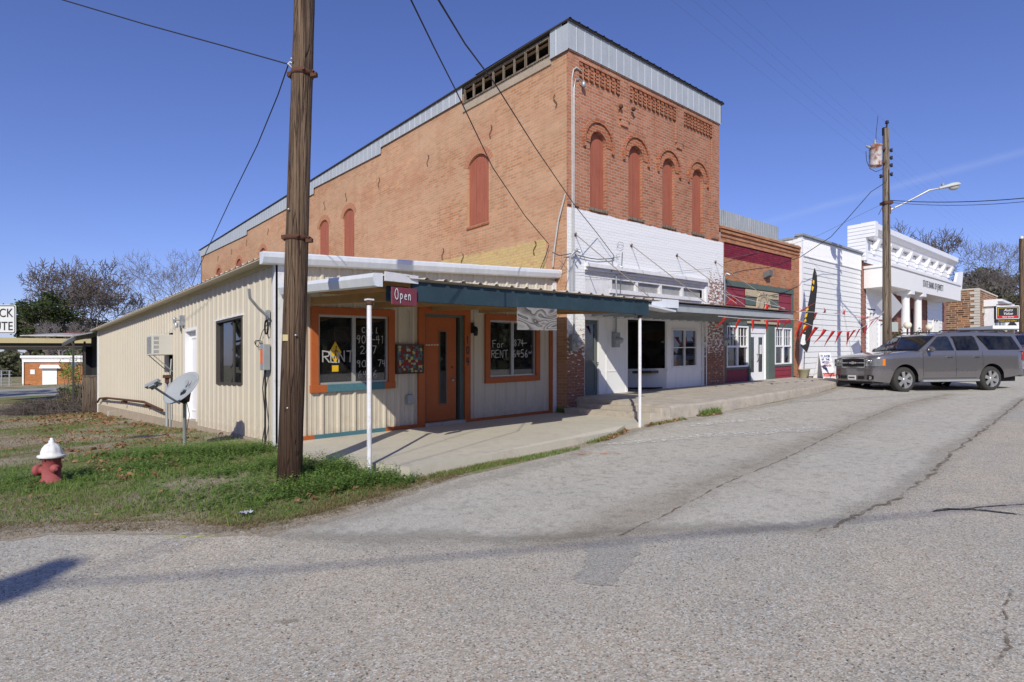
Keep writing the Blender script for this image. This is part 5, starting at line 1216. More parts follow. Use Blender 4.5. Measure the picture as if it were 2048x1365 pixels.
m.build('white_boards', M['white_clean'], K)
for a, b, lo, hi in ((29.5, 30.6, .9, 3.1), (27.9, 29.0, .9, 3.6), (39.8, 41.2, 1.2, 3.6)):
    m = MB(True); frame(m, PK, a, b, lo, hi, .12, -.1, .08); pbox(m, PK, (a+b)/2-.05, (a+b)/2+.05, lo+.12, hi-.12, -.1, .06); w_ = m.build('window', M['white_clean'], K)
    m = MB(True); pbox(m, PK, a+.1, b-.1, lo+.1, hi-.1, -.08, -.07); m.build('pane', M['glass_dark'], w_)
m = MB(True); arc = arch(35.2, 36.6, 4.0, .69); m.extr([(35.2,-.1,.8),(36.6,-.1,.8)]+[(x,-.1,z) for x, z in arc[::-1]], (0,.05,0)); m.build('arched_door', M['dark'], K)
m = MB(True); pr = [(0,0),(.28,.0),(.34,.16),(.50,.30),(.55,.36),(.55,.62),(.0,.68)]
for xa, xb in ((bx0+.0, bx1+.35),):
    vs = [(x, -.33-d, 6.95+z) for x in (xa, xb) for d, z in pr]; k = len(pr)
    m.add(vs, [(j, (j+1) % k, k+(j+1) % k, k+j) for j in range(k)]); m.poly(vs[:k]); m.poly(vs[k:])
m.box(bx0+.1, bx1, -.33, .3, 7.5, 7.58); m.box(bx0, bx1, .0, .28, 6.3, 7.55)
m.build('cornice', M['white_clean'], K)
for i in range(9):
    x = 28.3+i*1.85
    m = MB(True); m.extr([(x, -.42, 6.50), (x, -.56, 6.52), (x, -.74, 6.95), (x, -.42, 6.98)], (.34,0,0)); m.box(x+.05, x+.29, -.5, -.4, 6.3, 6.50); m.build('cornice_bracket', M['white_clean'], K)
cy = -1.42; cx0, cx1 = 27.35, 41.5
m = MB(True); m.box(cx0, cx1, cy, -.32, 4.60, 5.52); m.box(cx0-.06, cx1+.06, cy-.06, -.32, 5.52, 5.64); cn = m.build('sign_canopy', plain('white_canopy_panel', (.82,.81,.79), .02, 1, .5), K)
m = MB(True)
text_into(m, 'STATE BANK OF JEWETT', ((onv(cy, 1841, 575)[0]+onv(cy, 1890, 588)[0])/2, cy-.012, 4.93), (1,0,0), (0,0,1), .50, .006, -.004, sx=.68, space=1.15)
m.build('lettering', M['ink_dark'], cn)
for px in (1818, 1842):
    d = ray(px, 640); 
    x = onv(-1.25, px, 640)[0]
    m = MB(True); m.lathe([(.30,0),(.30,.15),(.22,.22),(.20,.5),(.175,3.5),(.19,3.55),(.26,3.62)], (x, -1.1, .8), n=20); m.box(x-.32, x+.32, -1.42, -.8, 4.42, 4.60); m.build('column', M['white_clean'], K)
for px, py in ((1815, 651), (1858, 655)):
    x, z = onv(-1.8, px, py); t = thing('globe_lamp', 'cream globe lamp in front of the bank, %s' % ('left of the first column' if px == 1815 else 'right of the second column'), 'lamp', W3(x, -1.8, .7), 'globe lamps before the bank')
    m = MB(True); m.lathe([(.001,-.17)]+[(.17*math.cos(R(a)), .17*math.sin(R(a))) for a in range(-75, 90, 15)]+[(.001,.17)], (x, -1.8, z), n=20); m.build('globe', plain('cream_globe', (.75,.70,.58), .03, 2, .3), t)
    m = MB(True); m.tube([(x, -1.8, .6), (x, -1.8, z-.15)], .04, 10); m.build('post', M['rust'], t)
    m = MB(True); rr = random.Random(px)
    for k in range(150):
        c = Vector((x-.30+rr.gauss(0,.12), -1.45+rr.gauss(0,.10), z-.40+rr.gauss(0,.16))); a = Vector((rr.gauss(0,1), rr.gauss(0,1), rr.gauss(0,1))).normalized()*.05; b = a.cross(Vector((rr.gauss(0,1), rr.gauss(0,1), rr.gauss(0,1)))).normalized()*.04
        m.poly([c-a, c+b, c+a, c-b])
    m.build('garland', plain('garland_leaf', (.11,.11,.045), .3, 8, .7), t)
# ================================================================== FAR BUILDINGS ON THE RIGHT
Yc = 52.; c = atd(Yc, 1957, 577); e = atd(Yc, 1957, 700); 
st = thing('stone_building', 'rough brown ironstone building with pale quoins beyond the bank', 'building', (c.x, c.y, G(c.x, c.y)))
zt, zb = c.z, G(c.x, c.y)-.5
PXs = side(c.x); PFs = front(c.y)
m = MB(); m.box(c.x, c.x+9, c.y, c.y+13, zb, zt-.1); m.build('stone_wall', M['stone'], st)
m = MB(); rr = random.Random(2); z = zb
k = 0
while z < zt-.2:
    w = .26+.30*(k % 2)+rr.random()*.08; m.box(c.x-.04, c.x+.45, c.y-.04, c.y+w, z+.02, z+.23)
    if k % 2: m.box(c.x+8.6, c.x+9.05, c.y-.06, c.y+.4, z+.02, z+.23)
    z += .245; k += 1
m.box(c.x-.05, c.x+9.0, c.y-.05, c.y+13, zt-.1, zt+.02)
m.box(c.x+1.6, c.x+5.6, c.y-.08, c.y, zt-2.1, zt-1.7); m.box(c.x+1.2, c.x+7, c.y-.08, c.y, zt-4.35, zt-3.9)
m.build('quoins', plain('pale_limestone', (.58,.53,.45), .15, 3, .9), st)
m = MB(); m.box(c.x+1.8, c.x+6.6, c.y-.05, c.y+.1, zb+.5, zt-4.35); m.build('white_door', M['white_old'], st)
m = MB(); q = [(c.x-1.2, zt-.1), (c.x+1.6, zt-.1), (c.x+2.3, zt+1.9), (c.x+.2, zt+1.6)]
m.extr([(x, c.y+1.5, z) for x, z in q], (0,.2,0)); m.build('roof_panel', M['white_clean'], st)
m = MB(); text_into(m, 'WW', (c.x+3.0, c.y-.03, zt-3.1), (1,0,0), (0,0,1), 1.0, .02); m.build('painted_mark', M['white_old'], st)
c2 = atd(56, 1998, 606)
t = thing('white_brick_shop', 'small white shop front right of the stone building', 'building', (c2.x, c2.y, G(c2.x, c2.y)))
m = MB(); m.box(c2.x-4.0, c2.x+2.2, c2.y-.2, c2.y+9, G(c2.x, c2.y)-.5, c2.z-.6); m.build('wall', M['white_old'], t)
m = MB(); m.box(c2.x-4.2, c2.x+2.5, c2.y-.5, c2.y+9, c2.z-.6, c2.z-.2); m.box(c2.x-4.2, c2.x+2.7, c2.y-.8, c2.y+9, c2.z-.2, c2.z); m.build('cornice', M['white_clean'], t)
for k in range(3): m = MB(); m.box(c2.x-3.4+k*1.9, c2.x-2.3+k*1.9, c2.y-.24, c2.y-.2, c2.z-3.2, c2.z-1.2); m.build('window', M['glass_dark'], t)
p = atd(47, 1990, 657); 
t = thing('flat_canopy', 'long low white-edged canopy beyond the parked cars', 'canopy', (p.x, p.y, G(p.x, p.y)))
m = MB(); a = Vector((RT[0], RT[1], 0)); b = Vector((FW[0], FW[1], 0)); m.obox((p.x, p.y, p.z-.02), a*1.65, b*1.8, (0,0,.12)); m.build('roof', M['white_clean'], t)
for s in (-1.5, 1.5): q = Vector((p.x, p.y, 0))+a*s; m = MB(); m.tube([(q.x, q.y, G(q.x, q.y)-.2), (q.x, q.y, p.z-.1)], .08, 8); m.build('post', M['white_old'], t)
m = MB(); q = Vector((p.x, p.y, p.z-.75))+b*1.9+a*1.2; m.obox(q, a*3.5, b*.1, (0,0,.6)); m.build('dark_backing', M['bronze'], t)
p = atd(60, 2024, 650)
t = thing('arched_white_shed', 'small white building with an arched top behind the roadside sign', 'building', (p.x, p.y, G(p.x, p.y)))
m = MB(); a2 = [(-1.6, -3.5)]+[(-1.6+3.2*i/12, .3+.9*math.sin(math.pi*i/12)) for i in range(13)]+[(1.6, -3.5)]
m.extr([Vector((p.x, p.y, p.z+z))+a*x for x, z in a2], b*6); m.build('wall', M['white_old'], t)
m = MB(); a3 = [(-.5, -1.2)]+[(-.5+1.0*i/8, -.1+.45*math.sin(math.pi*i/8)) for i in range(9)]+[(.5, -1.2)]
m.extr([Vector((p.x, p.y, p.z+z))-b*.05+a*x for x, z in a3], b*.04); m.build('arched_window', M['dark'], t)
# dark filler hedge-like porch behind canopy is left to the trees
p = atd(36, 2044, 560); PO3 = p
t = thing('utility_pole', 'thin dark utility pole behind the yellow and black roadside sign', 'utility pole', (p.x, p.y, G(p.x, p.y)), 'wooden utility poles')
tp = atd(36, 2043, 478); m = MB(); m.tube([(p.x, p.y, G(p.x, p.y)-.3), tuple(tp)], [.14, .12], 12); m.build('shaft', M['pole'], t)
m = MB(); m.tube([tp+Vector((0,0,-.05)), tp+Vector((0,0,.15))], .09, 8); m.build('cap', M['white_old'], t)
c = atd(35.6, 2013, 626)
t = thing('roadside_sign', 'black and red hanging auto parts sign with yellow strip beneath, beside the far pole', 'sign', (c.x, c.y, c.z-.6))
a = Vector((RT[0], RT[1], 0)); b = Vector((FW[0], FW[1], 0)); tilt = Vector((0,0,1)); ax = (a+tilt*.03).normalized()
def sb(mm, x0, x1, z0, z1, d): q = c+ax*((x0+x1)/2)+Vector((0,0,(z0+z1)/2))-b*d; mm.obox(q, ax*(x1-x0)/2, b*.01, (0,0,(z1-z0)/2))
m = MB(); q = c+Vector((0,0,.02)); m.obox(q, ax*.70, b*.08, (0,0,.40)); m.obox(c+Vector((0,0,-.49)), ax*.70, b*.06, (0,0,.10)); pn = m.build('panel', M['ink_dark'], t)
m = MB(); frame_ = [(-.70,.70,.36,.42),(-.70,.70,-.38,-.35),(-.70,-.66,-.38,.42),(.66,.70,-.38,.42)]
for f in frame_: sb(m, *f, .09)
m.build('pale_rim', M['letter_white'], t)
m = MB(); 
for f in [(-.60,.60,.28,.31),(-.60,-.57,-.18,.31),(.57,.60,-.18,.31)]: sb(m, *f, .09)
text_into(m, "STONE'S AUTO SUPPLY", c+Vector((0,0,-.545))-b*.065, ax, (0,0,1), .13, .003, sx=.82, shear=.2); m.build('yellow_marks', M['yellow'], t)
m = MB(); sb(m, -.62, .62, -.32, -.18, .09); m.build('red_band', plain('sign_red', (.55,.02,.03), .05, 2, .5), t)
m = MB(); text_into(m, 'Auto', c+Vector((0,0,.08))-b*.095+ax*.02, ax, (0,0,1), .23, .004, .0, shear=.3, sx=1.15); text_into(m, 'Value', c+Vector((0,0,-.13))-b*.095, ax, (0,0,1), .23, .004, .0, shear=.3, sx=1.15)
text_into(m, 'Parts Stores', c+Vector((0,0,-.295))-b*.105, ax, (0,0,1), .12, .004, .004, shear=.3, sx=1.2); m.build('white_lettering', M['white_clean'], t)
m = MB(); m.tube([PO3*1.0+Vector((0,0,0)) if 0 else c+Vector((0,0,.5))-ax*.6, c+Vector((0,0,.55))+ax*.9], .03, 6); m.build('hanger_arm', M['rust'], t)
# ================================================================== MAIN UTILITY POLE
bp = GP(579, 966); PB_ = Vector((bp[0], bp[1])); Yp = (PB_.x-CAM[0])*FW[0]+(PB_.y-CAM[1])*FW[1]
def pp(py): f = (966-py)/966; return atd(Yp, 579+30*f, py)
t = thing('utility_pole', 'massive brown timber utility pole with iron bands before the tan shop', 'utility pole', (bp[0], bp[1], bp[2]), 'wooden utility poles')
bot, top = pp(966), pp(-380)
m = MB(); n = 26; rr = random.Random(4); segs = 60; vs = []
for i in range(segs+1):
    c = bot+(top-bot)*(i/segs)
    if i == 0: c = bot-(top-bot)*.05
    r0 = .143-.036*i/segs
    for j in range(n):
        a = 2*math.pi*j/n; r = r0*(1+.025*math.sin(a*2+1)+.012*math.sin(a*7+i*.25)+rr.gauss(0, .005))
        vs.append((c.x+r*math.cos(a), c.y+r*math.sin(a), c.z))
m.add(vs, [(i*n+j, i*n+(j+1) % n, (i+1)*n+(j+1) % n, (i+1)*n+j) for i in range(segs) for j in range(n)], 0, True); m.poly(vs[-n:])
m.build('shaft', M['pole'], t)
ar = Vector((RT[0], RT[1], 0)); af = Vector((FW[0], FW[1], 0))
for py in (150, 478):
    c = pp(py); r = .143-.036*((966-py)/1346)+.006
    m = MB(); m.lathe([(r-.01,-.028),(r+.004,-.028),(r+.004,.028),(r-.01,.028)], tuple(c), n=26)
    for s, w in ((-1, .5), (1, .5)):
        dd = (ar*.93+af*.35*(-1)).normalized()
        m.obox(c+dd*s*(r+.045)-Vector((0,0,.0+.035*s)), dd*.045, af*.03, (0,0,.022)); m.tube([c+dd*s*(r+.05)-af*.05, c+dd*s*(r+.05)+af*.05], .012, 6)
    m.tube([c-af*(r+.02)+ar*.06+Vector((0,0,.012)), c-af*(r-.01)+ar*.06+Vector((0,0,.012))], .02, 8)
    m.build('iron_band', M['rust'], t)
c = pp(677); m = MB(); q = c-af*.138-ar*.05; m.obox(q, ar*.032, af*.004, (0,0,.037)); m.build('tag_plate', plain('brass_tag', (.50,.42,.22), .1, 9, .5), t)
for py, dx in ((672, .07), (815, 0), (425, -.06), (130, -.08)):
    c = pp(py)-af*.138+ar*dx; m = MB(); m.lathe([(0,-.012),(.011,-.010),(.013,0)], tuple(c), 'y', 8); m.build('bolt', M['alu'], t)
def wire(name, pts, r, label, mat=None, group=None, cat='cable', parent=None):
    m = MB(); m.tube(pts, r, 6); 
    if parent: return m.build(name, mat or M['wire'], parent)
    k = dict(label=label, category=cat)
    if group: k['group'] = group
    return m.build(name, mat or M['wire'], None, **k)
def sag(a, b, s, n=24): a, b = Vector(a), Vector(b); return [a+(b-a)*(i/n)-Vector((0,0,s*4*(i/n)*(1-i/n))) for i in range(n+1)]
att = atd(Yp-.02, 577, 129)
m = MB(); m.tube([pp(140)-ar*.1, att], .012, 6); m.tube([att+ar*.06, att+ar*.02+Vector((0,0,.03)), att-ar*.01], .008, 5); m.build('wire_hook', M['alu'], t)
far_l = atd(7.6, -520, -230)
wire('service_wire', [att, atd(Yp+.1, 450, 93), atd(Yp+.2, 290, 49), atd(Yp+.2, 125, 0), atd(Yp+.2, -150, -92), far_l], .0075, 'black wire leaving the big pole towards the upper left corner')
ev = onu(-.2, 372, 590)
wire('service_wire', [att, atd(7.6, 556, 190), atd(8.6, 515, 290), atd(10.0, 460, 402), atd(11.8, 425, 477), atd(14, 396, 540), atd(16.8, 376, 592)], .0075, 'black wire drooping from the big pole to the far tan roof edge')
# ---- pole behind the photographer, whose top and lines throw shadows on the road
pbx = Vector((CAM[0], CAM[1], 0))-ar*5.0-af*8.3
P4 = Vector((pbx.x, pbx.y, G(pbx.x, pbx.y)))
t = thing('utility_pole', 'timber utility pole with a transformer standing behind the viewpoint', 'utility pole', tuple(P4), 'wooden utility poles')
H = 9.3
m = MB(); m.tube([P4-Vector((0,0,.3)), P4+Vector((0,0,H))], [.20, .15], 14); m.build('shaft', M['pole'], t)
m = MB(); m.obox(P4+Vector((0,0,H-.3)), ar*.18, af*.17, (0,0,.05)); m.build('pole_bracket', M['pole_grey'], t)
m = MB(); m.lathe([(0,0),(.24,.0),(.25,.05),(.25,.75),(.22,.82),(0,.85)], (P4.x-.38, P4.y+.2, P4.z+H-2.6), n=20); m.build('transformer_can', M['gutter'], t)
e3 = sp(-0.0+6.56, 1097, 488); v, z = onu(6.56, 1097, 488)
e3 = Vector(W3(6.56, v, z)); s3 = P4+ar*.15+Vector((0,0,H-.42))
def via(a, b, pts):   # cable through surveyed points between its two anchors
    return [a]+pts+[b]
wire('drop_wire', via(s3, e3, [atd(.6, 1024-1400, -6500), atd(4.2, 760, -180), atd(5.4, 820, 0), atd(7.6, 905, 170), atd(10.6, 1000, 368), atd(12.4, 1052, 440)]) if 0 else
     [s3]+[atd(5.4, 818, -8), atd(6.6, 868, 95), atd(7.9, 912, 182), atd(10.2, 985, 335), atd(12.4, 1050, 432), e3], .009, 'black drop wire coming down to the left side of the brick corner')
x, z = onv(V0-.1, 1228, 512); e4 = Vector(W3(x, V0-.1, z))
wire('drop_wire', [s3+ar*.05]+[atd(4.6, 872, -8), atd(5.8, 930, 88), atd(7.2, 990, 168), atd(9.6, 1070, 295), atd(12.6, 1150, 412), atd(14.4, 1195, 468), e4], .009, 'black drop wire crossing the brick corner down to the white painted shop wall')
b5 = Vector((CAM[0], CAM[1], 0))+ar*26-af*3.9; s5 = P4+Vector((0,0,H-1.6))
_h = H-.3; _g = gp(2048, 998); _b = Vector((_g[0]-_h/SUN_T*math.cos(SUN_H), _g[1]-_h/SUN_T*math.sin(SUN_H), G(*_g)+_h)); _a = P4+Vector((0,0,_h))
wire('cable_bundle', sag(_a, _a+(_b-_a)*2.6, .15), .017, 'power cable crossing above the road behind the viewpoint')
# loose cables on the white wall
def wv(pts, d=.05): return [W3(onv(V0-d, px, py)[0], V0-d, onv(V0-d, px, py)[1]) for px, py in pts]
m = MB()
m.tube(wv([(1228,512),(1224,522),(1226,530),(1223,545)]), .009, 5); m.tube(wv([(1140,508),(1160,512),(1180,517),(1195,519),(1220,518),(1229,516)]), .012, 5); m.tube(wv([(1140,508),(1120,512),(1105,505)]), .012, 5)
m.tube(wv([(1229,514),(1237,520),(1232,511),(1240,508)]), .005, 5); m.tube(wv([(1234,492),(1238,484),(1246,486),(1247,494),(1240,497),(1234,493)]), .004, 5)
m.tube(wv([(1150,545),(1250,548),(1360,543),(1425,537)]), .004, 4); m.tube(wv([(1245,505),(1243,545),(1240,600)]), .012, 5)
for (a, b) in (((1118,520),(1140,548)), ((1122,505),(1116,540)), ((1128,515),(1150,505))): m.tube(wv([a, ((a[0]+b[0])/2+6, (a[1]+b[1])/2+5), b]), .006, 4)
m.build('wall_cables', M['wire_far'], None, label='tangle of loose cables pinned across the white painted brick wall', category='cable')
wire('side_wire', [Vector(W3(6.52, onu(6.52, 1098, 490)[0], onu(6.52, 1098, 490)[1])), Vector(W3(6.5, onu(6.5, 1092, 510)[0], onu(6.5, 1092, 510)[1])), Vector(W3(6.5, onu(6.5, 1078, 545)[0], onu(6.5, 1078, 545)[1]))], .009, 'short black wire hanging on the ochre painted brick')
# ================================================================== TRANSFORMER POLE
PY = 21.6; px0 = atd(PY, 1775, 700); P2 = Vector((px0.x, px0.y, G(px0.x, px0.y)))
t = thing('utility_pole', 'tall grey utility pole behind the parked car carrying the transformer and lamp', 'utility pole', tuple(P2), 'wooden utility poles')
tp = atd(PY, 1771.5, 258)
m = MB(); m.tube([P2-Vector((0,0,.3)), tp], [.165, .10], 16); sh = m.build('shaft', M['pole_grey'], t)
def pz(py): return atd(PY, 1771.5+4*(py-258)/440, py)
m = MB(); m.tube([tp+ar*.02, atd(PY, 1774, 247)], .03, 6); m.lathe([(.03,-.03),(.07,0),(.05,.05),(.06,.08),(0,.12)], tuple(atd(PY, 1774, 247)), n=10); m.obox(tp-ar*.07-Vector((0,0,.1)), ar*.04, af*.05, (0,0,.14)); m.build('top_pin', M['wire'], t)
for py, s in ((301, 1), (316, 1), (331, 1), (349, 1), (353, -1)):
    c = pz(py); m = MB(); m.obox(c+ar*s*.13, ar*.05, af*.03, (0,0,.02)); m.lathe([(.02,-.07),(.05,-.05),(.035,0),(.05,.05),(.02,.07)], tuple(c+ar*s*.20), n=10); m.build('insulator', M['wire'], t)
c = atd(PY-.1, 1751, 312)
t2 = thing('transformer', 'white and rusty transformer can hung on the grey utility pole', 'transformer', (c.x, c.y, c.z-.4))
m = MB(); m.lathe([(0,-.40),(.20,-.40),(.21,-.37),(.21,.33),(.225,.34),(.225,.37),(.12,.42),(0,.43)], tuple(c), n=24)
can = MB; tt = NT('rusting_white_enamel'); k_ = tt.mix(tt.ramp(tt.noise(2.6, 6, tt.ob, .7), .44, .56), (.66,.63,.60), (.32,.12,.07)); tt.fin(k_, .6)
cn = m.build('can', tt.mat, t2)
for dx, dz in ((-.02, .43), (-.20, .30)):
    m = MB(); q = c+ar*dx+Vector((0,0,dz))
    dirn = Vector((0,0,1)) if dx > -.1 else (-ar+Vector((0,0,.4))).normalized()
    m.tube([q, q+dirn*.05, q+dirn*.06, q+dirn*.12, q+dirn*.13, q+dirn*.18], [.05,.05,.03,.045,.025,.02], 8); m.build('bushing', M['grey_metal'], t2)
m = MB(); 
for dz in (.25, -.25): m.obox(c+ar*.28+Vector((0,0,dz)), ar*.08, af*.04, (0,0,.03))
m.build('hanger_bracket', M['rust'], t2)
wire('jumper_wire', [atd(PY, 1732, 303), atd(PY, 1733, 322), atd(PY, 1740, 338), atd(PY, 1752, 344), atd(PY, 1764, 339), atd(PY, 1774, 325)], .010, 'looping black jumper wire below the transformer can')
wire('jumper_wire', [atd(PY, 1752, 290), atd(PY, 1752, 270), atd(PY, 1756, 232)], .009, 'short black lead rising from the transformer top')
c0 = pz(421)+ar*.10; hd = atd(PY-.6, 1898, 373)
t3 = thing('street_lamp', 'grey cobra-head street lamp on a long curved arm from the utility pole', 'street lamp', tuple(c0))
m = MB(); m.tube([c0, atd(PY-.1, 1800, 411), atd(PY-.3, 1830, 396), atd(PY-.45, 1858, 381), atd(PY-.5, 1880, 377)], .032, 10); m.build('arm', M['alu'], t3)
m = MB(); m.obox(c0-ar*.02, ar*.05, af*.06, (0,0,.14)); m.build('arm_bracket', M['rust'], t3)
dh = (atd(PY-.6, 1922, 369)-atd(PY-.5, 1878, 378)); L = dh.length; dh.normalize(); uh = Vector((0,0,1)); uh = (uh-dh*uh.dot(dh)).normalized(); sh_ = dh.cross(uh)
m = MB(); s0 = atd(PY-.5, 1878, 378)
prof = [(0,.05,.06),(.15,.07,.07),(.35,.10,.09),(.6,.15,.12),(.85,.13,.10),(1,.02,.03)]
vs = []; n = 16
for f, w, h in prof:
    for j in range(n):
        a = 2*math.pi*j/n; zz = math.sin(a)*h*(1 if math.sin(a) > 0 else .45); vs.append(s0+dh*(L*f)+sh_*(w*math.cos(a))+uh*zz)
m.add(vs, [(i*n+j, i*n+(j+1) % n, (i+1)*n+(j+1) % n, (i+1)*n+j) for i in range(len(prof)-1) for j in range(n)], 0, True); m.poly(vs[:n]); m.poly(vs[-n:]); m.build('lamp_head', plain('pale_grey_housing', (.50,.52,.50), .05, 3, .5), t3)
m = MB(); c = s0+dh*(L*.66)-uh*.05; vs = []
for i in range(5):
    for j in range(n): a = 2*math.pi*j/n; q = math.cos(i*math.pi/8); vs.append(c+dh*(L*.24*q*math.cos(a))+sh_*(.11*q*math.sin(a))-uh*(.11*math.sin(i*math.pi/8)))
m.add(vs, [(i*n+j, i*n+(j+1) % n, (i+1)*n+(j+1) % n, (i+1)*n+j) for i in range(4) for j in range(n)], 0, True); m.build('lens', plain('frosted_lens', (.45,.46,.42), .05, 3, .2), t3)
m = MB(); m.tube([s0+dh*.15+uh*.06, s0+dh*.15+uh*.16], .05, 8); m.build('photocell', M['grey_metal'], t3)
# lines along the street
for k, (py, dz) in enumerate(((245, 0), (301, 0), (316, 0), (331, 0), (349, 0))):
    c = pz(py)+(ar*.2 if k else Vector((0,0,0)))
    far = Vector((c.x+75, c.y, c.z+.6)); near = Vector((c.x-42, c.y-2, c.z-.6))
    wire('power_line', sag(near, c, .25)+sag(c, far, .8)[1:], .0013, '%s thin power line running along the street over the tall grey pole' % ['topmost', 'second highest', 'middle', 'second lowest', 'lowest'][k], M['wire_far'], 'power lines along the street')
q1 = pz(368)-ar*.1
xg, zg_ = onv(VR-.1, 1440, 549)
wire('service_wire', [q1, atd(PY-.2, 1742, 384), atd(PY+.2, 1700, 432), atd(PY+.2, 1662, 474), atd(PY-1.0, 1600, 515), atd(PY-2.2, 1540, 535), atd(PY-2.9, 1490, 541), Vector(W3(14.2, VR-.1, onv(VR-.1, 1452, 550)[1]))], .012, 'black service cable from the transformer pole to the red brick shop')
wire('service_wire', [pz(407)-ar*.1, atd(PY+.5, 1700, 440), atd(PY+.8, 1640, 470), atd(PY+.5, 1560, 497), Vector(W3(14.1, VR-.1, 4.7))], .006, 'thin slack wire from the transformer pole over the maroon panel', M['wire_far'])
wire('street_crossing_cable', sag(pz(401)+ar*.1, atd(15, 2300, 362), .25), .014, 'double black cable leaving the transformer pole to the right')
wire('street_crossing_cable', sag(pz(405)+ar*.1, atd(15, 2300, 366), .30), .009, 'thin lower cable leaving the transformer pole to the right')
wire('lightning_lead', [pz(409)-ar*.1, atd(PY, 1757, 430)], .009, 'short dangling wire on the left of the transformer pole')
m = MB(); c = pz(407); m.tube([c-ar*.12, c-ar*.14-Vector((0,0,.25)), c-ar*.11-Vector((0,0,.5))], .02, 5); m.obox(c, ar*.16, af*.15, (0,0,.05)); m.tube([c-af*.15+Vector((0,0,1.2)), c-af*.15-Vector((0,0,5.5))], .012, 5); m.build('cable_clamp', M['rust'], t)
# grey diamond sign back and plate behind the pole
c = atd(24.5, 1780, 612); q = Vector((c.x, c.y, G(c.x, c.y)))
t = thing('road_sign', 'pale back of a diamond road sign with a small plate beneath, behind the grey pole', 'road sign', tuple(q))
sd = (ar*.95+af*.3).normalized(); m = MB(); pts = [c+sd*.72, c+Vector((0,0,.62)), c-sd*.72, c-Vector((0,0,.62))]; m.extr(pts, af*.02)
m.build('diamond_panel', plain('bare_aluminium_sheet', (.50,.50,.50), .05, 2, .45, .3), t); m = MB(); m.obox(c+sd*.12-Vector((0,0,.88)), sd*.32, af*.012, (0,0,.2)); m.build('lower_plate', M['green'] if 0 else plain('pale_plate', (.40,.45,.42), .05, 2, .6), t)
m = MB(); m.tube([q-Vector((0,0,.2)), c+Vector((0,0,.5))+af*.05], .035, 8); m.build('post', M['galv'], t)
# ================================================================== FEATHER FLAG, A-FRAME, POT
PF_ = Vector((19.35, -.72, 0)); zf = .665+GU*19.3+.01
t = thing('feather_flag', 'tall narrow black feather flag with yellow letters standing in a tan pot', 'flag', (PF_.x, PF_.y, zf+.1))
Yf = (PF_.x-CAM[0])*FW[0]+(PF_.y-CAM[1])*FW[1]
outl = [(1602,693),(1614,706),(1619,690),(1624,662),(1630,622),(1633,585),(1634,560),(1629,537),(1626,548),(1622,578),(1617,605),(1610,632),(1603,665)]
m = MB(); m.extr([atd(Yf, px, py) for px, py in outl], af*.008); fl = m.build('cloth', plain('black_flag_cloth', (.02,.02,.022), .2, 3, .6), t)
for poly in ([(1626,560),(1629,562),(1628,570),(1625,566)], [(1624,572),(1628,575),(1625,583),(1623,580)], [(1613,616),(1616,611),(1617,620),(1612,624)], [(1611,628),(1615,626),(1614,634),(1609,636)], [(1609,640),(1612,637),(1613,643),(1608,645)], [(1607,650),(1612,650),(1611,664),(1605,664)]):
    m = MB(); m.extr([atd(Yf-.012, px, py) for px, py in poly], af*.008); m.build('yellow_mark', M['yellow'], fl)
m = MB(); m.extr([atd(Yf-.012, px, py) for px, py in [(1605,668),(1611,670),(1610,680),(1612,688),(1606,691),(1601,688),(1602,680)]], af*.008); m.build('white_cup_mark', M['letter_white'], fl)
m = MB(); m.tube([(PF_.x, PF_.y, zf+.1), atd(Yf, 1609, 706), atd(Yf, 1614, 690), atd(Yf, 1627, 640), atd(Yf, 1634, 575), atd(Yf, 1633, 550), atd(Yf, 1629, 537)], .014, 6); m.build('pole', M['wire'], t)
m = MB(); m.lathe([(0,.0),(.15,.0),(.165,.04),(.205,.30),(.22,.31),(.22,.35),(.19,.35),(.18,.28),(0,.28)], (PF_.x, PF_.y, zf), n=24); m.build('plant_pot', plain('tan_plastic', (.33,.30,.20), .08, 4, .6), None, label='round tan pot weighting down the black feather flag', category='pot')
c = Vector((19.78, -1.30, .655+GU*19.8)); ax = (ar*.95+af*.3).normalized()*.29; fr = Vector((ax.y, -ax.x, 0)).normalized()
t = thing('sandwich_board', 'white sandwich board with handwritten flavor of the week, red strip at its foot', 'sign', (c.x, c.y, c.z))
HT = .98
def fb_(s, z, d): return c+ax*s+Vector((0,0,z))+fr*(.24*(1-z/HT)+d)
m = MB(); m.extr([fb_(-1,.04,0), fb_(1,.04,0), fb_(.92,HT,0), fb_(-.92,HT,0)], -fr*.02)
for s in (-1, .86): m.extr([fb_(s,.0,0.004), fb_(s+.14,.0,0.004), fb_(s+.14,.08,0.004), fb_(s,.08,0.004)], -fr*.026)
m.build('front_panel', M['white_clean'], t)
m = MB(); m.extr([c+ax*s+Vector((0,0,z))-fr*(.24*(1-z/HT)) for s, z in ((-1,.02),(1,.02),(.92,HT),(-.92,HT))], -fr*.02); m.build('back_panel', M['white_clean'], t)
upb = (fb_(0,HT,0)-fb_(0,0,0)).normalized(); axn = ax.normalized()
m = MB(); m.extr([fb_(-.95,.09,.003), fb_(.95,.09,.003), fb_(.95,.22,.003), fb_(-.95,.22,.003)], fr*.002); rb = m.build('red_strip', M['red_flag'], t)
m = MB(); text_into(m, 'Coca-Cola', fb_(-.25,.12,.008), axn, upb, .10, .002, shear=.4); text_into(m, '!', fb_(.8,.12,.008), axn, upb, .10, .002, .01); m.build('lettering', M['white_clean'], rb)
inkb = plain('blue_marker', (.05,.06,.22), .1, 5, .6); inkp = plain('pink_marker', (.55,.12,.14), .1, 5, .6)
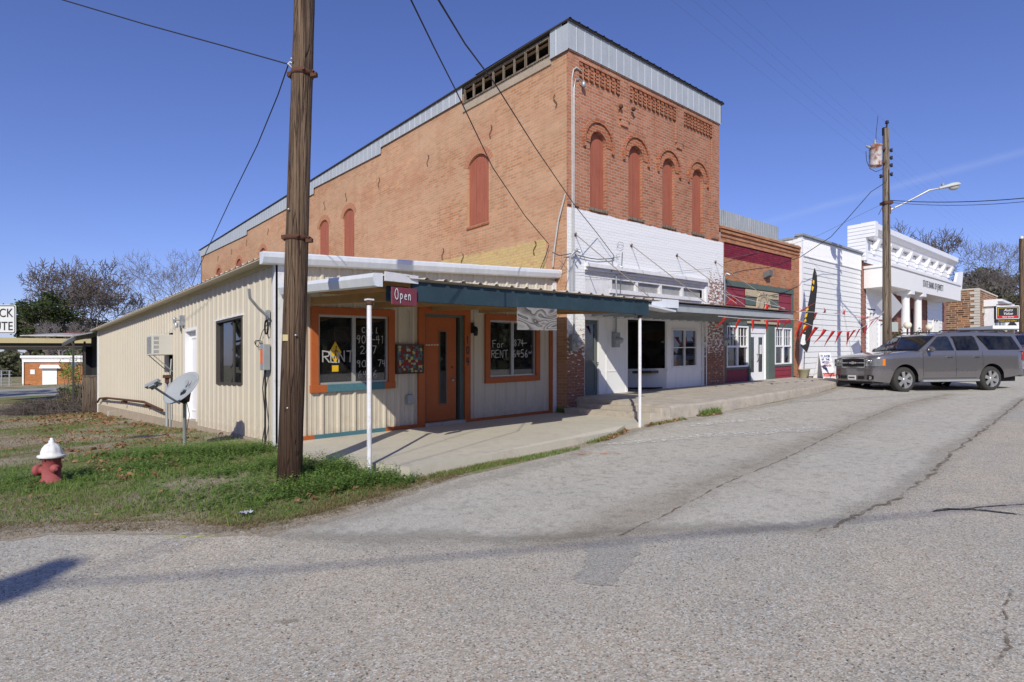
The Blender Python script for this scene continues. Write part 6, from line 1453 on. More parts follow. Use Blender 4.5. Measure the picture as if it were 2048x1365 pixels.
for txt, z, ik, w, h in (('FLAVOR', .80, inkb, .052, .085), ('OF THE', .69, inkb, .046, .06), ('WEEK', .58, inkb, .062, .075), ('LONDON', .46, inkp, .048, .065), ('FOG', .35, inkb, .045, .06)):
    m = MB(); strokes(m, txt, fb_(-.72,z,.003), axn, upb, h, w, .016, 0, adv=w*1.38, lift=.004, seed=len(txt)); m.build('handwriting', ik, t)
# ================================================================== PENNANT STRINGS
rr = random.Random(9)
def pennants(name, label, pts, n, size, start=0, skip=()):
    P = [Vector(p) for p in pts]; Ls = [0]
    for a, b in zip(P, P[1:]): Ls.append(Ls[-1]+(b-a).length)
    def at(s):
        for i in range(len(P)-1):
            if s <= Ls[i+1]: f = (s-Ls[i])/(Ls[i+1]-Ls[i]); return P[i]+(P[i+1]-P[i])*f, (P[i+1]-P[i]).normalized()
        return P[-1], (P[-1]-P[-2]).normalized()
    t = thing(name, label, 'bunting', tuple(P[0]))
    m = MB(); m.tube(P, .006, 5); m.build('string', M['white_clean'], t)
    for k in range(n):
        s = Ls[-1]*(k+.5)/n; c, d = at(s); w = size*.27; l = size*(.85+.3*rr.random())
        down = (Vector((0,0,-1))+ar*rr.uniform(-.75,.15)+af*rr.uniform(-.2,.6)).normalized()
        if name == 'pennant_string' and 'upper' in label: down = (Vector((0,0,rr.uniform(-.5,.4)))+af*.5*rr.choice((-1,1))+ar*rr.uniform(-.4,.4)).normalized()
        m = MB(); n_ = 5; vs = []
        for i in range(n_+1):
            f = i/n_; ww = w*(1-f)/1+.002; off = af*.02*math.sin(f*4+k)+ar*.012*math.sin(f*5+k*2)
            vs += [c-d*ww/1+down*(l*f)+off, c+d*ww/1+down*(l*f)+off]
        m.add(vs, [(2*i, 2*i+1, 2*i+3, 2*i+2) for i in range(n_)], 0, True); m.build('pennant', M['red_flag'], t, solid=.003)
aw = Vector(W3(14.2, -2.5, 2.72))
pl_ = atd(PY-.15, 1768, 624)
def yl(f): return 15.9+(21.2-15.9)*f
pennants('pennant_string', 'lower sagging string of red pennants from the awning corner to the grey pole', [atd(16.2, 1594, 640), atd(17, 1625, 652), atd(17.9, 1660, 662), atd(18.8, 1695, 663), atd(19.6, 1720, 658), atd(20.3, 1740, 646), pl_], 13, .52)
pennants('pennant_string', 'upper taut string of red pennants over the clapboard wall to the grey pole', [atd(14.9, 1506, 590)if 0 else atd(16.1, 1592, 623), atd(18, 1650, 626), atd(19.5, 1710, 631), atd(21, 1764, 636)], 10, .46)
pennants('pennant_string', 'string of red pennants hanging below the fascia of the rod hung awning', [Vector(W3(x, -2.47, z)) for x, z in ((9.75, 2.55), (11.0, 2.53), (12.5, 2.54), (14.2, 2.6))], 6, .36)
pennants('pennant_string', 'short red pennant string lying on top of the corrugated awning', [Vector(W3(10.9, -2.35, 2.93)), Vector(W3(12.0, -1.4, 3.35)), Vector(W3(14.2, -2.2, 2.95))], 3, .34)
# ================================================================== SUV
def carpaint(name, c):
    t = NT(name); n = t.noise(1.5, 4); z = t.sep(t.ob)[2]
    dust = t.math('MULTIPLY', t.math('MULTIPLY_ADD', z, -1.4, 1.1, True), t.ramp(t.noise(2.5, 6, rough=.7), .2, .8))
    k = t.mix(t.math('MULTIPLY', dust, .4), c, (.30,.26,.21)); t.put(t.b.inputs['Coat Weight'], 1.0); t.put(t.b.inputs['Coat Roughness'], .04)
    return t.fin(k, t.math('MULTIPLY_ADD', dust, .35, .24), .55, .5)
chrome = plain('chrome_trim', (.62,.62,.63), .03, 3, .15, .9)
rimm = plain('alloy_rim', (.55,.55,.54), .06, 5, .3, .7)
tyre = plain('tyre_rubber', (.045,.043,.04), .2, 9, .85)
lampg = plain('lamp_lens', (.42,.44,.46), .25, 14, .08, .6)
amber = plain('amber_lens', (.70,.20,.02), .1, 6, .2); redl = plain('red_lens', (.33,.02,.02), .1, 6, .2)
def make_suv(label, paint, loc, rot):
    t = thing('parked_suv', label, 'suv', loc, 'parked suvs', rot)
    # local axes: +x forward, y to the car's left, z up.  length 5.65, width 2.0
    XF, XR, WBF, WBR = 2.72, -2.93, 1.72, -1.58; TR = .40; AR = .49
    def w_at(x, z):     # half width
        if z < .55: w = .95+.05*(z-.3)/.25
        elif z < 1.28: w = 1.0-.022*((z-.55)/.73)**2
        else: w = .978-(z-1.28)*.26
        e = max(0, (x-(XF-.75))/.75); w -= .16*e**2.2
        e = max(0, ((XR+.45)-x)/.45); w -= .07*e**2
        return w
    def arch_low(x):
        z = .36
        for c in (WBF, WBR):
            d = abs(x-c)
            if d < AR: z = max(z, .40+math.sqrt(max(0, AR*AR-d*d)))
        if x > WBF+AR: z = .30+.05*((x-WBF-AR)/.5)
        if x < WBR-AR: z = .42+.10*(WBR-AR-x)/.8
        return z
    def hood(x):        # top of lower body along the centre
        if x > 1.12: return 1.31-.17*((x-1.12)/1.6)**1.6
        return 1.32
    xs = [XR]
    x = XR
    while x < XF-1e-6:
        x += .045; xs.append(min(x, XF))
    m = MB(); rows = []
    for x in xs:
        zl = arch_low(x); zt = hood(x); zs = zt-.07 if x > 1.12 else 1.28
        ef = max(0, (x-(XF-.18))/.18); er = max(0, ((XR+.1)-x)/.1); sq = 1-.06*ef**2-.05*er**2
        hts = [zl, zl+(.58-zl)*.5 if zl < .55 else zl+.01, max(.58, zl+.02), max(.80, zl+.03), max(1.04, zl+.04), zs]
        pts = [(w_at(x, min(h, 1.28))*sq, h) for h in hts]
        wt = pts[-1][0]; crown = zt
        pts += [(wt-.03, zs+.045), (wt-.10, crown-.0), (wt*.5, crown+.02), (0, crown+.03)]
        if x > XF-.18:
            pts = [(a, b-(.045*ef*ef if b > .95 else 0)) for a, b in pts]
        rows.append([(x, a, b) for a, b in pts]+[(x, -a, b) for a, b in pts[-2::-1]])
    n = len(rows[0]); vs = [p for r in rows for p in r]
    m.add(vs, [(i*n+j, i*n+j+1, (i+1)*n+j+1, (i+1)*n+j) for i in range(len(rows)-1) for j in range(n-1)], 0, True)
    m.poly(rows[0][::-1]); m.poly(rows[-1])
    body = m.build('body', paint, t, local=True)
    sp_ = body.modifiers.new('ES', 'EDGE_SPLIT'); sp_.split_angle = R(35)
    m = MB(); m.box(XR+.2, XF-.25, -.8, .8, .30, .62)
    for c in (WBF, WBR): m.box(c-.5, c+.5, -.6, .6, .3, 1.0)
    for c in (WBF, WBR):
        for s in (1, -1):
            for k in range(12):
                a0, a1 = math.pi*k/12, math.pi*(k+1)/12
                q = [(c+AR*math.cos(a), .40+AR*math.sin(a)) for a in (a0, a1)]
                m.poly([(q[0][0], .55*s, q[0][1]), (q[1][0], .55*s, q[1][1]), (q[1][0], .955*s, q[1][1]), (q[0][0], .955*s, q[0][1])])
    m.build('underbody', M['black'], t, local=True)
    # greenhouse
    m = MB(); zb, zr = 1.285, 1.90
    prof = [(1.22, zb), (.42, 1.80), (.25, 1.865), (.0, 1.90), (-1.2, 1.925), (-2.58, 1.89), (-2.70, 1.84), (-2.88, 1.36), (-2.90, zb)]
    def gy(z): return .972-(z-1.28)*.26-(.035 if z > 1.84 else 0)
    L_ = [(x, gy(z), z) for x, z in prof]; Rr_ = [(x, -gy(z), z) for x, z in prof]
    k = len(prof)
    m.add(L_+Rr_, [tuple(range(k))[::-1], tuple(range(k, 2*k))]+[(i, i+1, k+i+1, k+i) for i in range(k-1)])
    gh = m.build('cabin', paint, t, local=True, bevel=.03)
    def sidepoly(pts, s, off, mat, name, par, th=.006):
        mm = MB(); q = [(x, s*(gy(z)+off+(.035 if z > 1.84 else 0)), z) for x, z in pts]; mm.extr(q, (0, s*th, 0)); return mm.build(name, mat, par, local=True)
    winp = [[(1.02,1.22),(.42,1.72),(.05,1.76),(-.12,1.22)], [(-.24,1.335),(-.22,1.70),(-.15,1.76),(-.93,1.78),(-1.02,1.72),(-1.10,1.40),(-1.06,1.335)], [(-1.50,1.35),(-1.18,1.785),(-2.50,1.765),(-2.72,1.38),(-2.68,1.35)]]
    winp[0] = [(.92,1.335),(.80,1.44),(.36,1.74),(.08,1.765),(.0,1.74),(-.12,1.335)]
    for s in (1, -1):
        for i, w in enumerate(winp):
            sidepoly([(x+(.02 if x > sum(p[0] for p in w)/len(w) else -.02), z+(.018 if z > 1.5 else -.018)) for x, z in w], s, .001, M['black'], 'window_seal', gh, .003)
            sidepoly(w, s, .005, M['glass_dark'] if i else tglass, 'side_window', gh)
    def wsq(a, f, off=.006):   # windscreen: a across -1..1, f 0..1 up
        x = 1.22+(.42-1.22)*f; z = zb+.005+(1.80-zb)*f; y = gy(z)*a; d = Vector((.635, 0, .8)).normalized(); q = Vector((x+.05*(1-a*a), y, z+.02*(1-a*a)))+d*off; return tuple(q)
    m = MB(); m.grid(lambda i, j: wsq(-.97+1.94*i, .02+.95*j, .004), 12, 4); m.build('screen_surround', M['black'], gh, local=True)
    m = MB(); m.grid(lambda i, j: wsq(-.9+1.8*i, .07+.84*j, .010), 12, 4); ws = m.build('windscreen', tglass, gh, local=True)
    for a, b in ((-.5, .35), (.25, .9)):
        m = MB(); m.tube([wsq(a, .05, .03), wsq((a+b)/2, .10, .03), wsq(b, .09, .03)], .009, 5); m.build('wiper', M['black'], gh, local=True)
    m = MB(); m.box(-2.915, -2.905, -.75, .75, 1.38, 1.76); m.build('rear_window', M['glass_dark'], gh, local=True)
    # door seams, mouldings, handles
    m = MB()
    for s in (1, -1):
        for x in (1.06, -.18, -1.22):
            for z0, z1 in ((.42, .58), (.58, .8), (.8, 1.05), (1.05, 1.28)):
                if x == -1.22 and z0 < .8: continue
                y0, y1 = s*(w_at(x, z0)+.0015), s*(w_at(x, z1)+.0015); m.poly([(x-.006, y0, z0), (x+.006, y0, z0), (x+.006, y1, z1), (x-.006, y1, z1)])
        xs_ = [.98-i*.1 for i in range(25)]
        m.poly([(1.06, s*(w_at(1, .44)+.002), .435), (-1.0, s*(w_at(-1, .44)+.002), .435), (-1.0, s*(w_at(-1, .44)+.002), .445), (1.06, s*(w_at(1, .44)+.002), .445)])
    m.build('door_seam', M['black'], body, local=True)
    for s in (1, -1):
        m = MB(); m.extr([(1.02, s*.998, .66), (-.16, s*.998, .66), (-.16, s*.996, .74), (1.0, s*.996, .74)], (0, s*.012, 0)); m.extr([(-.2, s*.998, .66), (-1.02, s*.998, .66), (-1.08, s*.996, .74), (-.2, s*.996, .74)], (0, s*.012, 0)); m.build('side_moulding', paint, body, local=True)
        for x in (.06, -.98):
            m = MB(); m.extr([(x-.10, s*.985, 1.10), (x+.10, s*.985, 1.10), (x+.10, s*.985, 1.135), (x-.10, s*.985, 1.135)], (0, s*.035, 0)); m.build('door_handle', chrome, body, local=True, bevel=.008)
        m = MB(); m.extr([(1.1, s*.84, .31), (-1.05, s*.84, .31), (-1.05, s*1.04, .33), (1.1, s*1.04, .33)], (0,0,.06)); m.build('running_board', M['grey_metal'], body, local=True, bevel=.012)
        m = MB(); m.tube([(.2, s*.75, 1.93), (.1, s*.75, 1.965), (-1.2, s*.76, 1.985), (-2.3, s*.75, 1.965), (-2.4, s*.75, 1.93)], .018, 8); m.build('roof_rail', M['black'], gh, local=True)
        m = MB(); vs = []
        for i in range(7):
            f = i/6; r = math.sin(.35+f*2.5); 
            for j in range(12): a = 2*math.pi*j/12; vs.append((.86+.06*math.cos(a)*r+.02, s*(1.0+.24*f), 1.35+.095*math.sin(a)*r))
        m.add(vs, [(i*12+j, i*12+(j+1) % 12, (i+1)*12+(j+1) % 12, (i+1)*12+j) for i in range(6) for j in range(12)], 0, True); m.poly(vs[:12]); m.poly(vs[-12:]); m.tube([(.88, s*.9, 1.32), (.88, s*1.02, 1.32)], .04, 8); m.build('wing_mirror', paint, gh, local=True)
        m = MB(); m.extr([(-2.80, s*.94, 1.0), (-2.96, s*.91, 1.0), (-2.93, s*.90, 1.42), (-2.86, s*.92, 1.42)], (0, s*.03, 0)); m.build('tail_lamp', redl, body, local=True)
        # head lamp follows the rounded corner
        def hl(x0, x1, z0, z1, off, name, mat):
            mm = MB(); pts = []
            def f(i, j):
                u = i; z = z0+(z1-z0)*j
                if u < .55: x = XF+.012+off*.5; y = (.52+(.30)*u/.55)
                else: g_ = (u-.55)/.45; x = XF-.02-(.36)*g_+.02+off*.4; y = w_at(x, z)+off
                return (x, s*y, z-.0)
            mm.grid(f, 14, 3); mm.build(name, mat, body, local=True)
        mm = MB(); mm.grid(lambda i, j: (XF+.014 if i < .5 else XF+.014-(i-.5)*2*.30, s*(.50+.30*min(i, .5)*2 if i < .5 else w_at(XF-(i-.5)*2*.30, .9)*.985+.02), .83+.24*j), 12, 2); mm.build('headlight', lampg, body, local=True)
        for a, z in ((.58, .99), (.70, .99)):
            mm = MB(); mm.lathe([(.0,.03),(.045,.022),(.055,.0)], (XF+.012, s*a, z), 'x', 14); mm.build('lamp_reflector', chrome, body, local=True)
        mm = MB(); mm.grid(lambda i, j: (XF-.22-i*.08, s*(w_at(XF-.22-i*.08, .9)+.016), .85+.21*j), 4, 2); mm.build('indicator', amber, body, local=True)
        mm = MB(); mm.lathe([(0,.02),(.05,.015),(.06,0)], (XF+.025, s*.70, .47), 'x', 14); mm.build('fog_lamp', chrome, body, local=True)
        mm = MB(); mm.extr([(XF+.02, s*.58, .42), (XF-.02, s*.80, .42), (XF-.02, s*.80, .54), (XF+.02, s*.62, .54)], (.025,0,0)); mm.build('fog_recess', M['black'], body, local=True)
    # grille
    m = MB(); m.box(XF-.02, XF+.015, -.47, .47, .80, 1.08); m.build('grille_mesh', M['black'], body, local=True)
    m = MB()
    for z in (.80, .94, 1.08): m.box(XF+.01, XF+.035, -.49, .49, z-.012, z+.012)
    for y in (-.48, .48): m.box(XF+.01, XF+.033, y-.01, y+.01, .80, 1.08)
    gr = m.build('grille_bar', chrome, body, local=True)
    m = MB(); m.box(XF+.03, XF+.05, -.13, .13, .915, .965); m.box(XF+.03, XF+.052, -.045, .045, .895, .985); m.build('badge', M['alu'], gr, local=True)
    m = MB(); m.extr([(XF-.35, -.93, .56), (XF+.0, -.78, .56), (XF+.07, -.5, .56), (XF+.09, 0, .56), (XF+.07, .5, .56), (XF+.0, .78, .56), (XF-.35, .93, .56), (XF-.35, .9, .56), (XF-.35,-.9,.56)], (0,0,.20)); m.extr([(XF-.38, -.94, .38), (XF-.02, -.80, .36), (XF+.05, -.5, .35), (XF+.07, 0, .35), (XF+.05, .5, .35), (XF-.02, .80, .36), (XF-.38, .94, .38)], (0,0,.24)); m.build('bumper', paint, body, local=True, bevel=.03)
    m = MB(); m.extr([(XF-.3, -.86, .27), (XF-.02, -.74, .27), (XF+.03, 0, .27), (XF-.02, .74, .27), (XF-.3, .86, .27)], (0,0,.07)); m.box(XF+.03, XF+.078, -.50, -.24, .42, .52); m.box(XF+.03, XF+.078, .24, .50, .42, .52); m.build('air_intake', M['black'], body, local=True)
    m = MB(); m.box(XF+.07, XF+.085, -.16, .16, .39, .54); pl = m.build('number_plate', M['white_clean'], body, local=True)
    m = MB(); m.box(XF+.0855, XF+.0865, -.13, .13, .44, .49); m.build('plate_marks', M['wire_far'], pl, local=True)
    m = MB(); m.box(XR-.05, XR+.12, -.92, .92, .45, .70); m.build('rear_bumper', paint, body, local=True, bevel=.04)
    # cabin inside: seats and dash hints seen through glass
    m = MB()
    for y in (.42, -.42):
        m.box(-.25, -.05, y-.25, y+.25, 1.0, 1.45); m.box(-.22, -.12, y-.13, y+.13, 1.48, 1.68)
    m.lathe([(.17,-.015),(.19,0),(.17,.015)], (.42, .42, 1.38), 'x', 18); m.build('seats', M['black'], gh, local=True)
    # wheels
    for c in (WBF, WBR):
        for s in (1, -1):
            m = MB(); yo = .985*s; yi = .735*s
            prt = [(.27,-.0),(.33,.0),(.375,-.012),(.40,-.05),(.40,-.20),(.375,-.24),(.30,-.25)]
            m.lathe([(r, yo+s*h if 1 else 0) for r, h in prt], (c, 0, .40), 'y', 40); wh = m.build('wheel', tyre, body if 0 else t, local=True)
            m = MB(); m.lathe([(.27,yo-s*.005),(.262,yo-s*.015),(.245,yo-s*.06),(.24,yo-s*.2)], (c, 0, .40), 'y', 36); m.lathe([(0,yo-s*.012),(.05,yo-s*.015),(.065,yo-s*.035),(.07,yo-s*.06)], (c, 0, .40), 'y', 20)
            for k in range(6):
                a = 2*math.pi*k/6+.3; d = Vector((math.cos(a), 0, math.sin(a))); e = Vector((-math.sin(a), 0, math.cos(a))); ctr = Vector((c, yo, .40))
                for q0, q1, w0, w1 in ((.04,.255,.042,.058),):
                    A_ = [ctr+d*q0-e*w0, ctr+d*q1-e*w1, ctr+d*q1+e*w1, ctr+d*q0+e*w0]
                    A_ = [Vector((p.x, yo-s*(.03 if i in (0, 3) else .018), p.z)) for i, p in enumerate(A_)]
                    m.extr(A_, (0, -s*.03, 0))
            m.build('rim', rimm, wh, local=True)
            m = MB(); m.lathe([(0,yo-s*.10),(.24,yo-s*.10)], (c, 0, .40), 'y', 24); m.build('brake_disc', M['black'], wh, local=True)
    return t
tglass = glass('car_window_glass', (.30,.36,.35), .04)
fw_ = atd(18.45, 1811, 760); rw_ = atd(19.05, 1976, 752)
hd_ = Vector((fw_.x-rw_.x, fw_.y-rw_.y)); ang = math.atan2(hd_.y, hd_.x); dv = Vector((math.cos(ang), math.sin(ang))); lf = Vector((-dv.y, dv.x))
org = Vector((fw_.x, fw_.y))-dv*1.72-lf*.985
zc = (G(fw_.x, fw_.y)+G(rw_.x, rw_.y))/2
suv = make_suv('dusty grey long suv parked at an angle with its front towards the kerb', carpaint('grey_car_paint', (.20,.19,.195)), (org.x, org.y, zc), ang)
pitch = math.atan2(G(rw_.x, rw_.y)-G(fw_.x, fw_.y), 3.3)
suv.rotation_euler = (0, pitch, ang); suv.location.z = zc+.0
c = atd(29.2, 2066, 728); suv2 = make_suv('dark blue-grey suv half hidden behind the rear of the dusty grey suv', carpaint('blue_grey_car_paint', (.055,.065,.085)), (c.x, c.y, G(c.x, c.y)), ang-.05)
# ================================================================== LEFT EDGE: ROAD SIGN, FAR CANOPY AND BRICK HUT
c = atd(8.95, -8, 639); cx_ = c
t = thing('route_sign', 'white rectangular sign with black border at the left edge, lettering ending CK over TE', 'road sign', (c.x, c.y, G(c.x, c.y)))
def rrect(hw, hh, r, n=6):
    out = []
    for sx, sz, a0 in ((1,1,0),(-1,1,90),(-1,-1,180),(1,-1,270)):
        for i in range(n+1): a = R(a0+90*i/n); out.append((sx*(hw-r)+r*math.cos(a), sz*(hh-r)+r*math.sin(a)))
    return out
HW, HH = .305, .222
m = MB(); m.extr([c+ar*x+Vector((0,0,z)) for x, z in rrect(HW, HH, .035)], af*.004); pn = m.build('panel', plain('sign_white', (.68,.69,.68), .02, 2, .5), t)
m = MB(); o1, o2 = rrect(HW-.010, HH-.010, .03), rrect(HW-.022, HH-.022, .024)
for i in range(len(o1)):
    j = (i+1) % len(o1); m.poly([c-af*.003+ar*p[0]+Vector((0,0,p[1])) for p in (o1[i], o1[j], o2[j], o2[i])])
text_into(m, 'TRUCK', c-af*.004+Vector((0,0,.035)), ar, (0,0,1), .185, .001, .004, sx=.86, space=1.02); text_into(m, 'ROUTE', c-af*.004+Vector((0,0,-.165)), ar, (0,0,1), .185, .001, .004, sx=.86, space=1.02); m.build('lettering', M['ink_dark'], pn)
m = MB(); m.tube([(c.x, c.y, G(c.x, c.y)-.3), tuple(c+af*.03+Vector((0,0,.2)))], .025, 8); m.build('post', M['galv'], t)
# brick hut
Yh = 58.; c = atd(Yh, 47, 768); gz = G(c.x, c.y); sc_ = Yh/F; c.z = gz
ax_ = ar; az_ = Vector((0,0,1)); bd = (af*.9-ar*.75).normalized()
t = thing('brick_hut', 'small flat-roofed orange brick building with white fascia and white garage door', 'building', (c.x, c.y, gz))
hh = (770-724)*sc_; W_h = 9.0
def hb_(x, d, z): return c+ax_*x+bd*d+az_*z
m = MB()
for q in ([(0,0),(W_h,0)],): m.extr([hb_(0,0,-.3), hb_(W_h,0,-.3), hb_(W_h,6,-.3), hb_(0,6,-.3)], az_*(hh+.3))
m.build('brick_wall', M['brick_orange'], t)
m = MB(); m.extr([hb_(-.15,-.15,hh), hb_(W_h,-.15,hh), hb_(W_h,6,hh), hb_(-.15,6.1,hh)], az_*.28); m.extr([hb_(-.35,-.35,hh+.42), hb_(W_h,-.35,hh+.42), hb_(W_h,6.2,hh+.42), hb_(-.35,6.2,hh+.42)], az_*.22); m.extr([hb_(-.2,-.2,hh+.28), hb_(W_h,-.2,hh+.28), hb_(W_h,6,hh+.28), hb_(-.2,6,hh+.28)], az_*.14); m.build('white_fascia', M['white'], t)
m = MB()
for x, d in ((-.06,-.05), (-.03, 2.9), (-.03, 5.9)): q = hb_(x, d, 0); m.obox(q+az_*hh/2, ax_*.08, bd*.08, az_*(hh/2))
m.build('corner_trim', M['white'], t)
gx = (84-47)*sc_; m = MB(); m.obox(hb_(gx+.75, -.05, .95), ax_*.72, bd*.05, az_*.95); g_ = m.build('garage_door', M['white'], t)
m = MB(); m.extr([hb_(gx-.15,-.03,hh-.35), hb_(gx+1.6,-.03,hh-.35), hb_(gx+1.8,-.55,hh-.62), hb_(gx-.3,-.55,hh-.62)], az_*.08); m.build('door_hood', M['white'], t)
m = MB(); m.obox(hb_((65-47)*sc_, -.03, 1.3), ax_*.22, bd*.02, az_*.22); m.build('white_plate', M['white'], t)
m = MB(); xx = (147-47)*sc_; m.obox(hb_(xx, -.04, 2.05), ax_*.28, bd*.02, az_*.2); m.build('blue_poster', plain('blue_mark', (.10,.22,.60), .2, 4, .6), t)
m = MB(); text_into(m, 'pennant', hb_(xx+.95, -.05, 1.95), ax_, az_, .34, .01, .01) if 0 else strokes(m, 'nanana', hb_(xx+.45, -.06, 1.95), ax_, az_, .34, .18, .06); m.build('dark_scribble', M['ink_dark'], t)
# far canopy with tan beam and rusty roof
Yc_ = 30.; c = atd(Yc_, 90, 681); s_ = Yc_/F; 
t = thing('open_canopy', 'long low open canopy with tan fascia and rust-streaked roof at the left', 'canopy', (c.x, c.y, G(c.x, c.y)))
def cb(px, py, d=0): return atd(Yc_, px, py)+af*d
m = MB(); m.extr([cb(-160,673), cb(215,679), cb(215,687), cb(-160,686)], af*6); m.build('tan_fascia', plain('tan_fascia', (.42,.36,.20), .08, 2, .7), t)
m = MB(); m.extr([cb(-160,687,.2), cb(215,688,.2), cb(215,694,.2), cb(-160,695,.2)], af*5.6); m.build('painted_under_shade', M['bronze'], t)  # dark bronze strip paints the shade under the tan fascia
m = MB(); m.extr([cb(30,672,.3), cb(150,673,.3), cb(166,662,3.5), cb(40,660,3.5)], az_*.05); m.build('rusty_roof', M['rust_roof'], t)
for px in (-330, 186):
    for d in (.8, 5.2): q = cb(px, 700, d); m = MB(); m.tube([(q.x, q.y, G(q.x, q.y)-.2), (q.x, q.y, cb(px, 690).z)], .09, 10); m.build('post', M['rust'], t)
# chain link fence at far left
c = atd(56, 5, 750); t = thing('wire_fence', 'grey post and wire fence left of the orange brick hut', 'fence', (c.x, c.y, G(c.x, c.y)))
for k, px in enumerate((-30, 3, 19)):
    q = atd(56, px, 750); m = MB(); m.tube([(q.x, q.y, G(q.x, q.y)-.1), (q.x, q.y, G(q.x, q.y)+1.5)], .07, 6); m.build('post', M['galv'], t)
m = MB()
for h in (.1, .4, .75, 1.1, 1.45):
    q0, q1 = atd(56, -40, 750), atd(56, 24, 750); m.tube([(q0.x, q0.y, G(q0.x, q0.y)+h), (q1.x, q1.y, G(q1.x, q1.y)+h)], .025, 5)
m.build('rail', M['galv'], t)
# ================================================================== TREES AND PLANTS
def leafmat(name, a, b, rough=.7):
    t = NT(name); r = t.island(); k = t.ramp(r, 0, 1, a, b); k = t.mix(t.math('MULTIPLY', t.ramp(t.noise(.8, 3), .35, .65), .4), k, tuple(x*.6 for x in a))
    t.fin(k, rough, 0, .2); tl = t.n.new('ShaderNodeBsdfTranslucent'); t.link(k, tl.inputs[0]); mx_ = t.n.new('ShaderNodeMixShader'); mx_.inputs[0].default_value = .38; t.link(t.b.outputs[0], mx_.inputs[1]); t.link(tl.outputs[0], mx_.inputs[2]); t.link(mx_.outputs[0], t.out.inputs[0]); return t.mat
M['grass'] = leafmat('grass_blade', (.10,.19,.035), (.30,.40,.11))
M['weed'] = leafmat('weed_leaf', (.12,.23,.045), (.30,.43,.12))
M['dry'] = leafmat('dry_grass', (.20,.15,.07), (.40,.32,.18))
M['fallen'] = leafmat('fallen_leaf', (.24,.12,.06), (.56,.35,.19))
M['needle'] = leafmat('evergreen_leaf', (.045,.07,.025), (.14,.17,.07))
M['needle2'] = leafmat('olive_evergreen_leaf', (.08,.09,.05), (.20,.20,.12))
M['twig'] = plain('bare_twig', (.15,.125,.11), .2, 3, .95)
M['twig_far'] = plain('grey_twig', (.20,.175,.165), .2, 3, .95)
def bare_tree(name, label, base, h, seed, spread=1.0, depth=6, mat=None, tmin=.02, group=None, r0=.28, lean=0, forks=None, low=.28):
    rnd = random.Random(seed); t = thing(name, label, 'tree', tuple(base), group)
    trunk = MB(); crown = MB()
    def grow(p, d, l, r, k):
        n = 3; pts = [p]; q = p.copy(); dd = d.copy()
        for i in range(n):
            dd = (dd+Vector((rnd.gauss(0,.13), rnd.gauss(0,.13), rnd.gauss(.02,.08)))).normalized(); q = q+dd*(l/n); pts.append(q.copy())
        r1 = max(tmin*.6, r*.68)
        (trunk if k == depth else crown).tube(pts, [r+(r1-r)*i/n for i in range(n+1)], 8 if k >= depth-1 else (5 if k > 2 else 3), cap=False)
        if k == 0: return
        nb = 2+(rnd.random() < .5)+(k == depth)+(k <= 3)
        for i in range(nb):
            a = 2*math.pi*(i/nb)+rnd.uniform(-.6,.6); tilt = rnd.uniform(.35,.85)*spread
            s = dd.cross(Vector((0,0,1)));
            if s.length < .1: s = Vector((1,0,0))
            s.normalize(); u = s.cross(dd); nd = (dd*math.cos(tilt)+(s*math.cos(a)+u*math.sin(a))*math.sin(tilt)+Vector((0,0,.12))).normalized()
            st = pts[-1] if i < 2 or k == depth else pts[2]
            grow(st, nd, l*rnd.uniform(.62,.86), max(tmin, r1*rnd.uniform(.6,.85)), k-1)
    grow(Vector(base)-Vector((0,0,.2)), Vector((lean, 0, 1)).normalized(), h*low, r0, depth)
    trunk.build('trunk', M['bark'], t); crown.build('crown', mat or M['twig'], t)
    return t
def leaf_crown(m, c, rad, n, size, rnd, squash=1.0):
    clumps = [Vector([max(-.8, min(.8, rnd.gauss(0,.42))) for _q in range(3)]) for _ in range(34)]
    for i in range(n):
        cl = clumps[rnd.randrange(len(clumps))]; p = Vector(c)+Vector(((cl.x+rnd.gauss(0,.13))*rad[0], (cl.y+rnd.gauss(0,.13))*rad[1], (cl.z+rnd.gauss(0,.10))*rad[2]))
        a = Vector((rnd.gauss(0,1), rnd.gauss(0,1), rnd.gauss(0,.6))).normalized()*size*rnd.uniform(.6,1.3); b = a.cross(Vector((rnd.gauss(0,1), rnd.gauss(0,1), rnd.gauss(0,1)))).normalized()*size*.5
        m.poly([p-a, p+b, p+a, p-b])
def evergreen(label, base, h, w, seed, n=9000, size=.22, mat='needle', group=None, cz=.62, rz=.42):
    rnd = random.Random(seed); t = thing('evergreen_tree', label, 'tree', tuple(base), group); base = Vector(base)
    m = MB(); m.tube([base-Vector((0,0,.2)), base+Vector((.2,0,h*.4)), base+Vector((0,.2,h*.85))], [h*.028, h*.02, h*.006], 8)
    for k in range(14):
        a = rnd.uniform(0, 6.28); z = h*rnd.uniform(.3,.85); l = w*rnd.uniform(.5,.95); m.tube([base+Vector((0,0,z)), base+Vector((math.cos(a)*l*.5, math.sin(a)*l*.5, z+l*.2)), base+Vector((math.cos(a)*l, math.sin(a)*l, z+l*.3))], [h*.009, h*.006, h*.003], 5)
    m.build('trunk', M['bark'], t)
    m = MB(); leaf_crown(m, base+Vector((0,0,h*cz)), (w*.95, w*.95, h*rz), n, size, rnd); m.build('crown', M[mat], t); return t
def gz_(Y, px): p = atd(Y, px, 728); return Vector((p.x, p.y, G(p.x, p.y)))
def hgt(Y, py, px): return atd(Y, px, py).z-gz_(Y, px).z
bare_tree('bare_tree', 'broad round-headed leafless tree rising behind the far canopy', gz_(72, 195), hgt(72, 462, 195), 5, 1.3, 7, M['twig'], .036, 'leafless trees', .42, low=.25)
bare_tree('bare_tree', 'second leafless tree overlapping the right flank of the round-headed one', gz_(78, 238), hgt(78, 535, 238), 17, 1.2, 7, M['twig_far'], .03, 'leafless trees', .32, low=.28)
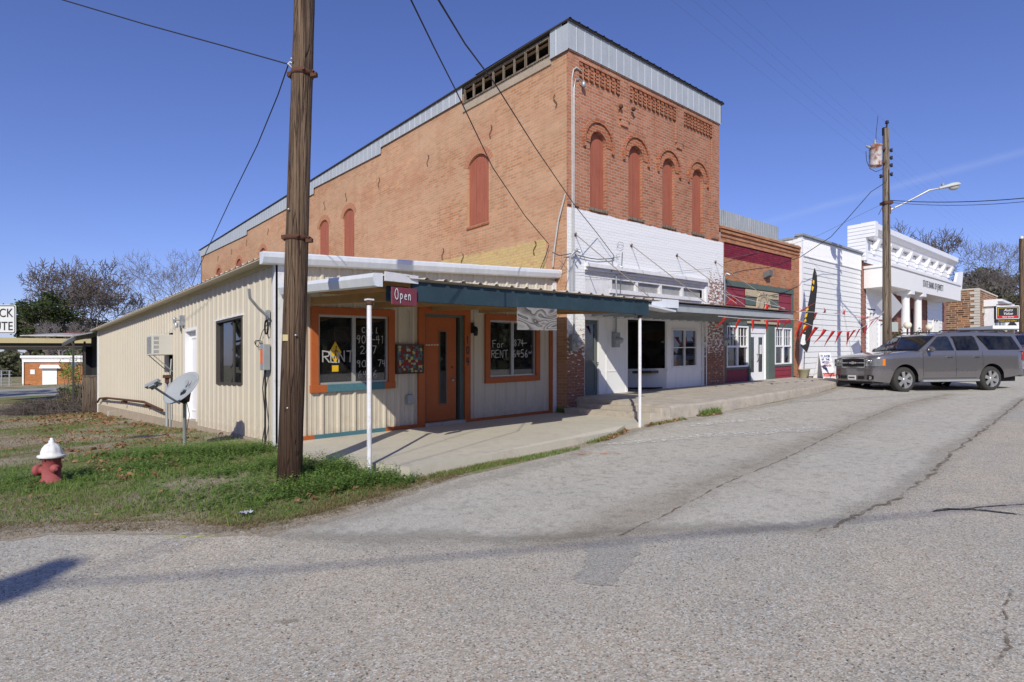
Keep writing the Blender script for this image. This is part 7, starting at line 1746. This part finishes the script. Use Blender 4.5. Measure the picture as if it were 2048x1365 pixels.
bare_tree('bare_tree', 'slender leafless tree left of the round-headed tree', gz_(80, 140), hgt(80, 535, 140), 23, 1.15, 7, M['twig_far'], .03, 'leafless trees', .3, low=.3)
bare_tree('bare_tree', 'pale leafless tree showing over the tan roof beside the brick wall', gz_(70, 366), hgt(70, 500, 366), 8, 1.1, 7, M['twig_far'], .014, 'leafless trees', .3, low=.32)
evergreen('dark green evergreen tree left of the leafless trees', gz_(66, 92), hgt(66, 578, 92), 3.6, 4, 4600, .18, 'needle', 'evergreen trees', .72, .26)
evergreen('smaller dark evergreen behind the road sign', gz_(70, 55), hgt(70, 612, 55), 2.6, 6, 5000, .20, 'needle', 'evergreen trees', .7, .28)
evergreen('olive evergreen filling the gap beneath the round-headed leafless tree', gz_(84, 165), hgt(84, 622, 165), 4.5, 9, 7000, .24, 'needle2', 'evergreen trees', .6, .36)
evergreen('low dark evergreen beyond the canopy near the porch', gz_(84, 245), hgt(84, 640, 245), 3.6, 12, 6000, .24, 'needle2', 'evergreen trees', .55, .4)
evergreen('tall dark evergreen beyond the stone building', gz_(85, 1965), hgt(85, 524, 1965), 4.4, 14, 6500, .26, 'needle2', 'evergreen trees', .74, .25)
evergreen('spreading dark evergreen to the right beyond the stone building', gz_(85, 2020), hgt(85, 560, 2020), 4.8, 16, 5500, .26, 'needle2', 'evergreen trees', .62, .36)
bare_tree('bare_tree', 'tall leafless tree between the bank cornice and the stone building', gz_(80, 1912), hgt(80, 440, 1912), 31, 1.05, 7, M['twig'], .032, 'leafless trees', .42, low=.30)
bare_tree('bare_tree', 'leafless tree at the right edge behind the far pole', gz_(88, 2010), hgt(88, 470, 2010), 37, 1.0, 7, M['twig_far'], .018, 'leafless trees', .36, low=.30)
bare_tree('bare_tree', 'wispy leafless tree overlapping the dark evergreens beyond the stone building', gz_(76, 1985), hgt(76, 500, 1985), 41, 1.1, 7, M['twig_far'], .024, 'leafless trees', .3, low=.26)
bare_tree('bare_tree', 'low wide leafless tree in front of the left evergreen', gz_(62, 118), hgt(62, 585, 118), 43, 1.25, 7, M['twig_far'], .018, 'leafless trees', .25, low=.22)
# distant hedge line
m = MB(); rnd = random.Random(77)
for Y, xa, xb, top, n, lo in ((95, -120, 560, 700, 14000, 750), (110, 1880, 2400, 668, 9000, 715)):
    for i in range(n):
        px = rnd.uniform(xa, xb); b = gz_(Y+rnd.uniform(-4,4), px); hmax = hgt(Y, top+10*math.sin(px*.05)+8*math.sin(px*.13+2)+rnd.gauss(0,3), px)
        p = b+Vector((0,0, max(.1, hmax*rnd.random()**.6))); a = Vector((rnd.gauss(0,1), rnd.gauss(0,1), rnd.gauss(0,1))).normalized()*.42; bb = a.cross(Vector((rnd.gauss(0,1), rnd.gauss(0,1), rnd.gauss(0,1)))).normalized()*.26
        m.poly([p-a, p+bb, p+a, p-bb])
# unseen woods added across the road behind the viewpoint so window panes reflect dark
for i in range(20000):
    a = rnd.uniform(R(99), R(330)); rr_ = rnd.uniform(44, 52); x, y = CAM[0]+rr_*math.cos(a), CAM[1]+rr_*math.sin(a)
    hmax = 8+2.5*math.sin(a*23)+1.5*math.sin(a*51+1); p = Vector((x, y, G(x, y)+hmax*rnd.random()**.8)); va = Vector((rnd.gauss(0,1), rnd.gauss(0,1), rnd.gauss(0,1))).normalized()*.8; bb = va.cross(Vector((rnd.gauss(0,1), rnd.gauss(0,1), rnd.gauss(0,1)))).normalized()*.55
    m.poly([p-va, p+bb, p+va, p-bb])
m.build('distant_woods', M['needle2'], None, kind='stuff')
# brushwood heap and shrubs at the back corner of the tan shop
def shrub(name, label, cat, c, rx_, ry_, h, n, seed, mat, r=.006, up=.5, leaves=None):
    rnd = random.Random(seed); t = thing(name, label, cat, (c[0], c[1], G(c[0], c[1]))); m = MB()
    for i in range(n):
        a = rnd.uniform(0, 6.28); q = math.sqrt(rnd.random()); x, y = c[0]+rx_*q*math.cos(a), c[1]+ry_*q*math.sin(a); z = G(x, y)
        hh_ = h*(1-q*q*.75)*rnd.uniform(.4, 1)
        d = Vector((rnd.gauss(0,1), rnd.gauss(0,1), 0))*.35*(1-up); p = Vector((x, y, z)); L = []
        for k in range(4): L.append(p+Vector((d.x*k*.5+rnd.gauss(0,.03), d.y*k*.5+rnd.gauss(0,.03), hh_*(k/3)**.8 if up > .3 else hh_*(math.sin(k*1.05)))))
        m.tube(L, [r, r*.8, r*.6, r*.4], 3, cap=False)
    m.build('stems', mat, t)
    if leaves:
        mm = MB(); leaf_crown(mm, (c[0], c[1], G(c[0], c[1])+h*.5), (rx_*.9, ry_*.9, h*.45), leaves[0], leaves[1], rnd); mm.build('foliage', leaves[2], t)
    return t
q = gp(115, 822); b2 = gp(95, 830)
shrub('brush_heap', 'wide low heap of grey-brown cut brushwood in the yard', 'brushwood', gp(88, 826), 1.2, 1.5, .75, 1500, 3, M['twig'], .009, .0, None)
shrub('brush_heap', 'low brown end of the brushwood nearest the tan shop', 'brushwood', gp(140, 822), 1.0, 1.6, .65, 900, 4, M['twig'], .009, .0, (700, .05, M['dry']))
shrub('shrub', 'tall thin bare shrub in front of the porch with a few green leaves', 'shrub', gp(152, 812), .7, .9, 3.0, 46, 7, M['twig'], .016, .82, (900, .05, M['weed']))
shrub('shrub', 'dense greenish shrub at the foot of the porch posts', 'shrub', gp(150, 806), .8, .8, 1.1, 160, 8, M['twig'], .009, .6, (2600, .05, M['needle2']))
shrub('shrub', 'dry brown weeds at the back corner of the tan wall', 'weeds', gp(190, 822), .35, .6, .75, 220, 10, M['twig'], .007, .6, (900, .04, M['dry']))
# grass, weeds and fallen leaves
def pip(p, poly):
    x, y = p; r = False; j = len(poly)-1
    for i in range(len(poly)):
        a, b = poly[i], poly[j]
        if (a[1] > y) != (b[1] > y) and x < (b[0]-a[0])*(y-a[1])/(b[1]-a[1])+a[0]: r = not r
        j = i
    return r
yard = [gp(-250,1075), gp(0,1052), gp(150,1046), gp(330,1046), gp(470,1056), gp(560,1048), gp(640,1030), gp(700,1012), gp(760,985), gp(830,962), (.25,-3.0), (-.02,-1.5), (-.05,-.1), (-.04,19), (-14,22), (-22,10), (-12,-3)]
import mathutils
def blades(name, n, region, hmin, hmax, w, mat, seed, dens=None, bend=.5, kind='stuff'):
    rnd = random.Random(seed); m = MB(); xs_ = [p[0] for p in region]; ys_ = [p[1] for p in region]; k = 0; tries = 0
    while k < n and tries < n*40:
        tries += 1; x, y = rnd.uniform(min(xs_), max(xs_)), rnd.uniform(min(ys_), max(ys_))
        dist = math.hypot(x-CAM[0], y-CAM[1])
        if rnd.random() > min(1, (7/dist)**1.5): continue
        if not pip((x, y), region): continue
        if dens and rnd.random() > dens(x, y): continue
        z = G(x, y); h = rnd.uniform(hmin, hmax); a = rnd.uniform(0, 6.28); ww = w*rnd.uniform(.6,1.3)*max(1, dist/9); dx, dy = math.cos(a), math.sin(a); b = h*bend*rnd.uniform(.2,1.4); c2 = rnd.uniform(0, 6.28); bx, by = math.cos(c2)*b, math.sin(c2)*b
        m.add([(x-dx*ww, y-dy*ww, z), (x+dx*ww, y+dy*ww, z), (x+bx*.4-dx*ww*.7, y+by*.4-dy*ww*.7, z+h*.6), (x+bx*.4+dx*ww*.7, y+by*.4+dy*ww*.7, z+h*.6), (x+bx, y+by, z+h)], [(0,1,3,2), (2,3,4)]); k += 1
    return m.build(name, mat, None, kind=kind)
def dgreen(x, y):
    d = .5+1.3*nz(x, y, .7, 3); 
    if y > 3: d *= .75 if nz(x, y, .5, 9) > .0 else .18
    if x < -2.5 and y > 1.5: d *= .35
    e = (x+2.2)**2/8+(y+1.6)**2/3
    if e < 1: d += .55
    return max(.06, d)
blades('grass', 60000, yard, .012, .050, .0032, M['grass'], 1, dgreen, .9)
blades('dry_grass', 24000, yard, .015, .06, .003, M['dry'], 2, lambda x, y: .25+.6*max(0, nz(x, y, .8, 20))+(.3 if y > 2 else 0)+(.6 if y < -2.2 and x < 0 else 0), 1.6)
blades('dry_grass', 3500, [gp(560,1052), gp(760,992), gp(860,962), gp(960,940), gp(1040,925), gp(1040,918), gp(960,930), gp(860,950), gp(760,975), gp(640,1005)], .015, .05, .003, M['dry'], 3, None, 1.2)
# leafy weeds
def weeds(name, label, spots, seed, group=None):
    rnd = random.Random(seed)
    for (px, py, rx_, ry_, n, h) in spots:
        c = gp(px, py); m = MB()
        for i in range(n):
            x, y = c[0]+rnd.gauss(0, rx_), c[1]+rnd.gauss(0, ry_)
            if (x > .0 and y > -2.9) or (x > -.03 and y > -1.5): continue
            z = G(x, y); hh_ = h*rnd.uniform(.35, 1); ln = Vector((rnd.gauss(0,.2), rnd.gauss(0,.2), 1)).normalized()
            for k in range(9):
                q = Vector((x, y, z))+ln*(hh_*(k+1)/9); a = rnd.uniform(0, 6.28); d = Vector((math.cos(a), math.sin(a), rnd.uniform(-.1,.5)))*rnd.uniform(.022,.05)*(1.2-k/12); s = d.cross(Vector((0,0,1))).normalized()*d.length*.28
                m.poly([q, q+d*.5+s, q+d, q+d*.5-s])
        m.build(name, M['weed'], None, kind='stuff')
weeds('weeds', '', [(330,912,.35,.22,420,.17), (430,905,.35,.25,520,.20), (500,905,.25,.22,420,.20), (540,930,.15,.2,200,.16), (250,935,.5,.3,300,.1)], 5)
weeds('weeds', '', [(640,945,.20,.18,430,.28), (690,950,.22,.16,460,.30), (740,965,.2,.13,260,.22), (800,968,.14,.08,110,.14), (590,985,.2,.2,160,.12), (470,985,.4,.3,260,.09), (60,960,.3,.3,150,.12)], 6)
def leaves(n, region, seed, size=.035, dens=None, name='fallen_leaves', lift=.012):
    rnd = random.Random(seed); m = MB(); xs_ = [p[0] for p in region]; ys_ = [p[1] for p in region]; k = 0; tr_ = 0
    while k < n and tr_ < n*60:
        tr_ += 1; x, y = rnd.uniform(min(xs_), max(xs_)), rnd.uniform(min(ys_), max(ys_))
        if not pip((x, y), region) or (dens and rnd.random() > dens(x, y)): continue
        s = size*rnd.uniform(.6,1.5); a = rnd.uniform(0, 6.28); z = G(x, y)+lift+rnd.random()*.03; c = Vector((x, y, z)); tl = Vector((rnd.gauss(0,.5), rnd.gauss(0,.5), 1)).normalized(); u = tl.cross(Vector((math.cos(a), math.sin(a), 0))).normalized(); v = tl.cross(u)
        ring = []
        for j in range(9):
            b = 2*math.pi*j/9; r = s*(1 if j % 2 else .55); ring.append(c+u*r*math.cos(b)+v*r*math.sin(b)+tl*(.25*s*math.cos(b*2+1)))
        b0 = len(m.v); m.add([c]+ring, [(0, j+1, (j+1) % 9+1) for j in range(9)]); k += 1
    m.build(name, M['fallen'], None, kind='stuff')
leaves(420, yard, 4, .032, lambda x, y: .12+(.9 if nz(x, y, .9, 40) > .22 else 0), lift=.035)
leaves(380, [(-1.5,1.2),(-.05,.6),(-.05,14),(-2.2,14),(-3,6),(-2.4,3)], 5, .042, lambda x, y: .10+(.9 if nz(x, y, 1.1, 50) > .1 else 0))
leaves(160, [(-3.2,-.8),(-1.6,-1.6),(-1.2,1.8),(-2.6,2.4)], 6, .04, lambda x, y: (.9 if nz(x, y, 1.6, 60) > .1 else .1))
leaves(90, [gp(560,985), gp(620,1005), gp(700,990), gp(780,972), gp(830,960), gp(760,950), gp(640,960)], 7, .036)
leaves(300, [gp(40,838), gp(200,820), gp(260,850), gp(60,845), gp(-40,850)], 14, .06)
leaves(160, [(3.9,-3.42),(4.9,-3.12),(5.3,-2.98),(5.2,-3.2),(4.2,-3.5)], 8, .028)
leaves(110, [(5.9,-2.95),(6.9,-2.88),(7.3,-3.1),(5.9,-3.15)], 9, .03)
leaves(120, [(7.9,-2.92),(8.8,-2.95),(8.7,-3.2),(7.9,-3.15)], 10, .03)
blades('dry_grass', 5200, [gp(-60,1095), gp(0,1050), gp(200,1042), gp(330,1040), gp(480,1048), gp(600,1034), gp(760,990), gp(860,962), gp(940,946), gp(900,962), gp(760,1008), gp(640,1044), gp(540,1072), gp(330,1066), gp(100,1070)], .010, .045, .003, M['dry'], 33, lambda x, y: .15+.9*max(0, nz(x, y, 1.7, 70)), 1.8)
blades('grass_tufts', 6000, yard, .04, .12, .0038, M['grass'], 34, lambda x, y: 1.0 if nz(x, y, 1.3, 80) > .18 and dgreen(x, y) > .6 and y < 3 else 0, .6)
weeds('weeds', '', [(300,905,.5,.25,300,.11), (400,925,.5,.25,350,.13), (480,945,.4,.25,260,.12), (620,975,.25,.15,260,.2), (700,975,.3,.12,300,.18), (200,960,.6,.25,160,.06), (540,1000,.4,.12,160,.07)], 55)
def tufts(region, n, seed, h=.09): blades('grass_tufts', n, region, .02, h, .004, M['grass'], seed, None, .8)
tufts([(3.6,-3.42),(4.9,-3.12),(5.3,-3.0),(5.2,-3.14),(4.2,-3.46)], 700, 21, .07); tufts([(8.0,-2.93),(8.8,-2.96),(8.7,-3.14),(8.0,-3.12)], 500, 22, .2); tufts([(6.0,-2.98),(7.4,-2.97),(7.3,-3.08),(6.0,-3.1)], 260, 23, .08)
tufts([gp(860,960), gp(960,942), gp(1100,914), gp(1160,902), gp(1160,896), gp(1100,906), gp(960,932), gp(860,952)], 2200, 24, .05)
tufts([(6.5,-.45),(6.62,-.45),(6.62,-.1),(6.5,-.1)], 120, 25, .2)
# small stones at the road joint
m = MB(); rnd = random.Random(5)
for i in range(700):
    px, py = rnd.uniform(0, 2048), rnd.uniform(1000, 1365); c = GP(px, py)
    if rnd.random() < .4: j = crack_r[rnd.randrange(len(crack_r)-1)]; c = Vector((j[0]+rnd.gauss(0,.25), j[1]+rnd.gauss(0,.2), 0)); c.z = G(c.x, c.y)
    c.z += .014; s = rnd.uniform(.003,.009); a = Vector((rnd.gauss(0,1), rnd.gauss(0,1), 0)).normalized()*s; b = Vector((-a.y, a.x, 0))*rnd.uniform(.5,1)
    m.add([c+a, c+b, c-a, c-b, c+Vector((0,0,s))], [(0,1,4),(1,2,4),(2,3,4),(3,0,4)])
m.build('loose_gravel', plain('gravel_stone', (.22,.18,.14), .4, 50, .9), None, kind='stuff')
# ================================================================== LIGHT, SKY, CAMERA
EL = math.atan(SUN_T)
sd = Vector((math.cos(SUN_H)*math.cos(EL), math.sin(SUN_H)*math.cos(EL), -math.sin(EL)))
L = bpy.data.lights.new('sun', 'SUN'); L.energy = 4.2; L.angle = R(.5); L.color = (1, .95, .83)
so = bpy.data.objects.new('sun', L); COL.objects.link(so); so.rotation_euler = sd.to_track_quat('-Z', 'Y').to_euler(); so.location = (0, 0, 30)
w = bpy.data.worlds.new('World'); sc.world = w; w.use_nodes = True; wn = w.node_tree; bg = wn.nodes['Background']
sky = wn.nodes.new('ShaderNodeTexSky'); sky.sky_type = 'NISHITA'; sky.sun_disc = False; sky.sun_elevation = EL
ts = -sd; sky.sun_rotation = math.atan2(ts.x, ts.y)      # azimuth clockwise from +Y
sky.altitude = 100; sky.air_density = 1.0; sky.dust_density = .4; sky.ozone_density = 2.6
hs = wn.nodes.new('ShaderNodeHueSaturation'); hs.inputs['Hue'].default_value = .5; hs.inputs['Saturation'].default_value = 1.0
wn.links.new(sky.outputs[0], hs.inputs['Color'])
tint = wn.nodes.new('ShaderNodeMix'); tint.data_type = 'RGBA'; tint.blend_type = 'MULTIPLY'; tint.inputs[0].default_value = 1; wn.links.new(hs.outputs[0], tint.inputs[6]); tint.inputs[7].default_value = (.875, .885, 1.38, 1)
# a faint contrail and thin high cirrus, laid out on the sky by direction
tc = wn.nodes.new('ShaderNodeTexCoord'); mp = wn.nodes.new('ShaderNodeVectorMath'); mp.operation = 'DOT_PRODUCT'
d1 = (atd(1, 1560, 438)-Vector(CAM)).normalized(); d2 = (atd(1, 2048, 302)-Vector(CAM)).normalized(); nrm = d1.cross(d2).normalized()
wn.links.new(tc.outputs['Generated'], mp.inputs[0]); mp.inputs[1].default_value = nrm
nt = wn.nodes.new('ShaderNodeTexNoise'); nt.inputs['Scale'].default_value = 14; nt.inputs['Detail'].default_value = 6; wn.links.new(tc.outputs['Generated'], nt.inputs['Vector'])
def wm(op, a, b=0, c=None, clamp=False):
    n = wn.nodes.new('ShaderNodeMath'); n.operation = op; n.use_clamp = clamp
    for i, v in enumerate((a, b, c)):
        if v is None: continue
        if isinstance(v, bpy.types.NodeSocket): wn.links.new(v, n.inputs[i])
        else: n.inputs[i].default_value = v
    return n.outputs[0]
dd = wm('ABSOLUTE', wm('ADD', mp.outputs['Value'], wm('MULTIPLY', wm('SUBTRACT', nt.outputs['Fac'], .5), .006)))
band = wm('MULTIPLY_ADD', dd, -130., 1.0, True)
dr_ = wn.nodes.new('ShaderNodeVectorMath'); dr_.operation = 'DOT_PRODUCT'; wn.links.new(tc.outputs['Generated'], dr_.inputs[0]); dr_.inputs[1].default_value = d2
along = wm('MULTIPLY_ADD', dr_.outputs['Value'], 9.0, -8.1, True)
fac = wm('MULTIPLY', wm('MULTIPLY', wm('MULTIPLY', band, along), nt.outputs['Fac']), .16)
mx = wn.nodes.new('ShaderNodeMix'); mx.data_type = 'RGBA'; wn.links.new(fac, mx.inputs[0]); wn.links.new(tint.outputs[2], mx.inputs[6]); mx.inputs[7].default_value = (9, 9.3, 10, 1)
wn.links.new(mx.outputs[2], bg.inputs['Color']); bg.inputs['Strength'].default_value = .10
cam = bpy.data.cameras.new('camera'); co = bpy.data.objects.new('camera', cam); COL.objects.link(co); sc.camera = co
cam.sensor_width = 36; cam.lens = 36*F/2048; cam.shift_y = (YH-682.5)/2048; cam.clip_end = 3000; cam.clip_start = .05
co.location = CAM; co.rotation_euler = (R(90), 0, HD-R(90))
sc.render.resolution_x = 1024; sc.render.resolution_y = 682
sc.view_settings.view_transform = 'Standard'; sc.view_settings.look = 'None'; sc.view_settings.exposure = 0; sc.view_settings.gamma = 1
sc.cycles.max_bounces = 8
